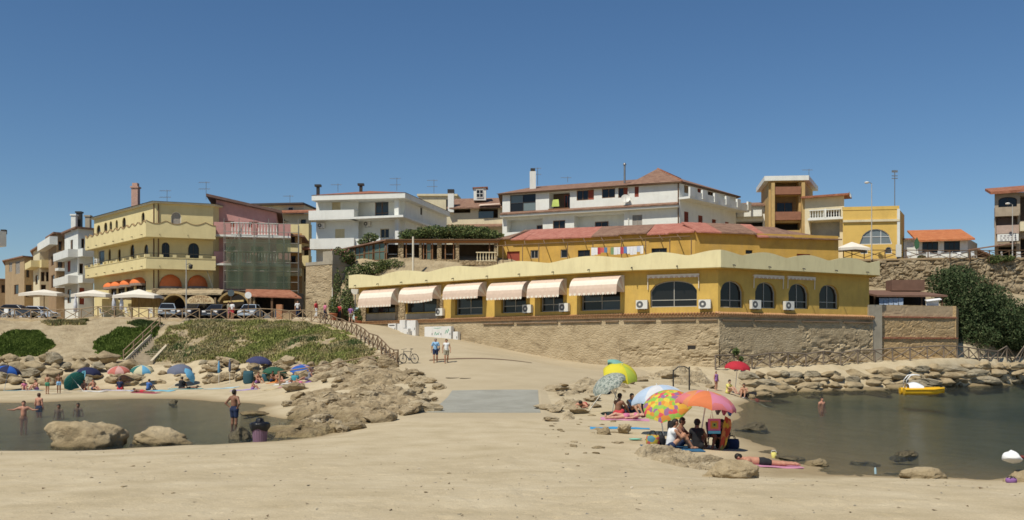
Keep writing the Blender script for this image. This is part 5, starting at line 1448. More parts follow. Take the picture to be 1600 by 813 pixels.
# washing line
cols = [(.74, .74, .74), (.74, .74, .76), (.45, .05, .07), (.55, .12, .12), (.1, .2, .35), (.6, .35, .1), (.2, .3, .15), (.74, .74, .74), (.7, .7, .74), (.45, .06, .08), (.12, .2, .45), (.74, .74, .74), (.72, .72, .76), (.74, .74, .74), (.5, .56, .7), (.74, .74, .74)]
nm = ('white sheet', 'white pillowcase', 'red shirt', 'rust red towel', 'navy cloth', 'orange cloth', 'olive cloth', 'white shirt', 'pale sheet', 'crimson towel', 'blue cloth', 'white towel', 'pale grey sheet', 'white vest', 'lilac sheet', 'white bedsheet')
s = fa.s(932); k = 0; zc = fa.z(970, 389); send = fa.s(1012); wid = (send - s) / len(cols)
for k, c in enumerate(cols):
    a = s + wid * k; h = random.uniform(.5, .85) if c[0] < .7 else random.uniform(.65, .9)
    g = MB(); NX = 3; vs = []
    for i in range(NX + 1):
        for j in range(4): vs.append(fa.p(a + wid * .97 * i / NX, 2.2 + .05 * math.sin(i * 2 + k) * j / 3, zc - .05 * math.sin(math.pi * (k + i / NX) / len(cols)) - h * j / 3))
    g.add(vs, [(i * 4 + j, (i + 1) * 4 + j, (i + 1) * 4 + j + 1, i * 4 + j + 1) for i in range(NX) for j in range(3)], 0, True)
    o = g.build('laundry', mat('laundry_%02d' % k, c, rough=.9, var=.1, scale=8)); side = ('left end' if k < 4 else 'left half' if k < 8 else 'right half' if k < 12 else 'right end')
    tag(o, f'{nm[k]} on the washing line above the parapet, {side}', 'laundry', 'laundry on the line')
g = MB(); g.tube([fa.p(s - .3, 2.2, zc + .03), fa.p(send + .3, 2.2, zc + .03)], .015, 4); o = g.build('washing_line', M_dmetal); tag(o, 'thin washing line strung before the old ochre building', 'line')

# ------------------------------------------------------------------ tower house and wings on the right
T = thing('tower_house', 'narrow ochre tower house with stacked red-brown balconies', 'house', (PX(1230, 123), 123, 14))
foot = bpoly([(1201, 123), (1257, 122.6), (1270, 130)]) + [(34, 131)]
frs = body(T, foot, 13, 24.6, {0: [(1211, 1248, 285, 301, 'l', dict(bm=mat('tan_wall', (0.30, 0.20, 0.10)), doors=[(.3, .8)], f=SHC, g=SHC, dh=.75)), (1211, 1248, 305, 340, 'l', dict(bm=mat('tan_wall', ()), doors=[(.15, .85)], dh=.75)), (1211, 1250, 348, 360, 'l', dict(bm=DARK))]}, mat('tower_ochre', (0.50, 0.34, 0.14), var=.1, dirt=.4))
f = frs[0]
for yt, yb in ((293, 303), (332, 343)):
    solid_balcony(f, T, f.s(1209), f.s(1250), f.z(1230, yb) - .15, f.z(1230, yt), .6, mat('red_brown_panel', (0.27, 0.125, 0.075)), slab=.3)
for a in (1204, 1251): 
    g = MB(); g.fbox(f, f.s(a), f.s(a + 5), 0, .75, 14, f.z(1230, 287)); g.build('pier', mat('tower_ochre', ()), T)
g = MB(); e = grow(foot, .6); g.prism(e, 24.6, 25.2); g.build('roof', M_white, T)
T = thing('white_balcony_house', 'low white house with balcony left of the ochre tower', 'house', (PX(1175, 128), 128, 14))
foot = bpoly([(1146, 128), (1201, 127), (1198, 136), (1150, 136)])
frs = body(T, foot, 12, 22.3, {0: [(1150, 1192, 346, 362, 'l', dict(bm=DARK)), (1160, 1184, 327, 336, 'w', dict(f=WF, g=GLB))]}, M_white)
f = frs[0]; g = MB(); g.slab([f.p(-.4, .6, 22.2), f.p(f.L, .6, 22.2), f.p(f.L, -5, 23.3), f.p(-.4, -5, 23.3)], .2); g.build('roof', M_tiled, T)
solid_balcony(f, T, f.s(1152), f.s(1190), f.z(1170, 340), f.z(1170, 330), 1.0, M_white)
T = thing('pale_balcony_house', 'pale house with baluster balcony between ochre tower and arched yellow hall', 'house', (PX(1290, 122), 122, 14))
foot = bpoly([(1257.5, 121.8), (1319, 120), (1312, 132), (1262, 132)])
frs = body(T, foot, 12, 22.4, {0: [(1265, 1314, 328, 342, 'l', dict(bm=M_white, doors=[(.5, .9)], dh=.9)), (1266, 1312, 346, 372, 'l', dict(bm=mat('blue_grey_wall', (0.42, 0.42, 0.40))))]}, M_cream2)
f = frs[0]; g = MB(); g.slab([f.p(-.4, .8, 22.4), f.p(f.L + .6, .8, 22.5), f.p(f.L + .6, -6, 23), f.p(-.4, -6, 22.9)], .25); g.build('roof', M_tile, T)
g = MB(); g.fbox(f, f.s(1263), f.L - .1, .02, 1.0, f.z(1290, 345), f.z(1290, 342)); g.build('balcony_slab', M_white, T)
balustrade(f, T, f.s(1265), f.s(1314), f.z(1290, 342), 1.05, .9, M_white, step=.3)
g = MB(); g.fbox(f, f.s(1289), f.s(1292), .78, 1.02, f.z(1290, 342), f.z(1290, 328)); g.build('balcony_pier', M_white, T)

T = thing('arched_hall', 'plain yellow hall with great half-round window above the right-hand wall', 'building', (PX(1365, 114), 114, 13))
foot = bpoly([(1317, 114), (1405, 113), (1413, 118), (1405, 124), (1320, 124)])
M_hall = mat('hall_yellow', (0.66, 0.44, 0.12), var=.06, scale=.8, dirt=.3, dirt_col=(.45, .27, .08))
frs = body(T, foot, 12, 19.6, {0: [(1343, 1394, 358, 382, 'a', dict(f=WF, g=[glass('hall_glass', (0.17, 0.20, 0.21), .12)], nx=3, ny=(.5,), rise=1.0)), (1344.5, 1356, 387, 397, 'a', dict(f=WF, g=GLB, nx=1)), (1383, 1394, 386, 397, 'a', dict(f=WF, g=GLB, nx=1))]}, M_hall)
f = frs[0]
g = MB(); g.fbox(f, 0, f.L, .0, .22, f.z(1360, 347), f.z(1360, 343.5)); g.build('cornice', M_cream2, T)
g = MB(); g.fbox(f, 0, f.L, -.35, .05, 19.6, 20.0); g.build('parapet', M_hall, T)
g = MB(); g.fbox(f, f.L - .25, f.L + .05, -.2, .16, 12, 19.62); g.build('corner_pilaster', M_white, T)
T = thing('roadside_house', 'low white house with orange tiled roof and two dark openings', 'house', (PX(1470, 116), 116, 13))
foot = bpoly([(1412, 116.5), (1512, 115), (1527, 121), (1520, 125), (1415, 125)])
frs = body(T, foot, 12, 16.4, {0: [(1416, 1428, 376, 387, 'w', dict(f=WF, g=[mat('white_pane', (0.6, 0.62, 0.62))], nx=1)), (1441, 1466, 378, 395, 'w', dict(f=DF, nx=3)), (1475, 1500, 377, 394, 'w', dict(f=DF, nx=3))]}, M_white)
f = frs[0]; g = MB(); g.slab([f.p(f.s(1430), .9, 16.2), f.p(f.L + .6, .9, 16.3), f.p(f.L + .4, -5, 18.1), f.p(f.s(1430), -5, 18.1)], .2); g.build('roof', M_tileo, T)
g = MB(); g.slab([f.p(-.2, .5, 16.5), f.p(f.s(1430) - .05, .5, 16.5), f.p(f.s(1430) - .05, -4, 17), f.p(-.2, -4, 17)], .15); g.build('side_roof', M_tile, T)

T = thing('corner_building', 'grey-beige three-storey building with dark loggias at the right edge', 'building', (PX(1580, 114), 114, 13))
foot = bpoly([(1554, 114), (1640, 112), (1640, 124), (1556, 124)])
frs = body(T, foot, 12, 21.6, {0: [(1560, 1589, 308, 325, 'a', dict(f=DF, g=[GL], nx=2, rise=.35)), (1556, 1590, 338, 353, 'l', dict(bm=mat('mauve_wall', (0.30, 0.22, 0.2)))), (1594, 1632, 305, 345, 'l', dict(bm=RB)), (1560, 1588, 385, 402, 'l', dict(bm=DARK)), (1594, 1635, 372, 402, 'l', dict(bm=DARK))]}, mat('corner_beige', (0.36, 0.29, 0.21), var=.1, dirt=.3))
f = frs[0]; g = MB(); g.slab([f.p(-.5, .8, 21.7), f.p(f.L, .8, 21.9), f.p(f.L, -5, 23.2), f.p(-.5, -5, 23)], .3); g.build('roof', M_tile, T)
solid_balcony(f, T, f.s(1553.5), f.s(1591), f.z(1572, 339), f.z(1572, 325), .8, mat('corner_beige', ()))
solid_balcony(f, T, f.s(1556), f.s(1591), f.z(1572, 366), f.z(1572, 353), .6, mat('mauve_panel', (0.42, 0.31, 0.25)))
solid_balcony(f, T, f.s(1592), f.L, f.z(1610, 362), f.z(1610, 348), 1.0, M_cream2)
g = MB(); a, b_ = f.s(1557), f.s(1590); g.fbox(f, a, b_, .7, .8, f.z(1572, 378), f.z(1572, 367)); sg = g.build('sign_board', M_white, T)
for r in range(3):
    z = f.z(1572, 369.6 + r * 3.2); x = a + .3
    while x < b_ - .3:
        w = random.uniform(.12, .3)
        g = MB(); g.fbox(f, x, min(x + w, b_ - .2), .801, .806, z - .1, z + .07); g.build('lettering', mat('grey_letters', (0.32, 0.30, 0.30)), sg); x += w + random.uniform(.08, .2)
g = MB(); g.slab([f.p(-3.0, 1.8, f.z(1545, 391)), f.p(2.0, 1.8, f.z(1560, 383)), f.p(2.0, 0, f.z(1560, 380)), f.p(-2.5, 0, f.z(1545, 389))], .1); g.build('awning', M_tiled, T)
T = thing('far_villa', 'small shaded house with sloping roof behind the roadside house', 'house', (PX(1535, 135), 135, 13))
foot = bpoly([(1522, 135), (1542, 135)]) + [(68, 142), (64, 142)]
body(T, foot, 12, 16, {0: [(1526, 1531, 388, 396, 'w', dict(f=DF, nx=1))]}, M_beige); f = Fr(foot[0], foot[1])
g = MB(); g.slab([f.p(-.5, .5, 17.6), f.p(f.L + 1.2, .5, 16), f.p(f.L + 1.2, -6, 16), f.p(-.5, -6, 17.6)], .2); g.build('roof', M_tiled, T)

# rubble wall under the upper street on the right
T = thing('rubble_wall', 'rough rubble wall below the upper street on the right', 'wall', (PX(1480, 107), 107, 9))
rp = [(PX(1340, 109.5), 109.5), (PX(1480, 107.5), 107.5), (PX(1700, 108.5), 108.5)]
M_rub = rich('rubble', [(0.25, (0.14, 0.10, 0.06)), (0.5, (0.30, 0.23, 0.14)), (0.8, (0.45, 0.37, 0.25))], scale=1.2, bump=.9, bscale=6, bdist=.1, vor=1.2, vscale=1.3, fine=.2)
for i in range(2):
    f = Fr(rp[i], rp[i + 1]); relief_wall('wall_face', f, 8.0, 13.25, M_rub, T, amp=.28, batter=.3, seed=200 + i, lower=1.2, gs=.16)
    g = MB(); g.fbox(f, 0, f.L, -1.5, .02, 13.2, 13.4); g.build('coping', M_beige, T)

# ------------------------------------------------------------------ left street houses
def street_house(name, label, pts, z1, m, wins, roofm, balc=(), bm=None, back=12, z0=6.0):
    foot = bpoly(pts); a, b_ = foot[0], foot[-1]
    foot = foot + [(b_[0] * (b_[1] + back) / b_[1] - .6, b_[1] + back), (a[0] * (a[1] + back) / a[1] + .6, a[1] + back)]
    T = thing(name, label, 'house', (foot[1][0], foot[1][1], 6.2))
    frs = body(T, foot, z0, z1, wins, m)
    g = MB(); g.prism(grow(foot, .45), z1, z1 + .2); g.build('roof', roofm, T)
    for fi, p0, p1, yt, yb, pr in balc:
        f = frs[fi]; solid_balcony(f, T, f.s(p0), f.s(p1), f.z((p0 + p1) / 2, yb), f.z((p0 + p1) / 2, yt), pr, bm or M_white)
    return T, frs
sw = dict(f=BF, nx=1)
street_house('street_house', 'white street house with three white balconies left of the cream hotel', [(101, 130), (122, 124), (146, 125.5)], 18.7, M_white,
    {0: [(110, 114, 375, 390, 'w', sw), (105, 110, 408, 425, 'w', dict(f=SHR, g=SHR, nx=1)), (105, 111, 452, 474, 'w', sw)], 1: [(127, 132, 373, 388, 'w', sw), (135, 139, 370, 386, 'w', sw), (124, 130, 412, 428, 'w', sw), (124, 132, 450, 476, 'w', dict(f=SHR, g=SHR, nx=1))]}, M_tiled,
    [(0, 98, 122, 394, 406, 1.2), (0, 98, 122, 434, 446, 1.2), (1, 122, 141, 390, 402, 1.3), (1, 122, 143, 431, 443, 1.3)])
street_house('street_house', 'brown street house with dark balconies and rising roof on the left street', [(76, 140), (88, 134), (104, 135)], 19.2, mat('brown_stucco', (0.34, 0.23, 0.13), var=.12, dirt=.4),
    {1: [(91, 97, 377, 392, 'w', sw), (90, 98, 404, 420, 'w', sw), (92, 98, 432, 448, 'w', sw)], 0: [(80, 84, 400, 415, 'w', sw), (80, 85, 430, 450, 'w', sw)]}, M_tiled, [(0, 70, 90, 376, 388, 1.0), (1, 86, 103, 420, 424, 1.2), (1, 86, 103, 446, 450, 1.2)])
street_house('street_house', 'cream street house with faded yellow balcony further up the left street', [(52, 152), (62, 146), (80, 147)], 18.5, M_cream2,
    {1: [(64, 70, 425, 440, 'w', sw), (72, 77, 425, 440, 'w', sw), (64, 72, 445, 462, 'w', sw)], 0: [(55, 59, 430, 445, 'w', sw)]}, M_tiled, [(0, 52, 62, 410, 420, 1.2), (1, 62, 80, 407, 419, 1.2)], M_cream)
street_house('street_house', 'tan gabled stone-coloured house at the end of the left street', [(8, 168), (38, 160), (58, 162)], 18.4, M_beige,
    {0: [(14, 19, 410, 425, 'sg'), (24, 31, 408, 428, 'sg'), (22, 29, 445, 460, 'w', sw)], 1: [(41, 46, 420, 434, 'w', sw), (40, 50, 445, 465, 'w', sw)]}, M_tiled)
street_house('street_house', 'dark tan house with low roofs at the far left end of the street', [(-30, 178), (-5, 172), (12, 173)], 15.5, M_beige,
    {1: [(0, 5, 425, 435, 'w', sw), (2, 8, 445, 458, 'w', sw)]}, M_tiled)
street_house('street_house', 'white-balconied building just cut by the left picture edge', [(-120, 120), (-14, 112)], 16.5, M_white,
    {0: [(-40, -25, 395, 420, 'w', sw)]}, M_tiled, [(0, -60, 10, 366, 389, 1.6)])
g = MB(); p = P(6, 366, 110.5); g.box((p.x, p.y, p.z + .25), (.5, .5, .5)); g.tube([(p.x, p.y, p.z - .1), (p.x, p.y, p.z + .2)], .05); o = g.build('floodlight', M_dmetal); tag(o, 'small dark floodlight on the white balcony at left edge', 'lamp')
for px, d, z in ((116, 126, 20.9), (124, 127, 21.5), (138, 127, 21)):
    g = MB(); x = PX(px, d); g.box((x, d, 19.6), (.6, .6, 2.0 if px != 124 else 3.0)); g.box((x, d, 20.7 if px != 124 else 21.2), (.8, .8, .2)); o = g.build('roof_chimney', M_white if px == 116 else M_dmetal if px == 124 else M_grey)
    tag(o, {116: 'short white chimney on the white street house', 124: 'tall black flue beside the white street chimney', 138: 'grey chimney nearest the cream hotel roof'}[px], 'chimney')
for q in ((322, 284, 312, 118, 'tall antenna over the pink house roof', 0), (261, 297, 317, 118, 'faint antenna above the hotel roof'), (620, 278, 298, 124, 'antenna above the white house roof ridge'), (678, 281, 302, 126, 'antenna right of the white house roof'),
          (887, 276, 285, 125, 'small antenna at the middle of the long white roof', 1), (840, 262, 290, 126, 'antenna mast beside the white chimney'), (1264, 264, 278, 126, 'antenna on the ochre tower roof', 1), (528, 287, 300, 122, 'thin antenna over the left of the white house', 1), (453, 305, 319, 130, 'antenna on the cream block roof', 1)):
    antenna(*q[:5], style=q[5] if len(q) > 5 else 0)
# ------------------------------------------------------------------ timber fences with crossed braces
def resample(pts, step):
    pts = [Vector(p) for p in pts]; acc = [0]
    for a, b_ in zip(pts[:-1], pts[1:]): acc.append(acc[-1] + (b_ - a).length)
    n_ = max(1, round(acc[-1] / step)); out = []
    for k in range(n_ + 1):
        t = acc[-1] * k / n_
        for i in range(len(pts) - 1):
            if acc[i] - 1e-9 <= t <= acc[i + 1] + 1e-6:
                out.append(pts[i].lerp(pts[i + 1], (t - acc[i]) / max(1e-9, acc[i + 1] - acc[i]))); break
    return out
def fence(pts, label, step=1.7, h=1.08, r=.055, m=None, cross=True, snap=True, name='timber_fence'):
    q = resample(pts, step); m = m or M_wood
    if snap: q = [Vector((p.x, p.y, gz(p.x, p.y))) for p in q]
    T = thing(name, label, 'fence', q[len(q) // 2])
    for i, p in enumerate(q):
        g = MB(); g.tube([p - Vector((0, 0, .3)), p + Vector((random.uniform(-.02, .02), 0, h + .03))], r, 6); g.build('post', m, T)
        if i + 1 < len(q):
            n_ = q[i + 1]; up = Vector((0, 0, 1))
            g = MB(); g.tube([p + up * h, n_ + up * h], r * .85, 6); g.build('rail', m, T)
            if cross:
                g = MB(); g.tube([p + up * .08, n_ + up * (h - .08)], r * .7, 5); g.build('brace', m, T)
                if cross == 2 or i % 2 == 0 or True:
                    g = MB(); g.tube([p + up * (h - .08) + Vector((0, .06, 0)), n_ + up * .08 + Vector((0, .06, 0))], r * .7, 5); g.build('brace', m, T)
    return T
fp = [P(*q) for q in FENCE]
M_fl = mat('fence_wood', (0.30, 0.215, 0.13), rough=.9, var=.22, scale=3)
fence([fp[0], fp[1], fp[2], fp[3], P(312, 500, 95)], 'long timber fence with crossed braces along the left promenade', 1.75, m=M_fl)
fence([P(330, 500.2, 94.8), *fp[4:7]], 'timber fence beside the parked cars above the bank', 1.75, m=M_fl)
fence(fp[6:], 'timber fence running down the ramp edge to the bicycle', 1.45, m=mat('fence_wood_dark', (0.19, 0.125, 0.075), rough=.9, var=.2))
fence([P(437, 590, 66.5), P(470, 583, 66.8), P(520, 577, 67), P(575, 570, 67.2), P(620, 573, 67.2)], 'broken low timber fence climbing the rocks towards the ramp', 2.2, h=.95, m=M_fl)
fr_pts = [P(*q) for q in FENCE_R]
fence(fr_pts, 'grey timber fence on the sea walk below the old wall', 1.9, h=1.05, r=.065, m=mat('fence_wood_grey', (0.20, 0.155, 0.115), rough=.9, var=.2))
fence([P(1318, 404, 110), P(1412, 404, 109), P(1480, 405, 107.2), P(1700, 404, 108)], 'timber fence along the upper street on the right', 2.2, h=.95, snap=False, m=M_woodd)
# pale kerb under the promenade fence
kp = resample([fp[0], *fp[1:9]], 1.5)
g = MB()
for a, b_ in zip(kp[:-1], kp[1:]):
    za, zb = gz(a.x, a.y), gz(b_.x, b_.y); d = (b_ - a); d.z = 0; d.normalize(); nn_ = Vector((d.y, -d.x, 0))
    vs = []
    for p, z in ((a, za), (b_, zb)):
        for o in (.12, .5):
            for zz in (z - .6, z + .10): vs.append((p.x + nn_.x * o, p.y + nn_.y * o, zz))
    g.add(vs, [(0, 1, 3, 2), (4, 6, 7, 5), (0, 4, 5, 1), (2, 3, 7, 6), (0, 2, 6, 4), (1, 5, 7, 3)])
g.build('kerb', rich('kerb_stone', [(0.3, (0.40, 0.30, 0.17)), (.7, (0.56, 0.44, 0.27))], scale=1.5, bump=.5, bscale=5), kind='structure')
# thin dark brown strip laid across the ramp
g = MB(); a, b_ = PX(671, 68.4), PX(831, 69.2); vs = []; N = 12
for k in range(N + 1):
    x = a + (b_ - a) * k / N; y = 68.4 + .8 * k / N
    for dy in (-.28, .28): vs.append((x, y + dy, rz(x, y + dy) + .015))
g.add(vs, [(2 * k, 2 * k + 2, 2 * k + 3, 2 * k + 1) for k in range(N)]); g.build('ramp_strip', mat('strip_brown', (0.16, 0.10, 0.06), rough=.9, var=.2), kind='structure')
for px, d, r in ((707, 58.8, .42), (727, 58.3, .36)):
    x = PX(px, d); z = rz(x, d); g = MB(); g.lathe([(r, 0), (r, .018), (r * .86, .02), (r * .84, .012), (.01, .012)], (x, d, z), 18, cap=False); o = g.build('manhole_cover', mat('worn_iron', (0.20, 0.15, 0.10), rough=.8)); tag(o, 'left worn manhole cover on the ramp' if px == 707 else 'right worn manhole cover on the ramp', 'manhole cover')

# ------------------------------------------------------------------ stairs on the bank
T = thing('beach_stairs', 'concrete stairs with wooden handrail from promenade down to the left beach', 'stairs', P(222, 571, 82))
s_top = P(270, 512, 93.2); s_bot = P(216, 567, 81.6); NS = 18
s_dir = (s_top - s_bot); hd = Vector((s_dir.x, s_dir.y, 0)).normalized(); sd_ = Vector((hd.y, -hd.x, 0)); Wd = 1.0
M_step = mat('stair_concrete', (0.40, 0.33, 0.23), var=.12, dirt=.3)
for k in range(NS):
    p = s_bot.lerp(s_top, (k + .5) / NS); L = Vector((s_dir.x, s_dir.y, 0)).length / NS
    R = Matrix((sd_, hd, Vector((0, 0, 1)))).transposed(); hz_ = s_dir.z / NS
    g = MB(); g.box(p - Vector((0, 0, .3)), (Wd * 2, L * 1.02, .6), R); g.build('step', M_step, T)
for sgn in (-1, 1):
    a = s_bot + sd_ * sgn * (Wd + .12); b_ = s_top + sd_ * sgn * (Wd + .12)
    g = MB(); g.bar(a - Vector((0, 0, .55)), b_ - Vector((0, 0, .55)), .22, 1.5); g.build('stringer', mat('pale_stringer', (0.52, 0.44, 0.31), var=.1), T)
for k in range(5):
    p = s_bot.lerp(s_top, k / 4) - sd_ * (Wd + .2); g = MB(); g.tube([p - Vector((0, 0, .3)), p + Vector((0, 0, 1.1))], .06, 6); g.build('post', M_fl, T)
for h in (1.05, .55):
    g = MB(); g.tube([s_bot - sd_ * (Wd + .2) + Vector((0, 0, h)), s_top - sd_ * (Wd + .2) + Vector((0, 0, h))], .05, 6); g.build('handrail', M_fl, T)
g = MB(); g.box(s_top + hd * .9 + Vector((0, 0, .12)), (2.4, 1.9, .3), R); g.build('landing', M_step, T)
g = MB(); e = s_top + hd * 1.8; pr = P(300, 500, 95); g.bar(e + Vector((0, 0, .1)), Vector((pr.x, pr.y, gz(pr.x, pr.y) + .05)), 2.0, .25); g.build('top_ramp', M_step, T)

# ------------------------------------------------------------------ cars
def make_car(col, name, label, group):
    T = thing(name, label, 'car', (0, 0, 0), group); mp_ = mat('car_paint_' + name + '_%d' % int(col[0] * 1000), col, rough=.25, var=.02, spec=.6)
    # side profile (y from front -2.0 to rear 2.0, z), half width by height
    prof = [(-2.0, .32), (-2.02, .55), (-1.95, .72), (-1.05, .92), (-.95, .93), (1.85, .98), (1.98, .8), (2.0, .4), (1.9, .3)]
    g = MB()
    def sect(xw, pr, sm=0): return [(xw, y, z) for y, z in pr]
    ins = [(y * .97, .32 + (z - .32) * .96) for y, z in prof]
    rings = [sect(-.80, ins), sect(-.84, prof), sect(.84, prof), sect(.80, ins)]
    rings = [[(x, y, z) for x, y, z in r] for r in rings]; n_ = len(prof)
    for r in range(3):
        g.add(rings[r] + rings[r + 1], [(k, (k + 1) % n_, n_ + (k + 1) % n_, n_ + k) for k in range(n_)])
    g.add(rings[0], [tuple(range(n_))[::-1]]); g.add(rings[3], [tuple(range(n_))]); g.build('body', mp_, T)
    cab = [(-.95, .93), (-.25, 1.42), (1.15, 1.46), (1.8, .98)]
    g = MB(); lo = [(-.78, -.95, .93), (.78, -.95, .93), (.78, 1.8, .98), (-.78, 1.8, .98)]; hi = [(-.60, -.22, 1.43), (.60, -.22, 1.43), (.60, 1.15, 1.46), (-.60, 1.15, 1.46)]
    g.add(hi + [(-.55, -.1, 1.49), (.55, -.1, 1.49), (.55, 1.05, 1.51), (-.55, 1.05, 1.51)], [(0, 1, 5, 4), (1, 2, 6, 5), (2, 3, 7, 6), (3, 0, 4, 7), (4, 5, 6, 7)]); g.build('roof', mp_, T)
    for nm_, q in (('windscreen', (0, 1)), ('side_window', (1, 2)), ('rear_window', (2, 3)), ('side_window', (3, 0))):
        i, j = q; g = MB(); g.add([lo[i], lo[j], hi[j], hi[i]], [(0, 1, 2, 3)]); g.build(nm_, GL, T)
    for i in range(4):
        g = MB(); g.tube([lo[i], hi[i]], .045, 5); g.build('pillar', mp_, T)
    for x in (-.74, .74):
        for y in (-1.25, 1.25):
            g = MB(); g.tube([(x - .1, y, .31), (x + .1, y, .31)], .31, 14); w = g.build('wheel', mat('tyre', (0.02, 0.02, 0.02), rough=.9), T)
            s_ = 1 if x > 0 else -1; g = MB(); g.tube([(x + s_ * .08, y, .31), (x + s_ * .115, y, .31)], .19, 12); g.build('hub', M_metal, w)
    for x in (-.6, .6):
        g = MB(); g.box((x, -1.99, .68), (.36, .12, .17)); g.build('headlight', mat('headlight', (0.75, 0.75, 0.75), rough=.15), T)
    g = MB(); g.box((0, -2.015, .66), (.7, .06, .14)); g.build('grille', DARK, T)
    g = MB(); g.box((0, -2.03, .45), (.5, .03, .12)); g.build('licence_plate', M_white, T)
    g = MB(); g.box((0, -2.0, .38), (1.64, .14, .16)); g.build('bumper', mp_, T)
    return T
def put(T, px, d, rot=0, dz=0, z=None):
    x = PX(px, d); T.location = (x, d, (gz(x, d) if z is None else z) + dz); T.rotation_euler = (0, 0, rot); return T
put(make_car((.34, .40, .47), 'parked_car', 'silver-blue parked car nose-on behind the fence', 'cars parked along the promenade'), 391, 98.6, .05)
put(make_car((.05, .06, .08), 'parked_car', 'dark parked car left of the silver one', 'cars parked along the promenade'), 340, 98.9, -.1)
put(make_car((.035, .04, .06), 'parked_car', 'dark parked car beneath the curved sign', 'cars parked along the promenade'), 305, 99.0, -.25)
put(make_car((.04, .05, .07), 'parked_car', 'dark car parked sideways behind the fence, nearest the left edge', 'cars parked along the promenade'), 28, 103, 1.5)
put(make_car((.45, .50, .58), 'parked_car', 'pale blue car behind the large white parasol on the left', 'cars parked along the promenade'), 62, 106, 1.3)
put(make_car((.30, .36, .42), 'parked_car', 'grey car half hidden behind the thatched arch', 'cars parked along the promenade'), 262, 99.5, .3)

# ------------------------------------------------------------------ beach bars along the promenade
M_thatch = rich('thatch', [(0.3, (0.28, 0.18, 0.07)), (.6, (0.42, 0.29, 0.13)), (.85, (0.52, 0.39, 0.2))], scale=3, stretch=(3, 3, .6), bump=.8, bscale=16, bdist=.05)
M_tan = mat('tan_board', (0.46, 0.31, 0.15), var=.12)
def vault(T, p0, p1, yt, yb, d, dep, m, nm='thatch_vault'):
    a, b_ = PX(p0, d), PX(p1, d); zt = P(0, yt, d).z; zb = P(0, yb, d).z; c = (a + b_) / 2; w = (b_ - a) / 2; g = MB(); N = 14; vs = []
    for i in range(N + 1):
        t = math.pi * i / N
        for rr_ in (1, .88):
            for y in (d, d + dep): vs.append((c - w * rr_ * math.cos(t), y, zb + (zt - zb) * rr_ * math.sin(t)))
    for i in range(N):
        k = 4 * i; g.add([vs[k], vs[k + 1], vs[k + 5], vs[k + 4], vs[k + 2], vs[k + 3], vs[k + 7], vs[k + 6]], [(0, 1, 2, 3), (4, 7, 6, 5), (0, 3, 7, 4), (1, 5, 6, 2)])
    return g.build(nm, m, T)
T = thing('beach_bar', 'thatched beach bar with arched canopies and curved sign below the hotel', 'bar', (PX(315, 101), 101, 6.25))
vault(T, 252, 292, 459, 480, 100.5, 3, M_thatch)
vault(T, 338, 391, 455, 480, 101, 3, M_thatch)
g = MB(); d = 100.2; a, b_ = PX(291, d), PX(335, d); zt = P(0, 461, d).z; zb = P(0, 474.5, d).z; pts = [(a, zb)] + [((a + b_) / 2 - (b_ - a) / 2 * math.cos(math.pi * i / 14), zb + .12 + (zt - zb - .12) * math.sin(math.pi * i / 14)) for i in range(15)] + [(b_, zb)]
n_ = len(pts); vs = [(x, d, z) for x, z in pts] + [(x, d + .12, z) for x, z in pts]
g.add(vs, [tuple(range(n_))[::-1], tuple(range(n_, 2 * n_))] + [(i, (i + 1) % n_, n_ + (i + 1) % n_, n_ + i) for i in range(n_)]); sb = g.build('sign_board', mat('sign_cream', (0.62, 0.48, 0.27), var=.06), T)
def text_on(txt, size, loc, m, parent, rot=(math.radians(90), 0, 0), name='lettering'):
    cu = bpy.data.curves.new(name, 'FONT'); cu.body = txt; cu.size = size; cu.align_x = 'CENTER'; cu.align_y = 'CENTER'; cu.extrude = .008
    tmp = bpy.data.objects.new('tmp', cu); COL.objects.link(tmp); tmp.rotation_euler = rot; tmp.location = loc
    bpy.context.view_layer.update(); dg = bpy.context.evaluated_depsgraph_get(); me = bpy.data.meshes.new_from_object(tmp.evaluated_get(dg)); me.transform(tmp.matrix_world)
    bpy.data.objects.remove(tmp); me.transform(Matrix.Translation(-tot(parent))); me.materials.clear(); me.materials.append(m)
    o = bpy.data.objects.new(name, me); COL.objects.link(o); o.parent = parent; TOT[o.name] = tot(parent); return o
M_let = mat('brown_letters', (0.32, 0.16, 0.07))
text_on('CREPERIA', .42, ((a + b_) / 2, d - .01, zb + .66), M_let, sb)
text_on('GELATERIA', .46, ((a + b_) / 2, d - .01, zb + .26), M_let, sb)
g = MB(); g.slab([(PX(246, 101.5), 101, P(0, 458, 101).z), (PX(348, 101.5), 101, P(0, 458, 101).z), (PX(348, 104), 104.5, P(0, 452, 104).z), (PX(246, 104), 104.5, P(0, 452, 104).z)], .2); g.build('gravel_roof', M_retw, T)
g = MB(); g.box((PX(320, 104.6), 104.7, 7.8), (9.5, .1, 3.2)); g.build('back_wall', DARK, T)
for px in (252, 291, 336, 391):
    g = MB(); x = PX(px, 100.6); g.box((x, 100.7, 7.4), (.18, .18, 2.3)); g.build('post', M_wood, T)
g = MB(); g.box((PX(365, 100.4), 100.4, P(0, 471, 100.4).z), (2.1, .1, .18), Matrix.Rotation(-.06, 3, 'Y')); g.build('sign_bar', mat('yellow_bar', (0.62, 0.45, 0.18)), T)
g = MB(); g.box((PX(228, 101), 101, P(0, 473, 101).z), (3.0, .12, 1.0)); g.build('cane_screen', M_thatch, T)
T = thing('hotel_terrace', 'low cream stepped terrace wall before the hotel, beside white parasols', 'terrace', (PX(185, 101), 101, 6.25))
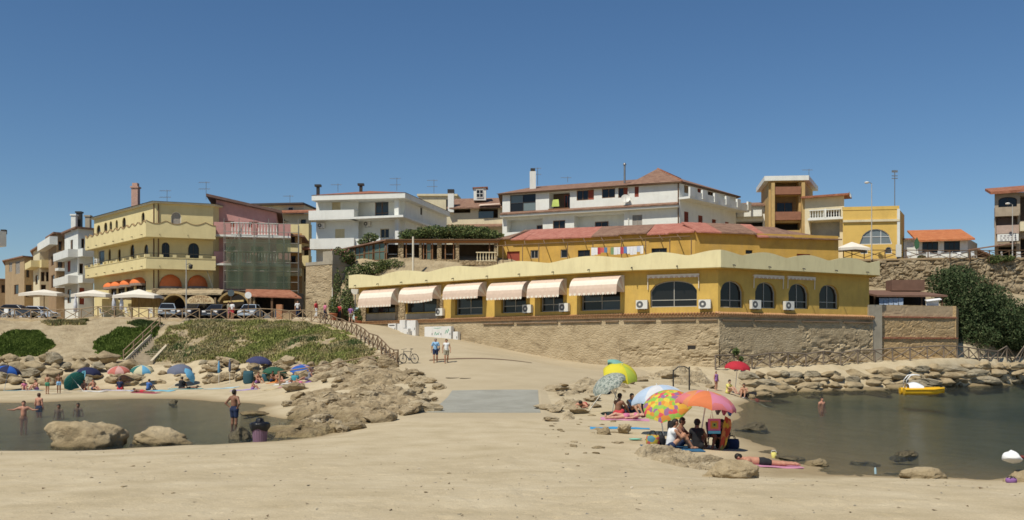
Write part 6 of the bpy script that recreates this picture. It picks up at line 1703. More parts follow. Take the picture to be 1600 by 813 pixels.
for a, b_, y0 in ((160, 182, 467), (180, 207, 469)):
    g = MB(); x0, x1 = PX(a, 101.5), PX(b_, 101.5); z1 = P(0, y0, 101.5).z; g.box(((x0 + x1) / 2, 101.5, (6.2 + z1) / 2), (x1 - x0, .25, z1 - 6.2)); g.build('wall', M_cream, T)
g = MB(); g.box((PX(290, 104.9), 105.0, P(0, 455, 105).z), (7.4, .3, .6)); g.build('stone_parapet', M_stonew, T)
T = thing('tile_roof_shop', 'open-fronted shop with brown tiled awning roof below the scaffold', 'shop', (PX(430, 101.5), 101.5, 6.2))
d = 101; zt = P(0, 453, 104).z; zb = P(0, 463.5, d).z
g = MB(); g.slab([(PX(383, d), d, P(0, 462, d).z), (PX(471, d), d, zb - .1), (PX(452, 104), 104.3, zt), (PX(383, 104), 104.3, zt + .1)], .12); g.build('roof', M_tile, T)
g = MB(); g.box((PX(428, 104.5), 104.5, 7.7), (6.4, .1, 3)); g.build('back_wall', DARK, T)
for px in (397, 425, 462): g = MB(); g.box((PX(px, 101.3), 101.3, 7.5), (.2, .2, 2.5)); g.build('post', M_stonew if px == 397 else M_woodd, T)
g = MB(); g.box((PX(445, 101.8), 101.8, 6.75), (2.2, .5, 1.0)); g.build('counter', M_woodd, T)
for k, (px, py, w, h, c) in enumerate(((403, 475, .8, .9, (.12, .12, .14)), (433, 477, .7, 1.0, (.10, .12, .16)), (418, 480, .6, .6, (.2, .2, .2)))):
    p = P(px, py, 101.6); g = MB(); g.box(p, (w, .3, h)); g.box(p + Vector((0, -.16, .1)), (w * .8, .02, h * .5)); o = g.build('display_stand', mat('stand_%d' % k, c)); o.location.z = 6.3; tag(o, ('dark display stand at the left post of the tiled shop', 'bluish display stand in the middle of the tiled shop', 'low grey display stand between two stands in the tiled shop')[k], 'stand')
T = thing('brick_planter', 'small brick pier and planter beside the fence by the tiled shop', 'planter', (PX(442, 94.8), 94.8, 6))
g = MB(); g.box((PX(437, 94.8), 94.8, 6.7), (.55, .55, 1.7)); g.build('pier', mat('brick_orange', (0.42, 0.20, 0.10), var=.2, scale=6), T)
g = MB(); g.box((PX(447, 94.8), 94.9, 6.3), (1.1, .6, .8)); g.build('trough', M_beige, T)

def market_parasol(px, py_top, py_edge, d, w, label, zg=6.25, m=None):
    x = PX(px, d); zt = P(0, py_top, d).z; ze = P(0, py_edge, d).z; T = thing('market_parasol', label, 'parasol', (x, d, zg), 'square white market parasols')
    h = w / 2; e = [(x - h, d - h * .7), (x + h, d - h * .7), (x + h, d + h * .7), (x - h, d + h * .7)]; g = MB(); ap = Vector((x, d, zt))
    for i in range(4):
        a = Vector((*e[i], ze)); b_ = Vector((*e[(i + 1) % 4], ze)); mid = (a + b_) / 2 + Vector((0, 0, .12))
        g.add([a, mid, ap], [(0, 1, 2)]); g.add([mid, b_, ap], [(0, 1, 2)])
        
    c = g.build('canopy', m or M_canv, T)
    for i in range(4):
        a = Vector((*e[i], ze)); b_ = Vector((*e[(i + 1) % 4], ze)); mid = (a + b_) / 2 + Vector((0, 0, .12)); g = MB()
        g.add([a, mid, mid - Vector((0, 0, .3)), a - Vector((0, 0, .3))], [(0, 1, 2, 3)]); g.add([mid, b_, b_ - Vector((0, 0, .3)), mid - Vector((0, 0, .3))], [(0, 1, 2, 3)]); g.build('valance', m or M_canv, c)
        g = MB(); g.tube([ap - Vector((0, 0, .1)), a + Vector((0, 0, -.02))], .02, 4); g.build('rib', M_wood, T)
    g = MB(); g.tube([(x, d, zg), (x, d, zt)], .05, 8); g.build('pole', M_wood, T)
    g = MB(); g.box((x, d, zg + .06), (.8, .8, .12)); g.build('base', M_grey, T)
M_canv = mat('canvas_white', (0.70, 0.64, 0.54), rough=.9, var=.05)
market_parasol(69, 452.5, 459.5, 101, 4.0, 'white market parasol farthest left on the promenade')
market_parasol(146, 453, 461, 100, 3.6, 'white market parasol in the middle of the three on the promenade')
market_parasol(217, 452, 463, 99.5, 4.3, 'large white market parasol in front of the cream hotel')
market_parasol(1331, 378, 389, 110.5, 3.4, 'white market parasol by the arched yellow hall', zg=13.4)
# cafe clutter by the fence
for k, (px, py, h, c, lb) in enumerate(((118, 476, 1.5, (.6, .6, .62), 'folded white parasol standing by the middle market parasol'), (178, 475, 1.5, (.55, .57, .62), 'folded grey-white parasol before the terrace wall, left'), (190, 475, 1.6, (.62, .64, .70), 'folded grey-white parasol before the terrace wall, right'))):
    d = 98.5; x = PX(px, d); z = gz(x, d); T = thing('folded_parasol', lb, 'parasol', (x, d, z), 'folded cafe parasols'); g = MB(); g.lathe([(.06, .7), (.22, .75), (.2, 1.5), (.07, 2.2), (.02, 2.5)], (x, d, z), 8); g.build('furled_cloth', mat('furled_%d' % k, c, rough=.9), T); g = MB(); g.tube([(x, d, z), (x, d, z + .75)], .03, 6); g.build('pole', M_wood, T); g = MB(); g.lathe([(.25, 0), (.25, .08), (.08, .1)], (x, d, z), 10); g.build('base', M_grey, T)

# ------------------------------------------------------------------ lamps, signs, mirrors
def lamp_post(px, py_top, d, zb, label, head='lantern', r=.07):
    x = PX(px, d); zt = P(0, py_top, d).z; T = thing('street_lamp', label, 'street lamp', (x, d, zb), 'street lamps')
    g = MB(); g.tube([(x, d, zb), (x, d, zb + 1), (x, d, zt)], [r * 1.4, r, r * .6], 8); g.build('post', mat('lamp_grey', (0.42, 0.40, 0.36), rough=.5), T)
    if head == 'lantern':
        g = MB(); g.tube([(x, d, zt - .5), (x + .35, d, zt - .35), (x + .45, d, zt - .5)], .03, 5); g.build('bracket', M_dmetal, T)
        g = MB(); g.lathe([(.05, -.45), (.22, -.5), (.18, -.85), (.04, -.95)], (x + .45, d, zt), 8); g.build('lantern', M_dmetal, T)
    else:
        g = MB(); g.tube([(x, d, zt), (x - .25, d, zt + .12), (x - .6, d, zt + .1)], .04, 6); g.build('arm', M_metal, T)
        g = MB(); g.lathe([(.05, .14), (.24, .08), (.28, 0), (.2, -.08), (.02, -.12)], (x - .55, d, zt + .1), 10); g.build('lamp_head', M_acw, T)
lamp_post(291, 406, 95.6, 6.1, 'slim grey street lamp with dark lantern before the hotel')
lamp_post(1362, 287, 109, 13.3, 'tall street lamp with white head before the arched yellow hall', 'cobra')
lamp_post(1582, 320, 111, 13.3, 'street lamp in front of the corner building', 'cobra')
T = thing('antenna_mast', 'tall thin mast with small aerials right of the tall lamp', 'mast', P(1398, 402, 118)); g = MB(); g.tube([P(1398, 325, 118), P(1398, 266, 118)], .05, 6); g.build('mast', M_metal, T)
for py in (268, 275, 279):
    g = MB(); p = P(1398, py, 118); g.bar(p - Vector((.35, 0, 0)), p + Vector((.35, 0, 0)), .12, .25 if py == 268 else .08); g.build('aerial', M_metal, T)
for px, py, lb, c in ((361, 458, 'round dark traffic mirror on a pole by the parked cars', (.08, .1, .11)), (388, 461.5, 'round white disc sign on a post before the tiled shop', (.7, .7, .68))):
    d = 97.0; p = P(px, py, d); z = gz(p.x, d); T = thing('round_sign', lb, 'sign', (p.x, d, z)); g = MB(); g.tube([(p.x, d, z), (p.x, d, p.z)], .045, 6); g.build('post', M_woodd, T)
    g = MB(); N = 18; vs = [(p.x + .34 * math.cos(2 * math.pi * k / N), d - .06, p.z + .34 * math.sin(2 * math.pi * k / N)) for k in range(N)] + [(p.x + .34 * math.cos(2 * math.pi * k / N), d - .02, p.z + .34 * math.sin(2 * math.pi * k / N)) for k in range(N)]
    g.add(vs, [tuple(range(N))[::-1], tuple(range(N, 2 * N))] + [(k, (k + 1) % N, N + (k + 1) % N, N + k) for k in range(N)]); g.build('disc', mat('disc_%d' % px, c, rough=.2 if px == 361 else .6), T)
T = thing('round_sign', 'round white clock-like sign at the left end of the restaurant', 'sign', P(555, 470, 98.8)); g = MB(); p = P(555, 454, 98.8); g.tube([p + Vector((0, .05, 0)), p + Vector((0, -.06, 0))], .42, 20); g.build('disc', M_acw, T); g = MB(); g.tube([p + Vector((0, .1, 0)), P(555, 505, 98.8)], .05, 6); g.build('post', M_metal, T)
g = MB(); g.box(P(551.5, 443, 98.9) + Vector((0, .3, 0)), (.8, .08, .35)); g.build('name_plate', mat('lilac_board', (0.36, 0.28, 0.42)), T)
T = thing('street_sign', 'narrow white upright sign board by the upper fence', 'sign', P(1404, 403, 108.6)); p = P(1404, 392, 108.6); g = MB(); g.box(p, (.6, .12, 1.4)); g.build('panel', M_acw, T); g = MB(); g.box(p - Vector((0, 0, .78)), (.4, .1, .2)); g.build('foot', M_dmetal, T)
T = thing('feather_flag', 'dark green leaf-shaped flag by the roadside house', 'flag', P(1432, 400, 112)); p = P(1432, 400, 112); g = MB(); pts = [(0, .7), (.3, 1.0), (.35, 1.6), (.05, 2.2), (-.25, 1.6), (-.2, 1.0)]; g.add([(p.x + a, 112, p.z + b_) for a, b_ in pts] + [(p.x + a, 112.03, p.z + b_) for a, b_ in pts], [tuple(range(6)), tuple(range(6, 12))[::-1]] + [(i, (i + 1) % 6, 6 + (i + 1) % 6, 6 + i) for i in range(6)]); g.build('cloth', mat('flag_green', (0.05, 0.12, 0.06)), T); g = MB(); g.tube([p, p + Vector((0, 0, .75))], .03, 5); g.build('pole', M_metal, T)
# cafe chairs on the upper street
def chair(px, d, z, rot, label, c=(.68, .68, .66), group='white plastic chairs on the upper street'):
    T = thing('plastic_chair', label, 'chair', (0, 0, 0), group); m = mat('chair_white', c, rough=.4)
    g = MB(); g.box((0, 0, .44), (.46, .44, .04)); g.build('seat', m, T); g = MB(); g.box((0, .22, .70), (.44, .04, .5), Matrix.Rotation(-.15, 3, 'X')); g.build('backrest', m, T)
    for x in (-.2, .2):
        for y in (-.19, .19): g = MB(); g.bar((x, y, 0), (x * .9, y * .9, .43), .04); g.build('leg', m, T)
    T.location = (PX(px, d), d, z); T.rotation_euler = (0, 0, rot); return T
chn = ('white plastic chair nearest the white upright sign', 'white plastic chair left of the roadside house door', 'white plastic chair below the first dark opening', 'white plastic chair between the dark openings', 'white plastic chair below the second dark opening', 'white plastic chair at the house right corner', 'white plastic chair before the small far villa', 'white plastic chair under the corner building sign', 'white plastic chair at the far right edge')
for k, px in enumerate((1421, 1436, 1452, 1466, 1484, 1497, 1522, 1568, 1592)):
    chair(px, 109.6 + (k % 3) * .6, 13.38, k * 1.1, chn[k])
for k, px in enumerate((8, 22, 160, 200, 236)):
    x = PX(px, 98); chair(px, 98, gz(x, 98), k * .8, ('pale chair at the left edge behind the fence', 'pale chair second from the left edge behind the fence', 'pale chair by the cream terrace wall', 'pale chair right of the folded parasols', 'pale chair before the cane screen')[k], group='pale cafe chairs on the promenade')

# ------------------------------------------------------------------ metal frame on the rocks
T = thing('metal_frame', 'thin dark metal frame standing on the rocks left of the red parasol', 'frame', P(1065, 612, 60)); zb = P(0, 615, 60).z
for px in (1052, 1077):
    a = P(px, 617, 60); g = MB(); g.tube([a, P(px, 578 if px == 1052 else 573, 60)], .05, 6); g.build('post', M_dmetal, T)
g = MB(); a, c = P(1052, 580, 60), P(1077, 577, 60); g.tube([a, a.lerp(c, .3) + Vector((0, 0, .22)), a.lerp(c, .7) + Vector((0, 0, .2)), c], .04, 6); g.build('crossbar', M_dmetal, T)

# ------------------------------------------------------------------ litter bin
T = thing('litter_bin', 'purple slatted litter bin lined with a black bag on the sand', 'bin', G(406, 33.2)); c = G(406, 33.2); M_pur = mat('purple_slat', (0.20, 0.12, 0.17), rough=.6, var=.1)
for k in range(20):
    a = 2 * math.pi * k / 20; w = .085; R = Matrix.Rotation(a, 3, 'Z'); v = [R @ Vector(q) for q in ((.23, -.032, 0), (.23, .032, 0), (.29, .042, .62), (.29, -.042, .62), (.205, -.032, 0), (.205, .032, 0), (.265, .042, .62), (.265, -.042, .62))]
    g = MB(); g.add([q + c for q in v], [(0, 1, 2, 3), (4, 7, 6, 5), (0, 3, 7, 4), (1, 5, 6, 2), (3, 2, 6, 7), (0, 4, 5, 1)]); g.build('slat', M_pur, T)
for z, r in ((.06, .24), (.32, .265)): g = MB(); g.lathe([(r - .03, z), (r - .03, z + .05), (r - .05, z + .05), (r - .05, z)], c, 20, cap=False); g.build('hoop', M_pur, T)
g = MB(); M_bag = mat('black_bag', (0.012, 0.012, 0.014), rough=.35); prof = [(.30, .42), (.325, .5), (.335, .62), (.32, .67), (.25, .66), (.15, .7), (.1, .8), (.03, .84)]
g.lathe(prof, c, 24, cap=False)
g.v = [(x + .025 * math.sin(z * 40 + math.atan2(y - c.y, x - c.x) * 5), y + .02 * math.sin(x * 50), z + (.05 * math.sin(math.atan2(y - c.y, x - c.x) * 3) if z < c.z + .55 else .01 * math.sin(x * 60))) for x, y, z in g.v]; g.build('liner_bag', M_bag, T)

# ------------------------------------------------------------------ bicycle at the fence end
T = thing('bicycle', 'dark mountain bicycle leaning on the end of the ramp fence', 'bicycle', (0, 0, 0)); M_bk = mat('bike_frame', (0.05, 0.05, 0.06), rough=.4)
M_ty = mat('tyre', ())
bbk, hd_, st, rw_, fw_ = Vector((-.05, 0, .29)), Vector((-.48, 0, .85)), Vector((.15, 0, .85)), Vector((.42, 0, .34)), Vector((-.62, 0, .34))
for c_ in (rw_, fw_):
    g = MB(); N = 24; pts = [c_ + Vector((.33 * math.cos(2 * math.pi * k / N), 0, .33 * math.sin(2 * math.pi * k / N))) for k in range(N + 1)]; g.tube(pts, .026, 6, cap=False); w = g.build('wheel', M_ty, T)
    g = MB(); 
    for k in range(8): a = math.pi * k / 8; v = Vector((math.cos(a), 0, math.sin(a))) * .31; g.bar(c_ - v, c_ + v, .006)
    g.tube([c_ - Vector((0, .04, 0)), c_ + Vector((0, .04, 0))], .05, 8); g.build('spokes', M_metal, w)
for nm_, a, b_, r in (('top_tube', hd_, st, .02), ('down_tube', hd_ - Vector((0, 0, .1)), bbk, .024), ('seat_tube', bbk, st + Vector((.03, 0, .12)), .019), ('chain_stay', bbk, rw_, .015), ('seat_stay', st, rw_, .013), ('fork', hd_ + Vector((.0, 0, .08)), fw_, .02)):
    g = MB(); g.tube([a, b_], r, 6); g.build(nm_, M_bk, T)
g = MB(); g.tube([hd_ + Vector((.02, -.3, .16)), hd_ + Vector((-.03, -.1, .14)), hd_ + Vector((-.03, .1, .14)), hd_ + Vector((.02, .3, .16))], .015, 6); g.build('handlebar', M_bk, T)
g = MB(); s_ = st + Vector((.05, 0, .14)); g.lathe([(.01, 0), (.08, .01), (.09, .04), (.02, .06)], s_, 10); g.v = [(s_.x + (x - s_.x) * 1.6, y * (1 - .6 * (x < s_.x)), z) for x, y, z in g.v]; g.build('saddle', M_ty, T)
g = MB(); g.tube([bbk - Vector((0, .03, 0)), bbk + Vector((0, .03, 0))], .09, 12); g.build('chainring', M_metal, T)
for s_ in (-1, 1): g = MB(); g.bar(bbk + Vector((0, .08 * s_, 0)), bbk + Vector((.1 * s_, .08 * s_, -.14 * s_)), .02); g.box(bbk + Vector((.1 * s_, .14 * s_, -.14 * s_)), (.09, .1, .02)); g.build('crank', M_metal, T)
x = PX(641, 67.4); T.location = (x, 67.4, rz(x, 67.4) + .01); T.rotation_euler = (.12, 0, -.55)

# ------------------------------------------------------------------ yellow pedal boat
T = thing('pedal_boat', 'yellow pedal boat with white seat shell and hoop moored off the right rocks', 'boat', (0, 0, 0)); M_by = mat('boat_yellow', (0.72, 0.40, 0.015), rough=.35, var=.05); M_bw = mat('boat_white', (0.72, 0.73, 0.74), rough=.35, var=.03)
def hull(y0, w):
    g = MB(); secs = []; N = 12
    for k in range(N + 1):
        t = k / N; x = -1.35 + 2.75 * t; wid = w * (math.sin(math.pi * min(1, .22 + t * .78)) ** .6 if t > .5 else 1) * (1 if t < .97 else .4); wid = w * max(.12, (1 - max(0, (t - .55) / .45) ** 2.2)); dk = .34 + .06 * t; kl = -.12 + .28 * max(0, (t - .6) / .4) ** 2
        secs.append([(x, y0 - wid, dk), (x, y0 - wid * .9, .05), (x, y0 - wid * .4, kl), (x, y0 + wid * .4, kl), (x, y0 + wid * .9, .05), (x, y0 + wid, dk), (x, y0, dk + .06)])
    for k in range(N): g.add(secs[k] + secs[k + 1], [(q, (q + 1) % 7, 7 + (q + 1) % 7, 7 + q) for q in range(7)], 0, True)
    g.add(secs[0], [tuple(range(7))]); g.add(secs[-1], [tuple(range(7))[::-1]]); return g
for y0 in (-.5, .5): hull(y0, .36).build('hull', M_by, T)
g = MB(); g.box((-.1, 0, .36), (2.1, 1.1, .1)); g.tube([(-1.35, -.88, .3), (.6, -.88, .32), (1.35, -.6, .4)], .05, 6); g.build('deck', M_by, T)
g = MB(); N = 10; vs = []
for i in range(N + 1):
    for j in range(7):
        t = i / N; a = math.pi * j / 6; vs.append((-1.0 + 1.0 * t, -.62 * math.cos(a) , .40 + (.42 * math.sin(math.pi * (.25 + .6 * t)) ** 1) * (math.sin(a) ** .6 if math.sin(a) > 0 else 0)))
g.add(vs, [(i * 7 + j, (i + 1) * 7 + j, (i + 1) * 7 + j + 1, i * 7 + j + 1) for i in range(N) for j in range(6)], 0, True); g.build('seat_shell', M_bw, T)
for y in (-.35, .35):
    g = MB(); g.tube([(-1.15, y, .4), (-1.12, y, .95), (-.85, y, 1.28), (-.5, y, 1.35), (-.25, y, 1.3)], .035, 7); g.build('hoop', M_bw, T)
T.location = (PX(1440, 68.5), 68.5, .02); T.rotation_euler = (0, 0, -.12)

# ------------------------------------------------------------------ boulders
def rock_mesh(seed, sub=3, sx=1, sy=1, sz=.7, rough=.28, m=None, flat=0.0):
    bm = bmesh.new(); bmesh.ops.create_icosphere(bm, subdivisions=sub, radius=1.0); off = Vector((seed * 7.7, seed * 3.1, seed * 1.9)); r_ = random.Random(seed)
    planes = [(Vector((r_.uniform(-1, 1), r_.uniform(-1, 1), r_.uniform(-.6, 1))).normalized(), r_.uniform(.5, .85)) for _ in range(13)]
    for v in bm.verts:
        p = v.co.normalized()
        for n_, d in planes:
            e = p.dot(n_) - d
            if e > 0: p = p - n_ * e * .85
        k = 1 + rough * mnoise.fractal(p * 1.4 + off, 1.0, 2.0, 4) + .06 * rough * mnoise.noise(p * 9 + off)
        p = p * k
        if sub > 3: p += p.normalized() * .045 * mnoise.fractal(p * 5 + off, .8, 2.1, 5) - p.normalized() * .05 * max(0, .25 - abs(mnoise.noise(p * 2.3 + off)))
        v.co = Vector((p.x * sx, p.y * sy, p.z * sz))
    if flat:
        bmesh.ops.dissolve_limit(bm, angle_limit=.22, verts=bm.verts, edges=bm.edges)
    me = bpy.data.meshes.new('boulder'); bm.to_mesh(me); bm.free(); me.materials.append(m or M_boulder)
    me.polygons.foreach_set('use_smooth', [not flat] * len(me.polygons)); return me
RV = [rock_mesh(k + 1, flat=k % 2, m=(M_boulder, M_boulder2, M_rock, M_boulder)[k % 4]) for k in range(14)]; RVW = [rock_mesh(30 + k, m=M_wetrock) for k in range(4)]; RVP = [rock_mesh(40 + k, rough=.34, m=(M_rock, M_rockdry)[k % 2], flat=1) for k in range(8)]
def rock(me, loc, sc, rot, label, group=None, name='boulder', tilt=0):
    o = bpy.data.objects.new(name, me); COL.objects.link(o); o.location = loc; o.scale = sc; o.rotation_euler = (tilt, random.uniform(-.1, .1), rot); return tag(o, label, 'rock', group)
R_ = random.Random(3)
# left riprap
for row in range(4):
    px = -30 + row * 5
    while px < 205:
        w = R_.uniform(.55, 1.15); d = 77.2 + row * 1.55 + R_.uniform(-.3, .3); p = G(px, d); px += w * 1.9 * FOC / d * R_.uniform(.8, 1.05)
        rock(R_.choice(RV), p + Vector((0, 0, .25 + .12 * row)), (w, w * .8, w * R_.uniform(.62, .85)), R_.uniform(-.5, .5), ('small', 'large')[w > .85] + ' rounded boulder in the ' + ('lowest', 'second', 'third', 'top')[row] + ' row behind the left beach, ' + ('at the left edge' if px < 60 else 'behind the teal umbrella' if px < 125 else 'behind the navy umbrella' if px < 165 else 'near the coral umbrella'), 'boulders of the left revetment')
for row in range(4):
    px = 205 + row * 7
    while px < 330:
        w = R_.uniform(.4, .95); d = 76.8 + row * 1.3 + R_.uniform(-.4, .4); p = G(px, d); px += w * 2.6 * FOC / d * R_.uniform(.9, 1.5)
        rock(R_.choice(RV), p + Vector((0, 0, .05)), (w, w * .8, w * .6), R_.uniform(-3, 3), ('small', 'large')[w > .7] + ' boulder scattered in the sand ' + ('at the stair foot' if px < 250 else 'behind the slate grey umbrella' if px < 300 else 'left of the furled umbrellas') + (', front', ', second line', ', third line', ', back')[row], 'boulders below the stairs')
for row in range(5):
    px = 322 + row * 5
    while px < 560 + row * 6:
        w = R_.uniform(.35, .95); base = np.interp(px, [330, 430, 500, 560], [75.5, 71.5, 67, 64]); d = base + row * 1.15 + R_.uniform(-.4, .4); p = G(px, d); px += w * 2.0 * FOC / d * R_.uniform(.85, 1.2)
        rock(R_.choice(RVP), p + Vector((0, 0, .18 + .05 * row)), (w, w * .75, w * R_.uniform(.55, .9)), R_.uniform(-3, 3), ('small', 'large')[w > .65] + ' pale block in the ' + ('front', 'second', 'third', 'fourth', 'back')[row] + ' line below the grassy bank, ' + ('by the furled umbrellas' if px < 385 else 'behind the green umbrella' if px < 450 else 'behind the royal blue umbrella' if px < 505 else 'by the broken fence'), 'pale blocks below the grassy bank', name='stone_block', tilt=R_.uniform(-.3, .3))
# right revetment
def zone_r(x):
    for lim, nm in ((19, 'beside the red umbrella'), (23, 'under the second narrow arched window'), (27, 'under the two right-hand arched windows'), (31, 'at the restaurant corner buttress'), (34, 'behind the pedal boat'), (38.5, 'below the terrace wall'), (46, 'below the evergreen thicket')):
        if x < lim: return nm
    return 'towards the right edge'
for row in range(4):
    x = 15.4 + row * .5
    while x < 56:
        yf, zf = rfence(x); ys = rshore(x); w = R_.choice((.45, .7, .9, 1.2, 1.6)) * R_.uniform(.85, 1.15); t = (row + .1) / 3.9; y = ys + (yf - .75 - ys) * t + R_.uniform(-.2, .2); hgt = R_.uniform(.38, .62) * (1 if w > .6 else .8)
        rock(R_.choice(RV), (x + w * .6, y, zf * .88 * t - .05 + R_.uniform(-.1, .1)), (w, R_.uniform(.5, .8), hgt), R_.uniform(-.2, .8), ('small', 'large')[w > .9] + (' waterline', ' second-row', ' third-row', ' top-row')[row] + ' boulder of the right revetment ' + zone_r(x), 'boulders of the right revetment', tilt=R_.uniform(-.25, .25)); x += w * 1.6 * R_.uniform(.8, 1.15)
# outcrop rocks on both shelves
for k in range(150):
    px, d = R_.uniform(430, 690), R_.uniform(35, 66)
    x = PX(px, d)
    if not inpoly(np.array([x]), np.array([d]), ROCK_L)[0]: continue
    w = R_.uniform(.2, .8) * (.6 if R_.random() < .5 else 1); rock(R_.choice(RVP), G(px, d, .12), (w * 1.2, w * .9, w * .75), R_.uniform(-3, 3), ('small', 'large')[w > .45] + ' jagged rock of the left outcrop, ' + ('by the bin' if px < 480 else 'in its middle' if px < 600 else 'beside the slab') + (' near the front' if d < 46 else ' halfway back' if d < 56 else ' near the broken fence'), 'rocks of the left outcrop', name='rock', tilt=R_.uniform(-.4, .4))
for k in range(70):
    px, d = R_.uniform(850, 1115), R_.uniform(37, 71)
    x = PX(px, d)
    if not inpoly(np.array([x]), np.array([d]), ROCK_R)[0]: continue
    w = R_.uniform(.12, .6); rock(R_.choice(RVP), G(px, d, .1), (w * 1.4, w, w * .5), R_.uniform(-3, 3), ('small', 'large')[w > .35] + ' flat rock of the right shelf ' + ('beside the slab' if px < 900 else 'by the speckled umbrella' if px < 980 else 'by the metal frame') + (' in front' if d < 47 else ' halfway back' if d < 60 else ' under the old wall'), 'rocks of the right shelf', name='rock', tilt=R_.uniform(-.3, .3))
# single boulders
def big(seed, px, py, d, sx, sy, sz, label, m=None, rot=0, z=None, sub=5, rough=.26):
    me = rock_mesh(seed, sub, sx, sy, sz, rough, m); x = PX(px, d); o = rock(me, (x, d, P(px, py, d).z if z is None else z), (1, 1, 1), rot, label); return o
big(101, 131, 690, 32.2, 1.55, 1.0, .86, 'big domed tan boulder at the left water edge', M_boulder, z=.02)
big(102, 257, 690, 33.0, 1.35, .7, .55, 'long low tan boulder right of the domed one at the water', M_boulder, z=-.02)
big(103, 372, 690, 34.6, .5, .45, .5, 'dark weed-covered rock half under water beside the bin', M_wetrock, z=-.02)
big(134, 1140, 742, 22.3, .72, .5, .34, 'large tan slab boulder in front of the orange parasol', M_boulder, z=.36, rot=.05, rough=.2)
big(105, 1437, 750, 23.4, .68, .5, .28, 'low pale boulder half buried at the right water edge', M_boulder, z=.12)
big(106, 945, 684, 33.2, .32, .28, .22, 'small dark-sided angular block left of the blue mat', M_rock, z=.35)
big(107, 976, 679, 34, .28, .24, .2, 'small pale rock lying on the blue mat', M_boulder, z=.42)
big(108, 1175, 668, 38.5, .75, .5, .26, 'dark weedy rock in the water right of the orange parasol', M_wetrock, z=-.02)
big(109, 1413, 712, 29.2, .42, .35, .2, 'dark pointed rock standing in the right cove', M_wetrock, z=-.02)
big(110, 1203, 708, 29.6, .38, .3, .16, 'dark rock at the waterline by the lying person', M_wetrock, z=.0)
big(111, 1238, 718, 28.2, .45, .35, .13, 'flat dark rock at the waterline near the yellow cup', M_wetrock, z=.0)
big(112, 1278, 728, 26.6, .4, .3, .16, 'small tan rock at the feet of the lying person', M_boulder, z=.05)
big(113, 1590, 748, 21.6, .55, .5, .42, 'tan boulder under the white bag at the right edge', M_boulder, z=.1)
big(114, 1645, 752, 20.8, .6, .5, .4, 'tan boulder cut by the right picture edge', M_boulder, z=.2)
big(115, 1355, 720, 27.6, .5, .4, .14, 'pale rock just under the water in the right cove', M_wetrock, z=-.12)
big(116, 1400, 737, 25, .3, .25, .1, 'small submerged rock off the near right shore', M_wetrock, z=-.07)
big(117, 270, 632, 56.5, .35, .3, .22, 'small dark rock at the left beach waterline', M_wetrock, z=.02)
big(118, 405, 648, 47, .9, .6, .22, 'low tan rock in the shallows near the outcrop', M_rock, z=.0)
big(119, 470, 650, 46, 1.0, .8, .35, 'low tan rock at the outcrop edge in the shallows', M_rock, z=.0)
big(120, 445, 675, 37.5, .9, .7, .3, 'low brown rock at the outcrop tip beside the bin', M_rock, z=.0)
big(121, 605, 560, 66.5, .9, .6, .7, 'pale upright rock by the broken fence', M_rock, z=2.2)
for k in range(42):                              # stones strewn on the sand right of the ramp
    px, d = R_.uniform(850, 1010), R_.uniform(26, 44); w = R_.uniform(.04, .16)
    rock(R_.choice(RVP), G(px, d, .01), (w * 1.3, w, w * .6), R_.uniform(-3, 3), ('tiny', 'small')[w > .1] + ' stone on the sand ' + ('right of the slab' if px < 905 else 'left of the blue mat' if px < 960 else 'left of the printed bag') + (', nearest rows' if d < 32 else ', middle rows' if d < 38 else ', farthest rows'), 'stones on the sand right of the ramp', name='stone')
for k in range(22):
    d = R_.uniform(13, 28); px = R_.uniform(20, 1580)
    x = PX(px, d); z = gz(x, d)
    if z < .12: continue
    w = R_.uniform(.02, .05); rock(R_.choice(RVP), (x, d, z + .005), (w * 1.4, w, w * .6), R_.uniform(-3, 3), 'loose pebble on the foreground sand ' + ('at left below the boulders' if px < 400 else 'left of centre below the bin' if px < 700 else 'below the slab' if px < 900 else 'below the slab boulder' if px < 1250 else 'at right below the white sack'), 'pebbles on the foreground sand', name='pebble')

_r = np.random.default_rng(77); _n = 650; _d = _r.uniform(11, 30, _n); _x = PX(_r.uniform(-40, 1640, _n), _d); _z = hground(_x, _d); _k = _z > .1; _x, _d, _z = _x[_k], _d[_k], _z[_k]; _n = len(_x)
_s = _r.uniform(.005, .018, (_n, 1)); _dc = np.stack([_x, _d, _z + .012], 1); _o = _r.normal(size=(_n, 4, 3)) * [1.6, 1.6, .5]; _V = (_dc[:, None] + _o * _s[:, None]).reshape(-1, 3); _f = np.arange(_n)[:, None, None] * 4 + np.array([[0, 1, 2], [0, 2, 3], [0, 3, 1], [1, 3, 2]])[None]
tag(np_mesh('beach_debris', _V, _f.reshape(-1, 3), [mat('weed_fleck', (0.13, 0.09, 0.05)), mat('shell_fleck', (0.45, 0.38, 0.28)), mat('grey_fleck', (0.2, 0.18, 0.15))], np.repeat(_r.integers(0, 3, _n), 4)), 'flecks of dry weed and shell strewn over the foreground sand', 'debris', kind='stuff')
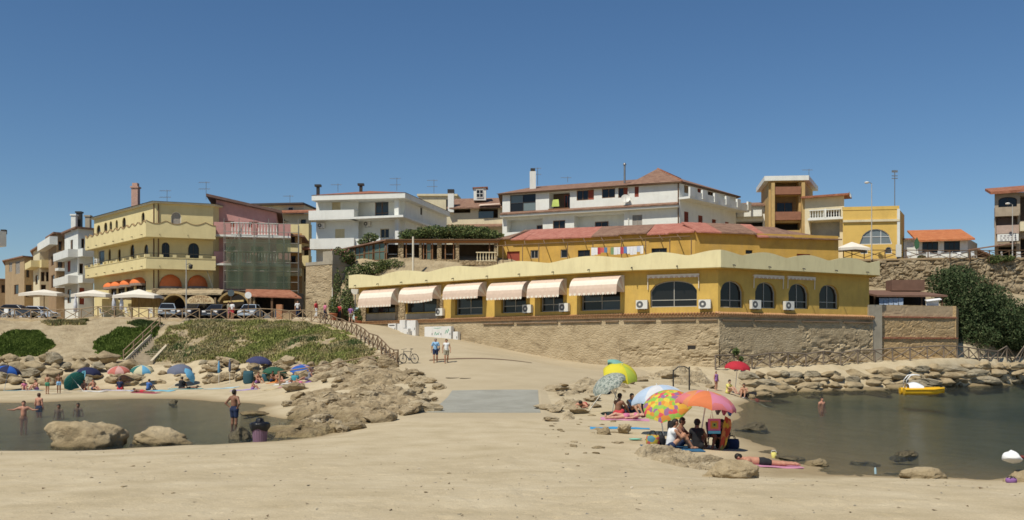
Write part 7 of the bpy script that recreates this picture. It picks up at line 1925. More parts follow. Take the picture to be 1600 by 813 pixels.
# ------------------------------------------------------------------ vegetation
def leafmat(name, c): 
    if name in MATS: return MATS[name]
    m = mat(name, c, rough=.75, var=.25, scale=5); m.node_tree.nodes['Principled BSDF'].inputs['Specular IOR Level'].default_value = .15
    return m
LG = [leafmat('leaf_dark', (0.030, 0.052, 0.018)), leafmat('leaf_mid', (0.10, 0.14, 0.045)), leafmat('leaf_olive', (0.14, 0.155, 0.055)), leafmat('leaf_light', (0.19, 0.21, 0.08))]
LD = [leafmat('grass_green', (0.25, 0.27, 0.075)), leafmat('grass_olive', (0.30, 0.26, 0.10)), leafmat('grass_straw', (0.44, 0.36, 0.19)), leafmat('leaf_mid', ())]
def leaf_cloud(blobs, n, size, seed, up=.3):
    r = np.random.default_rng(seed); w = np.array([b_[3] * b_[4] * b_[5] for b_ in blobs]) ** .67; w = w / w.sum(); pick = r.choice(len(blobs), n, p=w); B = np.array(blobs)[pick]
    dr = r.normal(size=(n, 3)); dr /= np.linalg.norm(dr, axis=1)[:, None]; rad = r.random(n) ** .28 * (1 + .18 * np.sin(dr[:, 0] * 7 + B[:, 0]) * np.cos(dr[:, 2] * 6 + B[:, 1]))
    c = B[:, :3] + dr * rad[:, None] * B[:, 3:6]
    a = r.normal(size=(n, 3)); a[:, 2] += up; a /= np.linalg.norm(a, axis=1)[:, None]; b_ = np.cross(a, r.normal(size=(n, 3))); b_ /= np.linalg.norm(b_, axis=1)[:, None]
    s = size * r.uniform(.55, 1.3, n)[:, None]
    V = np.stack([c - a * s * .5, c + b_ * s * .28, c + a * s * .6, c - b_ * s * .28], 1).reshape(-1, 3)
    return V, np.arange(4 * n).reshape(-1, 4), r
def shrub(name, label, cat, blobs, n, size, seed, mats=LG, trunk=True, group=None, stems=5):
    base = Vector((np.mean([b_[0] for b_ in blobs]), np.mean([b_[1] for b_ in blobs]), min(b_[2] - b_[5] for b_ in blobs)))
    T = thing(name, label, cat, base, group); V, Fq, r = leaf_cloud(blobs, n, size, seed)
    mi = np.repeat(r.choice(len(mats), len(Fq) // 40 + 1), 40)[:len(Fq)]; mi = r.choice(len(mats), len(Fq), p=np.array([.32, .34, .22, .12])[:len(mats)] / sum([.32, .34, .22, .12][:len(mats)]))
    np_mesh('crown', V, Fq, mats, mi, parent=T, kind='stuff')
    if trunk:
        g = MB()
        for k in range(stems):
            b_ = blobs[int(r.integers(len(blobs)))]; e = Vector((b_[0], b_[1], b_[2] + b_[5] * .5)); m_ = base.lerp(e, .5) + Vector((r.uniform(-.2, .2), r.uniform(-.2, .2), 0))
            g.tube([base + Vector((0, 0, -.1)), m_, e], [.09 * max(.4, b_[5] / 2), .06 * max(.4, b_[5] / 2), .02], 6)
        g.build('trunk', M_woodd, T, kind='stuff')
    return T
def B(px, py, d, rx, ry, rz_): p = P(px, py, d); return (p.x, p.y, p.z, rx, ry, rz_)
shrub('evergreen_tree', 'wide dark evergreen thicket rising behind the terrace wall on the right', 'tree', [B(1480, 447, 95, 1.9, 2, 1.8), B(1505, 460, 94, 2.6, 2.4, 2.4), B(1500, 500, 93, 2.2, 2, 2.6), B(1530, 485, 93, 2.8, 2.2, 2.6), B(1560, 510, 93.5, 3, 2.4, 2.2), B(1590, 515, 95, 3, 2.4, 2.2), B(1520, 525, 92, 2.6, 1.8, 1.4), B(1625, 520, 96, 3, 2.5, 2.3), B(1545, 470, 96, 2.2, 2, 1.6), B(1498, 432, 97, 1.8, 1.6, 1.2), B(1575, 490, 96, 2.2, 2, 1.5), B(1585, 535, 94, 3, 1.6, .8)], 52000, .22, 1, stems=9, mats=[LG[0], leafmat('thicket_mid', (0.05, 0.072, 0.028)), leafmat('thicket_olive', (0.075, 0.095, 0.04)), leafmat('thicket_light', (0.105, 0.125, 0.055))])
shrub('vine_canopy', 'green climbing vine heaped over the veranda roof', 'plant', [B(650, 367, 105.5, 1.8, 2.2, .55), B(680, 364, 106, 2.2, 2.4, .75), B(715, 363, 106, 2.4, 2.4, .8), B(748, 365, 106, 2.2, 2.4, .7), B(770, 370, 105.5, 1.5, 2, .5), B(640, 372, 105, 1.2, 1.5, .4)], 15000, .2, 2, stems=4)
shrub('flowering_shrub', 'pink oleander above the grey garden wall', 'shrub', [B(533, 400, 104, 1.3, .9, .9), B(522, 404, 104, .8, .7, .7), B(545, 404, 104.6, .8, .7, .7)], 3600, .2, 3, mats=[LG[1], LG[2], LG[0], leafmat('oleander_pink', (0.42, 0.16, 0.16))])
for k, (bl, n_, lb) in enumerate((
    ([B(527, 445, 101, .45, .6, 1.5), B(541, 466, 100.4, .7, .6, 1.2), B(522, 474, 100.4, .6, .6, .9)], 1900, 'tall green plants against the cliff left of the restaurant'),
    ([B(560, 424, 101.5, 1.6, .9, .7), B(585, 418, 101.5, 1.8, .9, .7), B(610, 414, 101.8, 1.6, .9, .6)], 5200, 'low green scrub on the slope under the veranda panels'),
    ([B(580, 371, 107, .9, .8, .5), B(568, 378, 107, .7, .7, .4)], 1500, 'small green bush over the left end of the veranda roof'),
    ([B(550, 440, 100.8, .9, .7, .9), B(545, 480, 99.6, .7, .7, 1.2)], 2600, 'dry green bush beside the round white sign'),
    ([B(655, 522, 91.3, .55, .3, .5)], 900, 'small green weed between the white cabinets'),
    ([B(1150, 550, 71.9, .26, .2, .26), B(1158, 561, 71.9, .18, .2, .18)], 500, 'small caper bush growing out of the old wall'),
    ([B(1440, 403, 108.8, .5, .4, .3)], 500, 'little plant at the foot of the roadside house'),
    ([B(1555, 405, 107.6, .9, .6, .5), B(1575, 404, 107.6, .8, .5, .35)], 1800, 'low bush at the top of the rubble wall, right'))):
    shrub('wild_shrub', lb, 'shrub', bl, n_, .17, 20 + k, stems=3)
# potted plants before the restaurant
for k, (px, d, s, lb) in enumerate(((521, 98.4, .8, 'large terracotta pot with bush by the cliff steps'), (560, 97.6, .75, 'terracotta pot with bush at the restaurant corner'), (562, 95.6, .45, 'small terracotta pot at the start of the ramp wall'))):
    x = PX(px, d); z = rz(x, d) if px > 540 else gz(x, d); T = thing('plant_pot', lb, 'plant pot', (x, d, z), 'terracotta pots'); g = MB(); g.lathe([(.35 * s, 0), (.5 * s, .75 * s), (.56 * s, .78 * s), (.56 * s, .9 * s), (.48 * s, .9 * s), (.45 * s, .8 * s), (.02, .8 * s)], (x, d, z), 14); g.build('pot', mat('terracotta', (0.40, 0.14, 0.07)), T)
    V, Fq, r = leaf_cloud([(x, d, z + 1.35 * s, .6 * s, .6 * s, .7 * s)], int(1100 * s), .16, 50 + k); np_mesh('foliage', V, Fq, LG, r.integers(0, 4, len(Fq)), parent=T, kind='stuff')
# grass and scrub on the bank
def grass(name, polys, n, hgt, seed, mats, probs, label):
    r = np.random.default_rng(seed); xs, ys = [], []
    for poly, share in polys:
        pl = poly_pd(poly); ax = [p[0] for p in pl]; ay = [p[1] for p in pl]; got = 0; need = int(n * share)
        while got < need:
            x = r.uniform(min(ax), max(ax), need * 2); y = r.uniform(min(ay), max(ay), need * 2)
            jx_ = x + fbm(x, y, .7, 3) * 1.8; jy_ = y + fbm(x + 9, y, .7, 3) * 1.8
            ok = inpoly(jx_, jy_, pl) & (fbm(x, y + 70, .45, 3) > -.10 + r.normal(0, .08, len(x))); x, y = x[ok], y[ok]; xs.append(x); ys.append(y); got += len(x)
            if len(x) == 0: break
    x = np.concatenate(xs); y = np.concatenate(ys); z = hground(x, y); m = len(x); K = 5
    an = r.uniform(0, 6.28, (m, K)); hh = hgt * r.uniform(.5, 1.3, (m, K)); w = .05 * r.uniform(.8, 2.2, (m, K)); lean = r.uniform(.1, .7, (m, K)) * hh; pa = r.uniform(0, 6.28, (m, K)); pr = r.uniform(0, .22, (m, K))
    bx = x[:, None] + np.cos(pa) * pr; by = y[:, None] + np.sin(pa) * pr; bz = np.repeat(z[:, None], K, 1) - .03
    p0 = np.stack([bx - np.sin(an) * w, by + np.cos(an) * w, bz], -1); p1 = np.stack([bx + np.sin(an) * w, by - np.cos(an) * w, bz], -1); p2 = np.stack([bx + np.cos(an) * lean, by + np.sin(an) * lean, bz + hh], -1)
    V = np.stack([p0, p1, p2], 2).reshape(-1, 3); Fq = np.arange(len(V)).reshape(-1, 3)
    zone = fbm(x, y, .28, 3); pb_ = np.array(probs); mi = np.empty(m, int)
    u = np.clip(zone * 2.2 + .5 + r.normal(0, .16, m), 0, .999); cum = np.cumsum(pb_ / pb_.sum()); mi = np.searchsorted(cum, u); mi = np.clip(mi, 0, len(mats) - 1)
    o = np_mesh(name, V, Fq, mats, np.repeat(mi, K)); tag(o, label, 'grass', kind='stuff'); return o
main = [(268, 92.3), (300, 94.3), (400, 93.5), (470, 91), (525, 85), (560, 79), (590, 73), (600, 69.5), (560, 69.8), (500, 73.5), (450, 77), (350, 80.6), (245, 82.5), (232, 85)]
grass('grass', [(main, 1.0)], 20000, .22, 61, LD, (.34, .26, .30, .10), 'mixed green and straw grass covering the bank right of the stairs')
g2 = [(-20, 84), (30, 84.5), (70, 85), (82, 88.5), (55, 91.5), (20, 90.5), (-20, 88)]
g3 = [(158, 84.5), (205, 83.5), (212, 85), (232, 88.5), (245, 91.8), (185, 92), (160, 90), (148, 87)]
grass('ground_cover', [(g2, .5), (g3, .5)], 13000, .24, 62, [leafmat('cover_dark', (0.09, 0.13, 0.022)), leafmat('cover_mid', (0.13, 0.18, 0.032)), leafmat('cover_light', (0.17, 0.22, 0.045)), leafmat('cover_dark', ())], (.3, .3, .25, .15), 'low dense dark green ground cover in patches on the bare left bank')
g4 = [(60, 94.6), (140, 94.6), (130, 93), (80, 93.2)]
grass('ground_cover', [(g4, .5), ([(200, 94.4), (240, 94.4), (250, 93.2), (205, 93)], .3), ([(1520, 96), (1600, 103), (1640, 103), (1640, 97)], .6)], 4000, .28, 63, [LG[1], LG[2], LD[2], LD[1]], (.3, .3, .2, .2), 'sparse scrub along the promenade edge and right hillside')
grass('ground_cover', [([(545, 101.5), (600, 101.0), (600, 102.8), (548, 104.4)], 1.0)], 10, .3, 64, LD, (.3, .3, .3, .1), 'weeds on the cliff edge under the veranda')
# ------------------------------------------------------------------ people: one skin surface each, grown from a posed skeleton
def surface_net(V, org, h):
    s = V < 0; nx_, ny_, nz_ = V.shape
    c = np.zeros((nx_ - 1, ny_ - 1, nz_ - 1)); acc = np.zeros(c.shape + (3,))
    for ax in range(3):
        for a in (0, 1):
            for b_ in (0, 1):
                o = [ax, (ax + 1) % 3, (ax + 2) % 3]
                def sl(k):
                    r = [None] * 3; r[o[0]] = slice(k, V.shape[o[0]] - 1 + k); r[o[1]] = slice(a, V.shape[o[1]] - 1 + a); r[o[2]] = slice(b_, V.shape[o[2]] - 1 + b_); return tuple(r)
                v0, v1 = V[sl(0)], V[sl(1)]; m = (v0 < 0) != (v1 < 0); t = np.where(m, v0 / np.where(m, v0 - v1, 1), 0)
                c += m; p = np.zeros(acc.shape); p[..., o[0]] = t; p[..., o[1]] = a; p[..., o[2]] = b_; acc += p * m[..., None]
    act = c > 0; idx = -np.ones(c.shape, int); idx[act] = np.arange(act.sum()); ii = np.argwhere(act)
    P_ = (ii + acc[act] / c[act][:, None]) * h + org; F_ = []
    for ax in range(3):
        u, w = (ax + 1) % 3, (ax + 2) % 3
        r0 = [slice(None)] * 3; r1 = [slice(None)] * 3; r0[ax] = slice(0, -1); r1[ax] = slice(1, None)
        for r in (r0, r1): r[u] = slice(1, -1); r[w] = slice(1, -1)
        m = s[tuple(r0)] != s[tuple(r1)]; e = np.argwhere(m); flip = s[tuple(r0)][m]
        e[:, u] += 1; e[:, w] += 1; q = []
        for du, dw in ((0, 0), (1, 0), (1, 1), (0, 1)):
            f = e.copy(); f[:, u] -= du; f[:, w] -= dw; q.append(idx[f[:, 0], f[:, 1], f[:, 2]])
        q = np.stack(q, 1); q[~flip] = q[~flip][:, ::-1]; F_.append(q)
    F_ = np.concatenate(F_); return P_, F_[(F_ >= 0).all(1)]
def sdf_mesh(caps, h, k=.03, cut=None):
    A = np.array([[*c[0], *c[1], c[2], c[3]] for c in caps], float); R = np.maximum(A[:, 6], A[:, 7])
    lo = np.minimum((A[:, :3] - R[:, None]).min(0), (A[:, 3:6] - R[:, None]).min(0)) - 3 * h; hi = np.maximum((A[:, :3] + R[:, None]).max(0), (A[:, 3:6] + R[:, None]).max(0)) + 3 * h
    n_ = np.ceil((hi - lo) / h).astype(int) + 1; V = np.full(n_, .5)
    for q, r in zip(A, R):
        a, b_ = q[:3], q[3:6]; m = r + k + 2 * h
        i0 = np.maximum(0, np.floor((np.minimum(a, b_) - m - lo) / h).astype(int)); i1 = np.minimum(n_, np.ceil((np.maximum(a, b_) + m - lo) / h).astype(int) + 1)
        X_, Y_, Z_ = np.meshgrid(*[lo[t] + h * np.arange(i0[t], i1[t]) for t in range(3)], indexing='ij'); p = np.stack([X_, Y_, Z_], -1) - a; ba = b_ - a; L2 = max(ba @ ba, 1e-9)
        t = np.clip((p @ ba) / L2, 0, 1); d = np.linalg.norm(p - t[..., None] * ba, axis=-1) - (q[6] + (q[7] - q[6]) * t)
        sl = tuple(slice(i0[t], i1[t]) for t in range(3)); o = V[sl]; e = np.clip(k - np.abs(o - d), 0, None) / k; V[sl] = np.minimum(o, d) - e * e * k * .25
    if cut:
        X_, Y_, Z_ = np.meshgrid(*[lo[t] + h * np.arange(n_[t]) for t in range(3)], indexing='ij'); V = np.maximum(V, cut(X_, Y_, Z_))
    return surface_net(V, lo, h)
def L3(a, b_, t): return tuple(a[i] + (b_[i] - a[i]) * t for i in range(3))
def skin(nm, c): return mat(nm, c, rough=.55, var=.06, scale=6, spec=.35)
SK = [skin('skin_tan', (0.40, 0.205, 0.12)), skin('skin_brown', (0.22, 0.105, 0.06)), skin('skin_fair', (0.52, 0.30, 0.20)), skin('skin_ruddy', (0.46, 0.22, 0.14))]
HAIR = mat('hair_dark', (0.02, 0.014, 0.01), rough=.6); HAIRB = mat('hair_brown', (0.07, 0.035, 0.018), rough=.6); HAIRG = mat('hair_grey', (0.25, 0.23, 0.21), rough=.7)
# poses: figure faces -y; joints in metres for a 1.74 m adult
def stand(): return dict(pel=(0, 0, .95), chest=(0, .0, 1.32), neck=(0, .01, 1.50), head=(0, -.01, 1.63), sl=(-.19, .0, 1.42), el=(-.25, .02, 1.13), wl=(-.27, -.05, .88), sr=(.19, .0, 1.42), er=(.25, .02, 1.13), wr=(.27, -.05, .88),
                         hl=(-.095, 0, .92), kl=(-.10, -.01, .49), al=(-.10, .03, .08), hr=(.095, 0, .92), kr=(.10, -.01, .49), ar=(.10, .03, .08))
def walk():
    j = stand(); j.update(kl=(-.10, -.12, .50), al=(-.10, -.10, .09), kr=(.10, .02, .49), ar=(.09, .24, .12), el=(-.26, .07, 1.14), wl=(-.27, .03, .89), er=(.26, -.02, 1.14), wr=(.28, -.13, .91)); return j
def hips():
    j = stand(); j.update(el=(-.38, .10, 1.18), wl=(-.20, .02, 1.0), er=(.38, .10, 1.18), wr=(.20, .02, 1.0)); return j
def fold():
    j = stand(); j.update(el=(-.27, -.08, 1.15), wl=(-.08, -.24, 1.14), er=(.27, -.08, 1.15), wr=(.08, -.24, 1.10)); return j
def sit(knee=.42, lean=.1, spread=.12):          # on the ground, knees drawn up, arms round them
    return dict(pel=(0, .0, .13), chest=(0, -lean * .6, .50), neck=(0, -lean, .67), head=(0, -lean - .05, .81), sl=(-.18, -lean * .8, .58), el=(-.25, -lean - .16, .40), wl=(-.12, -.42, .38), sr=(.18, -lean * .8, .58), er=(.25, -lean - .16, .40), wr=(.12, -.42, .38),
                hl=(-.10, -.02, .12), kl=(-spread, -.40, knee), al=(-spread, -.66, .08), hr=(.10, -.02, .12), kr=(spread, -.42, knee), ar=(spread, -.66, .08))
def sitback():                                   # legs out, propped on the hands
    j = sit(.20, -.12, .11); j.update(el=(-.27, .24, .32), wl=(-.28, .34, .06), er=(.27, .24, .32), wr=(.28, .34, .06), kl=(-.11, -.44, .20), al=(-.12, -.86, .08), kr=(.11, -.42, .30), ar=(.12, -.80, .08)); return j
def prone():                                     # face down, head towards +y, propped lightly
    return dict(pel=(0, 0, .12), chest=(0, .38, .14), neck=(0, .57, .20), head=(0, .70, .24), sl=(-.18, .48, .16), el=(-.30, .62, .07), wl=(-.16, .82, .05), sr=(.18, .48, .16), er=(.30, .62, .07), wr=(.16, .82, .05),
                hl=(-.09, -.02, .12), kl=(-.12, -.45, .08), al=(-.13, -.86, .07), hr=(.09, -.02, .12), kr=(.12, -.45, .08), ar=(.13, -.86, .07))
def supine():
    j = prone(); j.update(head=(0, .72, .16), neck=(0, .57, .14), el=(-.26, .22, .08), wl=(-.24, -.02, .07), er=(.26, .22, .08), wr=(.24, -.02, .07), kl=(-.12, -.42, .22), al=(-.13, -.80, .07)); return j
def swim():
    j = stand(); j.update(el=(-.42, -.05, 1.32), wl=(-.62, -.12, 1.34), er=(.40, -.05, 1.30), wr=(.58, -.14, 1.32)); return j
def flesh(j, fem=False, fine=True):
    c = []; S = lambda a, b_, r0, r1: c.append((j[a] if isinstance(a, str) else a, j[b_] if isinstance(b_, str) else b_, r0, r1))
    mid = L3(j['pel'], j['chest'], .5); S('hl', 'hr', .105 if fem else .098, .105 if fem else .098); S('pel', mid, .115, .105 if fem else .12); S(mid, 'chest', .105 if fem else .12, .13)
    S(L3(j['chest'], j['sl'], .75), L3(j['chest'], j['sr'], .75), .095, .095); S('chest', 'neck', .11, .06); S('neck', L3(j['neck'], j['head'], .6), .055, .055)
    h = j['head']; n_ = j['neck']; up = np.array(h) - np.array(n_); up /= np.linalg.norm(up); lie = abs(up[2]) < .5; f = np.array((0, -1, 0)) if not lie else np.array((0, 0, 1.0 if h[2] < .2 else -1.0)); f = f - up * (f @ up); f /= np.linalg.norm(f); sd = np.cross(up, f)
    hh = np.array(h); c.append((tuple(hh + up * .025 + f * -.01), tuple(hh - up * .035 + f * .018), .088, .070)); c.append((tuple(hh - up * .06 + f * .03), tuple(hh - up * .075 + f * .045), .05, .035))
    c.append((tuple(hh + f * .082 + up * .01), tuple(hh + f * .10 - up * .02), .012, .018))
    for s in (-1, 1): c.append((tuple(hh + sd * s * .085), tuple(hh + sd * s * .092 + up * .02), .016, .02))
    for s in 'lr':
        S('s' + s, 'e' + s, .055, .042); S('e' + s, 'w' + s, .042, .028); S('h' + s, 'k' + s, .092 if fem else .088, .058); S('k' + s, L3(j['k' + s], j['a' + s], .35), .055, .055); S(L3(j['k' + s], j['a' + s], .35), 'a' + s, .055, .036)
        a = np.array(j['a' + s]); k_ = np.array(j['k' + s]); dn = (a - k_) / np.linalg.norm(a - k_); ft = np.array((0, -1, 0)) if dn[2] < -.6 else np.array((0, -.15, 1.0)) if h[2] < .2 or dn[2] > -.5 else np.array((0, -1, 0)); 
        if abs(dn[2]) < .35 and h[2] >= .2 and h[2] < .4: ft = np.array((0, -1, -.1))
        ft = ft / np.linalg.norm(ft); toe = a + ft * .16 + dn * .03; heel = a - ft * .04 + dn * .035; c.append((tuple(heel), tuple(a + ft * .08 + dn * .03), .036, .034)); c.append((tuple(a + ft * .08 + dn * .03), tuple(toe), .036, .022))
        w = np.array(j['w' + s]); e = np.array(j['e' + s]); d = (w - e) / np.linalg.norm(w - e); o = np.cross(d, (0, 1, 0)) if abs(d[1]) < .9 else np.cross(d, (0, 0, 1)); o = o / np.linalg.norm(o); q = np.cross(d, o); sg = -1 if s == 'l' else 1
        c.append((tuple(w + d * .02 - q * .018), tuple(w + d * .075 - q * .022), .022, .02)); c.append((tuple(w + d * .02 + q * .018), tuple(w + d * .075 + q * .022), .022, .02))
        if fine:
            for i, (off, ln) in enumerate(((-.034, .055), (-.012, .068), (.011, .064), (.032, .048))):
                b0 = w + d * .08 + q * off; b1 = b0 + d * ln * .55 - o * sg * .008; b2 = b1 + d * ln * .4 - o * sg * .022; c.append((tuple(b0), tuple(b1), .011, .0105)); c.append((tuple(b1), tuple(b2), .0105, .009))
            t0 = w + d * .02 - q * .03; c.append((tuple(t0), tuple(t0 + d * .045 - q * .035 - o * sg * .012), .014, .011))
    return c, hh, up, f, sd
def person(px, d, pose, rot, label, sk=0, hair=HAIR, fem=False, wear=(), h=.02, scale=1.0, z=None, long_hair=False, dz=0.0, group=None, hat=None):
    j = pose() if callable(pose) else pose; fine = h < .018; caps, hh, up, f, sd = flesh(j, fem, fine)
    x = PX(px, d); zz = gz(x, d) if z is None else z; V, Fq = sdf_mesh(caps, h, .035 if h < .025 else .03)
    ground = V[:, 2].min(); M = Matrix.Translation((x, d, zz + dz)) @ Matrix.Rotation(rot, 4, 'Z') @ Matrix.Scale(scale, 4); Mn = np.array(M)
    def place(V_): return (np.c_[V_, np.ones(len(V_))] @ Mn.T)[:, :3]
    T = thing('person', label, 'person', (x, d, zz), group)
    if z is None: V = V - [0, 0, ground]
    dz0 = ground if z is None else 0
    np_mesh('body', place(V), Fq, SK[sk], parent=T, smooth=True)
    hc = [(tuple(hh + up * .035 - f * .018), tuple(hh - up * .01 - f * .03), .097, .085)]
    if long_hair: hc.append((tuple(hh - f * .05), tuple(hh - up * .16 - f * .075), .085, .05))
    cutf = lambda X_, Y_, Z_: ((X_ - hh[0]) * f[0] + (Y_ - hh[1]) * f[1] + (Z_ - hh[2]) * f[2]) - .035 - .9 * np.clip((X_ - hh[0]) * up[0] + (Y_ - hh[1]) * up[1] + (Z_ - hh[2]) * up[2] - .03, -.03, .1)
    Vh, Fh = sdf_mesh(hc, min(h, .018), .02, cutf); Vh = Vh - [0, 0, dz0]; np_mesh('hair', place(Vh), Fh, hair, parent=T, smooth=True)
    if fine or h < .021:
        for s in (-1, 1):
            g = MB(); c_ = hh + f * .088 + sd * s * .034 + up * .022 - np.array((0, 0, dz0)); c_ = M @ Vector(c_); g.lathe([(.001, -.010), (.011, -.005), (.013, 0), (.011, .005), (.001, .010)], c_, 8); g.build('eye', mat('eye_dark', (0.02, 0.015, 0.01), rough=.3), T)
    if hat:
        hc = [(tuple(hh + up * .06), tuple(hh + up * .07), .105, .10)]; Vh, Fh = sdf_mesh(hc, min(h, .018), .02, lambda X_, Y_, Z_: -((X_ - hh[0]) * up[0] + (Y_ - hh[1]) * up[1] + (Z_ - hh[2]) * up[2] - .03)); np_mesh('cap', place(Vh - [0, 0, dz0]), Fh, hat, parent=T, smooth=True)
    mid = L3(j['pel'], j['chest'], .5)
    for kind, m in wear:
        g = []; i_ = .018
        def A(a, b_, r0, r1): g.append((a, b_, r0 + i_, r1 + i_))
        if kind in ('shirt', 'vest', 'dress', 'swimsuit'):
            A(L3(j['pel'], mid, .1), mid, .115, .118); A(mid, j['chest'], .118, .13); A(L3(j['chest'], j['sl'], .7), L3(j['chest'], j['sr'], .7), .093, .093); A(j['chest'], L3(j['chest'], j['neck'], .45), .11, .085)
            if kind == 'shirt':
                for s in 'lr': A(L3(j['chest'], j['s' + s], .8), L3(j['s' + s], j['e' + s], .55), .075, .058)
        if kind in ('shorts', 'trunks', 'bikini', 'dress', 'swimsuit', 'trousers', 'skirt'):
            A(j['hl'], j['hr'], .102, .102); A(j['pel'], L3(j['pel'], mid, .45), .115, .11)
            fr_ = {'shorts': .62, 'trunks': .34, 'bikini': .06, 'dress': .6, 'swimsuit': .08, 'trousers': 1.0, 'skirt': .6}[kind]
            for s in 'lr':
                A(j['h' + s], L3(j['h' + s], j['k' + s], fr_), .092, .092 - .03 * fr_)
                if kind == 'trousers': A(j['k' + s], L3(j['k' + s], j['a' + s], .9), .06, .045)
            if kind in ('dress', 'skirt'): A(L3(j['hl'], j['kl'], .4), L3(j['hr'], j['kr'], .4), .09, .09)
        if kind == 'top': A(L3(j['chest'], j['sl'], .45), L3(j['chest'], j['sr'], .45), .108, .108)
        Vg, Fg = sdf_mesh(g, max(h, .018), .03); np_mesh({'shorts': 'shorts', 'trunks': 'swim_trunks', 'bikini': 'bikini_bottom', 'top': 'bikini_top'}.get(kind, kind), place(Vg - [0, 0, dz0]), Fg, m, parent=T, smooth=True)
    return T, M, j, dz0
def cl(nm, c): return mat('cloth_' + nm, c, rough=.9, var=.08, scale=9)
BLK = cl('black', (.02, .02, .022)); NAVY = cl('navy', (.02, .03, .07)); BLU = cl('light_blue', (.24, .42, .62)); WHT = cl('white', (.68, .68, .67)); RED = cl('red', (.5, .05, .06)); PNK = cl('pink', (.55, .16, .26)); YEL = cl('yellow', (.62, .55, .16)); KHK = cl('khaki', (.28, .25, .18)); GRN = cl('green', (.06, .22, .13)); PUR = cl('purple', (.25, .12, .3)); ORG = cl('orange', (.62, .22, .05)); TEA = cl('teal', (.05, .25, .30)); GRY = cl('grey', (.2, .2, .22))
# the couple on the ramp
zc = rz(PX(680, 67), 67)
T, M, j, d0 = person(680.5, 67, walk, 0, 'man in light blue shirt and dark shorts walking down the ramp', 0, HAIRG, wear=(('shirt', BLU), ('shorts', NAVY)), h=.017, z=zc, dz=-.04)
g = MB(); g.bar(M @ Vector((-.17, -.13, 1.46)), M @ Vector((.20, -.17, 1.02)), .04, .012); g.build('bag_strap', NAVY, T); g = MB(); g.box(M @ Vector((.26, -.05, .98)), (.08, .22, .24)); g.build('shoulder_bag', NAVY, T)
zc = rz(PX(697.5, 66.6), 66.6)
person(697.5, 66.6, walk, .1, 'woman in white sleeveless top and khaki shorts walking down the ramp', 0, HAIR, True, (('vest', WHT), ('shorts', KHK)), h=.017, z=zc, dz=-.04, scale=.97)
# man standing in the left water, back to the camera
person(366, 41, hips, math.pi - .5, 'bare-backed man in dark trunks standing knee-deep in the left cove', 1, HAIR, wear=(('shorts', NAVY),), h=.016, z=-.33, scale=1.04)
# near group under the orange parasol
person(1047, 29.0, lambda: sit(.46, .12), 1.75, 'woman in white vest sitting with knees up under the orange parasol', 0, HAIR, True, (('vest', WHT), ('bikini', NAVY)), h=.013, long_hair=True)
person(1061, 29.9, lambda: sit(.40, .06), 1.1, 'dark-haired bather sitting behind the woman in the white vest', 1, HAIR, wear=(('trunks', NAVY),), h=.014)
person(1089, 29.3, lambda: sit(.40, -.02), 2.7, 'person in black swimsuit sitting upright beneath the orange parasol', 1, HAIR, True, (('swimsuit', BLK),), h=.013)
person(1129, 30.0, lambda: sit(.42, .05), -.5, 'bather in dark clothes sitting behind the hanging orange towel', 1, HAIR, wear=(('shirt', BLK), ('shorts', BLK)), h=.015)
person(1192, 26.2, prone, 1.5, 'sunbather lying face down in dark trunks at the right waterline', 3, HAIR, wear=(('trunks', BLK),), h=.013, scale=.93)
# yellow parasol group
person(965, 41.5, lambda: sit(.40, .1), 2.4, 'broad-backed dark tanned man sitting under the patterned parasol', 1, HAIR, wear=(('trunks', RED),), h=.018, scale=1.08)
person(985, 42.4, lambda: sit(.42, .05), .6, 'bather in blue shirt sitting under the yellow parasol', 0, HAIR, wear=(('vest', BLU), ('trunks', NAVY)), h=.018)
person(978, 40.2, supine, -1.45, 'fair woman stretched out on a pink towel by the patterned parasol', 2, HAIRB, True, (('bikini', PNK), ('top', PNK)), h=.018)
person(911, 45, prone, 2.9, 'bather lying on the sand shelf left of the patterned parasol', 3, HAIR, wear=(('bikini', RED),), h=.018)
# red parasol group
person(1137, 63.2, lambda: sit(.42, .1), .8, 'woman in yellow top sitting left of the red parasol pole', 2, HAIR, True, (('shirt', YEL), ('bikini', YEL)), h=.022)
person(1119, 63.6, stand, .6, 'slim bather standing left of the red parasol', 3, HAIRB, True, (('swimsuit', PUR),), h=.022, scale=.72)
person(1163, 63.4, lambda: sit(.44, .1), -.4, 'bather sitting right of the red parasol pole', 0, HAIR, wear=(('trunks', BLK),), h=.022)
person(1182, 62.8, prone, 1.9, 'sunbather lying on a white towel right of the red parasol', 3, HAIR, True, (('bikini', RED),), h=.022)
person(1284, 56, stand, .5, 'swimmer with only head and shoulders above the right cove', 3, HAIR, h=.025, z=-1.35)
# swimmers on the left
for px, d, z, rt, sk_, lb in ((37, 46.5, -1.05, .4, 3, 'swimmer with outstretched arm nearest the left edge'), (61, 52.5, -.95, 2.8, 3, 'pink-backed bather waist-deep in the left cove'), (92, 52.0, -1.53, 0, 1, 'dark head of a swimmer in the left cove, left one'), (122, 53.0, -1.53, 0, 1, 'dark head of a swimmer in the left cove, right one')):
    person(px, d, swim if px == 37 else stand, rt, lb, sk_, HAIR if sk_ != 3 else HAIRB, wear=(('trunks', NAVY),) if px == 61 else (), h=.03, z=z)
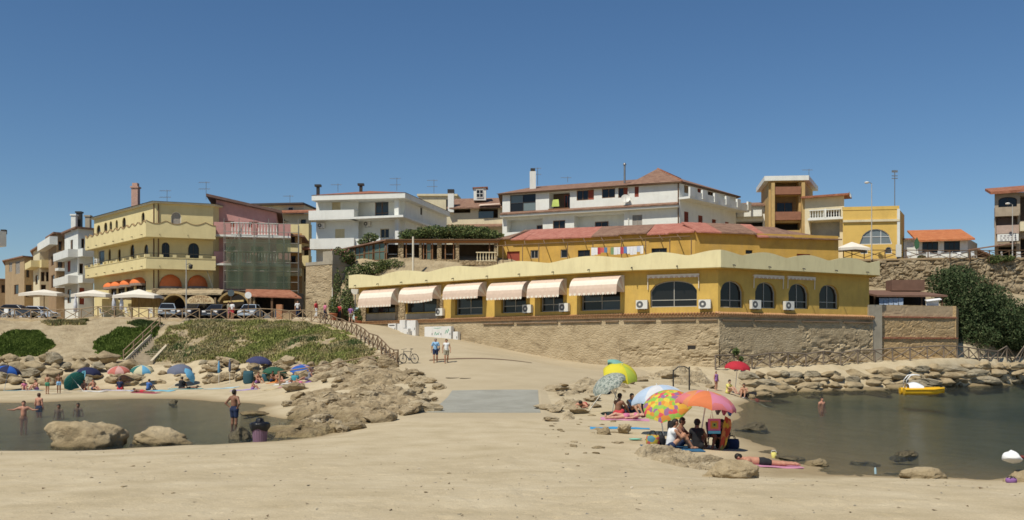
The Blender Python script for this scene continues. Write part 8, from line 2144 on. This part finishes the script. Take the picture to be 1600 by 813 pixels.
# left beach
LB = [(74, 62.5, fold, 3.0, 0, 'bather standing with folded arms at the left waterline, left of two', (('trunks', GRN),), .022, 1), (92, 63.5, stand, .3, 1, 'bather standing at the left waterline, right of two', (('trunks', BLU),), .022, 1),
 (38, 69, sit, .5, 3, 'bather in pink sitting by the dark upright umbrella', (('vest', PNK),), .024, 1), (58, 67.5, sit, -.6, 3, 'stooped bather sitting behind the two standing ones', (('trunks', PUR),), .024, 1), (132, 70.5, sit, .2, 3, 'fair bather sitting under the navy umbrella with hanging towel', (('bikini', PNK),), .024, 1), (146, 69.2, sitback, .9, 3, 'ruddy bather leaning back right of the navy umbrella', (('trunks', NAVY),), .024, 1),
 (187, 69.3, sit, 3.3, 1, 'dark-shirted bather sitting alone between towels on the left beach', (('shirt', NAVY), ('trunks', RED)), .024, 1.05), (231, 67.8, sit, 2.6, 0, 'bather in blue shirt sitting on the striped towels', (('shirt', cl('mid_blue', (.06, .14, .35))), ('trunks', NAVY)), .024, 1), (222, 65.8, prone, 1.3, 1, 'sunbather lying on the red towel at the left beach', (('trunks', RED),), .024, 1),
 (283, 70.0, sit, 2.9, 1, 'dark bather in black sitting before the light blue umbrella', (('shirt', BLK), ('shorts', BLK)), .024, 1.08), (296, 69.6, prone, -1.4, 1, 'dark figure lying beside the black-clad bather', (('trunks', BLK),), .024, .9),
 (402, 70.5, sit, .9, 0, 'tanned bather sitting by the dark bag under the rocks', (('trunks', PUR),), .022, 1.1), (394, 65.5, sit, 1.5, 3, 'child-sized bather sitting on the lilac towel', (('trunks', PUR),), .024, .75), (424, 70.2, sit, 1.2, 1, 'bather sitting in the shade under the green umbrella', (('trunks', NAVY),), .024, 1), (434, 68.5, lambda: sit(.44, .1), .7, 0, 'bather with orange towel seated right of the green umbrella', (('trunks', ORG),), .022, 1.1),
 (449, 67.8, prone, 1.5, 3, 'sunbather lying on the white towel below the blue umbrella', (('bikini', WHT),), .022, 1), (483, 66.2, sitback, -1.2, 0, 'bather in patterned dress reclining on the bright purple mat', (('dress', GRY),), .022, 1.05), (470, 64.8, prone, 1.6, 0, 'sunbather lying on the striped mat at the foot of the rocks', (('bikini', PNK),), .022, 1)]
for px, d, ps, rt, sk_, lb, wr, hh_, sc in LB: person(px, d, ps, rt, lb, sk_, HAIR if sk_ else HAIRB, wear=wr, h=hh_, scale=sc * (.74 if ps in (fold, stand) else .88))
# promenade and ramp top
for px, d, ps, rt, lb, wr, sk_ in ((363, 96.5, stand, 2.8, 'person in white shirt standing between the parked cars', (('shirt', WHT), ('shorts', RED)), 0), (357, 96.8, stand, 2.2, 'person in pale top beside the white-shirted one at the cars', (('shirt', KHK), ('shorts', PNK)), 0), (465, 98, stand, .5, 'person in white at the right end of the tiled shop', (('shirt', WHT), ('trousers', NAVY)), 0),
   (494, 97.5, walk, 1.3, 'walker in red top and white trousers at the ramp head', (('shirt', RED), ('trousers', WHT)), 0), (508, 96.3, walk, 2.2, 'walker in pink shirt pushing a dark bicycle up the ramp', (('shirt', PNK), ('trousers', NAVY)), 0), (530, 98.6, stand, 2.9, 'person with a dark red rucksack by the large pot', (('shirt', RED), ('trousers', BLK)), 0), (548, 97.6, walk, 3.0, 'walker in lilac shirt with rucksack near the restaurant corner', (('shirt', PUR), ('shorts', KHK)), 2)):
    person(px, d, ps, rt, lb, sk_, HAIRB, wear=wr, h=.026)
# the walker's bicycle: a copy of the first one
bk = bpy.data.objects['bicycle']; x = PX(506, 95.9); b2 = dup(bk, (x, 95.9, gz(x, 95.9) + .02), 1.2, label='dark bicycle pushed by the walker in pink at the ramp head')

# ------------------------------------------------------------------ beach umbrellas
def beach_umbrella(px, py_top, d, R, tilt, tdir, mats, label, pole_px=None, sag=.32, panels=8, zb=None, valance=.12, short=False):
    """dome of panels on a tilted pole; tdir: direction (plan angle) the canopy leans to"""
    top = P(px, py_top, d); T = thing('beach_umbrella', label, 'umbrella', (top.x, d, gz(top.x, d)), 'beach umbrellas'); ax = Vector((math.sin(tilt) * math.cos(tdir), math.sin(tilt) * math.sin(tdir), math.cos(tilt))); Q = ax.to_track_quat('Z', 'Y').to_matrix(); H = R * sag * 1.5
    for k in range(panels):
        g = MB(); NR, NA = 6, 4; vs = []
        for i in range(NR + 1):
            t = i / NR; rr_ = R * math.sin(t * math.pi * .36) / math.sin(math.pi * .36); z = -H * (1 - math.cos(t * math.pi * .36)) / (1 - math.cos(math.pi * .36))
            for a in range(NA + 1):
                an = 2 * math.pi * (k + a / NA) / panels; sc_ = 1 - .05 * t * math.sin(math.pi * a / NA); vs.append(top + Q @ Vector((rr_ * sc_ * math.cos(an), rr_ * sc_ * math.sin(an), z + .03 * t * math.sin(math.pi * a / NA))))
        for a in range(NA + 1): vs.append(vs[NR * (NA + 1) + a] - Vector((0, 0, valance * (1 - .3 * abs(math.sin(math.pi * a / NA))))) + ax * 0)
        W_n = NA + 1; g.add(vs, [(i * W_n + a, (i + 1) * W_n + a, (i + 1) * W_n + a + 1, i * W_n + a + 1) for i in range(NR + 1) for a in range(NA)], 0, True)
        mm = mats[k % len(mats)] if isinstance(mats, (list, tuple)) else mats; g.build('canopy_panel', mm, T)
        if R > .7:
            an = 2 * math.pi * k / panels; g = MB(); g.tube([top - ax * .25, top + Q @ Vector((R * .97 * math.cos(an), R * .97 * math.sin(an), -H - .02))], .007, 4); g.build('rib', M_metal, T)
    g = MB(); b0 = top - ax * (2.0 if not short else 1.0); zg_ = gz(b0.x, b0.y); t = (top.z - zg_) / max(.2, ax.z); b0 = top - ax * min(t + .1, 2.6)
    if b0.z > zg_ + .1: g.tube([Vector((b0.x, b0.y, zg_ - .1)), b0, top], .02, 6)
    else: g.tube([b0, top + ax * .06], .02, 6)
    g.build('pole', M_acw, T); return T
def cmix(name, cols, scale, spots=False):
    """printed cloth: patches of flat colour"""
    m = bpy.data.materials.new(name); m.use_nodes = True; n = m.node_tree.nodes; l = m.node_tree.links; b_ = n['Principled BSDF']; b_.inputs['Roughness'].default_value = .85
    tc = n.new('ShaderNodeTexCoord'); v = n.new('ShaderNodeTexVoronoi'); v.inputs['Scale'].default_value = scale; l.new(tc.outputs['Object'], v.inputs['Vector']); sp = n.new('ShaderNodeSeparateColor'); l.new(v.outputs['Color'], sp.inputs[0])
    r = n.new('ShaderNodeValToRGB'); r.color_ramp.interpolation = 'CONSTANT'; e = r.color_ramp.elements
    while len(e) < len(cols): e.new(.5)
    for i, c in enumerate(cols): e[i].position = i / len(cols); e[i].color = (*c, 1)
    l.new(sp.outputs[0], r.inputs[0]); l.new(r.outputs[0], b_.inputs['Base Color'])
    tl = n.new('ShaderNodeBsdfTranslucent'); l.new(r.outputs[0], tl.inputs[0]); mx = n.new('ShaderNodeMixShader'); mx.inputs[0].default_value = .3; l.new(b_.outputs[0], mx.inputs[1]); l.new(tl.outputs[0], mx.inputs[2]); l.new(mx.outputs[0], n['Material Output'].inputs['Surface']); return m
def uc(nm, c): return cmix('umbrella_' + nm, [c, tuple(q * .93 for q in c)], 1.5)
U_or = cmix('umbrella_orange_pink', [(.75, .22, .22), (.72, .26, .38), (.76, .30, .12), (.72, .24, .30)], 2.2); U_orr = uc('orange', (.80, .24, .09)); U_y = uc('yellow', (.78, .68, .05)); U_l = uc('lime', (.52, .62, .08)); U_b = uc('sky_blue', (.50, .62, .78)); U_w = uc('white', (.74, .75, .78))
U_fl = cmix('umbrella_floral', [(.72, .30, .05), (.75, .60, .08), (.28, .55, .08), (.75, .10, .12), (.35, .55, .10), (.34, .16, .32), (.78, .45, .06)], 7.0); U_sp = cmix('umbrella_speckled', [(.42, .46, .40), (.18, .22, .20), (.32, .36, .31), (.48, .50, .45)], 16); U_navy = uc('navy', (.025, .03, .085)); U_green = uc('green', (.03, .12, .07)); U_blue = uc('royal_blue', (.03, .13, .5)); U_gr = uc('slate', (.16, .18, .25)); U_red = uc('red', (.55, .03, .05)); U_tl = uc('teal', (.03, .17, .15)); U_lb = uc('light_blue', (.15, .42, .65)); U_pk = uc('pale_pink', (.66, .40, .36)); U_rd2 = uc('coral', (.60, .18, .14)); U_cr = uc('cream', (.66, .62, .42))
beach_umbrella(1106, 611, 29.3, .95, .16, 0.0, [U_or, U_or, U_or, U_orr], 'large orange and pink umbrella over the near group', sag=.30)
beach_umbrella(1040, 621, 30.6, .80, .62, -2.0, [U_fl], 'floral umbrella tilted towards the camera beside the orange one', sag=.28, valance=.05)
beach_umbrella(1026, 602, 33.5, .98, .15, 2.5, [U_w, U_b, U_w], 'white and pale blue umbrella behind the floral one', sag=.34)
beach_umbrella(972, 570, 42.5, .80, .42, -1.2, [U_y, U_y, U_l, U_y], 'bright yellow umbrella right of the ramp', sag=.38)
beach_umbrella(946, 589, 41.8, .80, .55, 3.6, [U_sp], 'grey speckled umbrella leaning left below the yellow one', sag=.30)
beach_umbrella(974, 568, 43.2, .68, .65, .2, [uc('sea_green', (.25, .5, .45))], 'sea-green umbrella showing behind the yellow one')
beach_umbrella(1153, 564.5, 64, .88, .1, -.6, [U_red], 'red umbrella by the rocks of the far right shore', sag=.34)
LU = [(15, 572, 74, .95, .2, .4, [U_blue, U_navy], 'dark blue umbrella at the left picture edge'), (140, 574, 73, .9, .12, 0, [U_navy], 'navy umbrella with a light blue towel hung beneath'), (112, 590, 70, .8, .95, 2.6, [U_tl], 'teal umbrella lying on its side on the sand'), (185, 572.5, 76, .88, .12, -1.5, [U_pk, U_rd2], 'coral and pink striped umbrella below the bank'),
      (222, 571, 76, .9, .2, -1.2, [U_tl, U_cr, U_lb, U_cr], 'teal and cream striped umbrella at the stair foot'), (280, 570, 75, .98, .2, -1.6, [U_gr], 'large slate grey umbrella leaning to the camera'), (301, 583, 73, .62, 1.0, 0, [U_lb], 'light blue umbrella tipped on the sand'), (406, 557, 75, 1.0, .1, .3, [uc('indigo', (.06, .065, .16))], 'indigo umbrella in front of the grassy bank'),
      (431, 573.5, 71, .92, .12, .4, [U_green], 'dark green umbrella over seated bathers'), (472, 570.5, 69.5, .85, .25, -1.3, [U_blue, U_blue, U_blue, U_pk], 'royal blue umbrella with a pink edge')]
for q in LU: beach_umbrella(*q[:8], short=q[4] > .8)
for px, py, c, lb in ((342, 564, U_lb, 'furled pale blue umbrella stuck in the sand, left one'), (359, 562, U_gr, 'furled slate umbrella stuck in the sand, right one')):
    d = 73; a = P(px, py, d); z = gz(a.x, d); T = thing('furled_umbrella', lb, 'umbrella', (a.x, d, z), 'furled umbrellas'); g = MB(); g.lathe([(.03, 0), (.1, .1), (.09, .6), (.03, .95)], (a.x, d, a.z - .95), 8); g.build('furled_canopy', c, T); g = MB(); g.tube([(a.x, d, z - .1), (a.x, d, a.z + .05)], .018, 6); g.build('pole', M_acw, T)

# ------------------------------------------------------------------ towels, bags and beach things
def towel(px, d, w, l_, rot, m, label, dz=.03, seed=0):
    x = PX(px, d); g = MB(); NX, NY = 6, 10; vs = []; c, s = math.cos(rot), math.sin(rot)
    for i in range(NX + 1):
        for k in range(NY + 1):
            u, v = (i / NX - .5) * w, (k / NY - .5) * l_; X_, Y_ = x + u * c - v * s, d + u * s + v * c; vs.append((X_, Y_))
    zs = hground(np.array([q[0] for q in vs]), np.array([q[1] for q in vs])); vs = [(q[0], q[1], z + dz + .015 * math.sin(q[0] * 7 + seed) * math.cos(q[1] * 5)) for q, z in zip(vs, zs)]
    g.add(vs, [(i * (NY + 1) + k, (i + 1) * (NY + 1) + k, (i + 1) * (NY + 1) + k + 1, i * (NY + 1) + k + 1) for i in range(NX) for k in range(NY)], 0, True)
    n_ = len(vs); lo = [(a, b_, z - .02) for a, b_, z in vs]; ring = [i * (NY + 1) for i in range(NX + 1)] + [NX * (NY + 1) + k for k in range(1, NY + 1)] + [i * (NY + 1) + NY for i in range(NX - 1, -1, -1)] + [k for k in range(NY - 1, 0, -1)]
    g.add([vs[i] for i in ring] + [lo[i] for i in ring], [(k, (k + 1) % len(ring), len(ring) + (k + 1) % len(ring), len(ring) + k) for k in range(len(ring))])
    o = g.build('beach_towel', m); tag(o, label, 'towel', 'beach towels and mats'); return o
TB = cmix('towel_stripe_blue', [(.62, .64, .66), (.10, .22, .42), (.60, .62, .66)], 3); TP = cmix('towel_purple', [(.35, .10, .35), (.10, .15, .45), (.5, .12, .25), (.2, .2, .5)], 3); TA = cl('aqua', (.16, .42, .52)); TR = cl('dusty_red', (.42, .10, .14)); TL = cl('lilac', (.36, .28, .46)); TW = cl('off_white', (.62, .60, .56)); TPK = cl('rose', (.55, .25, .36)); TO = cl('tan', (.55, .42, .22))
for q in ((968, 36, .75, 2.2, 1.5, cl('mat_blue', (.05, .28, .52)), 'long blue beach mat on the sand right of the ramp'), (976, 40.2, 1.0, 2.0, 1.5, TPK, 'pink towel under the fair woman'), (1050, 29.2, 1.5, 1.6, .2, cl('teal_mat', (.03, .12, .22)), 'dark blue mat under the seated near group'), (1196, 26.2, .8, 1.9, 1.5, TPK, 'pink towel under the sunbather at the waterline'), (1183, 62.8, .8, 1.8, 1.7, TW, 'white towel beside the red umbrella'),
          (30, 68.2, 1.0, 2.0, 1.2, TA, 'aqua towel at the left end of the beach'), (52, 66.5, .8, 1.8, 1.3, cl('pale_aqua', (.4, .52, .55)), 'pale aqua towel behind the standing bathers'), (84, 66.6, .8, 1.9, 1.5, cl('cream_towel', (.6, .52, .36)), 'cream towel between the standing bathers'), (145, 66.3, .8, 2.0, 1.2, TW, 'white towel below the navy umbrella'), (182, 68.0, .8, 2.1, 1.3, cl('lilac_white', (.55, .5, .56)), 'pale lilac towel of the lone dark-shirted bather'),
          (215, 67.4, .9, 2.0, 1.0, TB, 'blue and white striped towel in the middle of the left beach'), (228, 65.6, .8, 1.9, 1.3, TR, 'dusty red towel nearest the left waterline'), (252, 67.6, .8, 1.8, 1.4, TA, 'aqua towel right of the striped one'), (290, 69.4, .9, 2.3, 1.5, cl('turquoise', (.12, .36, .38)), 'turquoise towel under the black-clad bather'), (346, 68.6, .9, 2.4, 1.4, cl('light_aqua', (.36, .5, .54)), 'light aqua towel lying alone near the furled umbrellas'), (383, 65.6, .8, 1.9, 1.5, TL, 'lilac towel of the child-sized bather'),
          (449, 67.2, .8, 2.0, 1.5, TW, 'white towel below the royal blue umbrella'), (466, 64.6, .9, 2.6, 1.5, TP, 'multicoloured striped mat at the foot of the rocks'), (488, 65.6, .9, 2.0, .9, PUR, 'bright purple mat under the reclining bather'), (434, 69.2, .7, 1.6, 1.3, ORG, 'orange towel by the green umbrella'), (430, 63.6, .6, 1.6, 1.5, TO, 'tan mat near the waterline rocks')): towel(*q)
def bag(px, d, w, dp, h, m, label, hm=None, z=None):
    x = PX(px, d); z = gz(x, d) if z is None else z; T = thing('beach_bag', label, 'bag', (x, d, z), 'beach bags'); g = MB(); g.lathe([(.42, 0), (.5, .15), (.5, .7), (.44, 1.0), (.38, .98)], (0, 0, 0), 12); g.v = [(x + a * w, d + b_ * dp, z + c * h) for a, b_, c in g.v]; g.build('body', m, T)
    for s in (-1, 1):
        g = MB(); g.tube([(x - w * .25, d + s * dp * .35, z + h * .95), (x - w * .12, d + s * dp * .3, z + h * 1.35), (x + w * .12, d + s * dp * .3, z + h * 1.35), (x + w * .25, d + s * dp * .35, z + h * .95)], .012, 5); g.build('handle', hm or BLK, T)
bag(1020, 29.6, .42, .3, .36, cmix('bag_print', [(.6, .12, .1), (.65, .45, .05), (.12, .3, .35), (.6, .25, .3)], 6), 'colourful printed beach bag left of the woman in white'); bag(1032, 29.9, .3, .25, .34, BLK, 'black bag beside the printed bag'); bag(388, 71.5, .8, .5, .95, cl('dark_teal', (.03, .08, .10)), 'tall dark bag against the rocks by the tanned bather'); bag(416, 71.4, .7, .4, .55, cl('slate_teal', (.03, .09, .11)), 'dark cool bag under the left of the green umbrella'); bag(461, 66.8, .6, .5, .55, TEA, 'teal bag left of the reclining bather'); bag(1143, 30.2, .5, .35, .3, NAVY, 'dark blue bag behind the hanging towel'); bag(1580, 21.1, .24, .2, .1, PUR, 'small purple cloth bundle on the right-edge boulder', z=.3)
# hanging things on the orange umbrella
def cloth(pts, m, label, name='hanging_towel', cat='towel'):
    g = MB(); a, b_, c, d_ = [Vector(p) for p in pts]; NX, NY = 6, 8; vs = []
    for i in range(NX + 1):
        for k in range(NY + 1):
            u, v = i / NX, k / NY; p = a.lerp(b_, u).lerp(d_.lerp(c, u), v); vs.append(p + Vector((.05 * math.sin(v * 4.5) * (u - .2), .06 * math.sin(u * 11 + v * 3), 0)))
    n_ = len(vs); fs = [(i * (NY + 1) + k, (i + 1) * (NY + 1) + k, (i + 1) * (NY + 1) + k + 1, i * (NY + 1) + k + 1) for i in range(NX) for k in range(NY)]
    g.add(vs, fs, 0, True); o = g.build(name, m); return tag(o, label, cat)
d = 29.2
cloth((P(1133, 650, d), P(1141, 655, d), P(1139, 690, d), P(1123, 715, d)), cmix('towel_orange', [(.72, .25, .05), (.75, .5, .06), (.6, .1, .05), (.3, .3, .1), (.72, .3, .1)], 5), 'orange and yellow towel hanging from the orange umbrella rim')
d = 29.0; T = thing('hanging_bag', 'square pink and blue tote hanging under the orange umbrella', 'bag', P(1116, 680, d)); g = MB()
for r, m_ in ((1, 0), (.66, 1), (.36, 2), (.14, 3)):
    p = P(1116, 664, d); w = 9.5 * d / FOC * r; g.add([p + Vector((-w, -.02 - .004 * m_, -w)), p + Vector((w, -.02 - .004 * m_, -w)), p + Vector((w, -.02 - .004 * m_, w)), p + Vector((-w, -.02 - .004 * m_, w))], [(0, 1, 2, 3)], m_)
p = P(1116, 664, d); g.box(p + Vector((0, .03, 0)), (.36, .08, .365)); o = g.build('print_panel', [cl('hot_pink', (.68, .14, .24)), ORG, cl('olive', (.3, .35, .08)), BLK], T, kind='stuff'); g = MB(); g.box(P(1116, 675.5, d), (.36, .09, .085)); g.build('blue_band', cl('cyan', (.15, .45, .58)), T); g = MB(); g.tube([P(1110, 654, d), P(1112, 640, d), P(1114, 654, d)], .01, 5); g.build('strap', PNK, T)
d = 29.4; bag(1049, 30.2, .25, .15, .34, BLK, 'black bag hanging on the floral umbrella pole', z=P(1050, 675, 30.2).z)
for px, py, m_, lb in ((1121, 643, GRY, 'grey cloth hanging under the orange umbrella rim'), (1131, 644, PNK, 'pinkish cloth hanging under the orange umbrella rim'), (1140, 645, cl('bright_blue', (.08, .2, .6)), 'blue cloth hanging under the right of the orange umbrella')):
    cloth((P(px - 3, py - 6, 29.3), P(px + 3, py - 6, 29.3), P(px + 4, py + 6, 29.3), P(px - 2, py + 5, 29.3)), m_, lb, 'hanging_cloth', 'cloth')
T = thing('folding_chair', 'dark folding beach chair behind the tote under the orange umbrella', 'chair', G(1117, 29.8)); c = G(1117, 29.8)
for s in (-.22, .22):
    g = MB(); g.tube([c + Vector((s, -.25, 0)), c + Vector((s, .3, .75))], .015, 6); g.build('leg', M_metal, T); g = MB(); g.tube([c + Vector((s, .25, 0)), c + Vector((s, -.25, .4))], .015, 6); g.build('leg', M_metal, T)
g = MB(); g.add([c + Vector((-.22, -.25, .38)), c + Vector((.22, -.25, .38)), c + Vector((.22, .12, .33)), c + Vector((-.22, .12, .33))], [(0, 1, 2, 3)]); g.build('seat', BLK, T); g = MB(); g.add([c + Vector((-.22, .12, .33)), c + Vector((.22, .12, .33)), c + Vector((.22, .34, .8)), c + Vector((-.22, .34, .8))], [(0, 1, 2, 3)]); g.build('backrest', BLK, T)
cloth((P(128, 580, 71.5), P(134, 579, 71.5), P(131, 600, 71.5), P(123, 600, 71.5)), TA, 'light blue towel hung from the navy umbrella')
# small things
p = G(1209, 28.4); T = thing('sand_bucket', 'small yellow cup-shaped bucket at the right waterline', 'bucket', p); g = MB(); g.lathe([(.06, 0), (.085, .16), (.078, .16), (.055, .01)], p, 12); g.build('pail', YEL, T); g = MB(); g.tube([p + Vector((-.08, 0, .15)), p + Vector((-.05, 0, .22)), p + Vector((.05, 0, .22)), p + Vector((.08, 0, .15))], .008, 5); g.build('handle', WHT, T)
p = G(993, 31.2); g = MB(); g.lathe([(.01, .02), (.12, .03), (.14, .06), (.02, .07)], p, 12); g.v = [(p.x + (a - p.x) * 1.6, b_, c_) for a, b_, c_ in g.v]; o = g.build('water_toy', cl('mint', (.2, .5, .38))); tag(o, 'mint green toy dish on the sand before the printed bag', 'toy')
T = thing('cool_box', 'dark blue box standing behind the yellow umbrella group', 'box', G(1011, 44)); p = G(1011, 44); g = MB(); g.box(p + Vector((0, 0, .3)), (.5, .35, .6)); g.build('body', NAVY, T); g = MB(); g.box(p + Vector((0, 0, .63)), (.53, .38, .06)); g.build('lid', cl('mid_blue', ()), T)
p = P(1578, 722, 21.6); T = thing('white_bag', 'bright white rounded sack on the boulder at the right edge', 'bag', p); me_ = rock_mesh(300, 4, .26, .2, .17, .12, WHT); o = bpy.data.objects.new('sack', me_); COL.objects.link(o); o.parent = T; o.location = (.06, 0, .1); g = MB(); g.tube([p + Vector((.25, 0, .12)), p + Vector((.4, .02, .08)), p + Vector((.5, 0, -.1))], .04, 6); g.build('cord', cl('maroon', (.2, .05, .04)), T)
g = MB(); p = G(1368, 24.6); g.tube([p + Vector((0, 0, .03)), p + Vector((.0, .02, .17)), p + Vector((0, .02, .2))], [.03, .03, .012], 8); o = g.build('plastic_bottle', cl('bottle_blue', (.3, .42, .45))); tag(o, 'small clear plastic bottle on the near right sand', 'bottle')
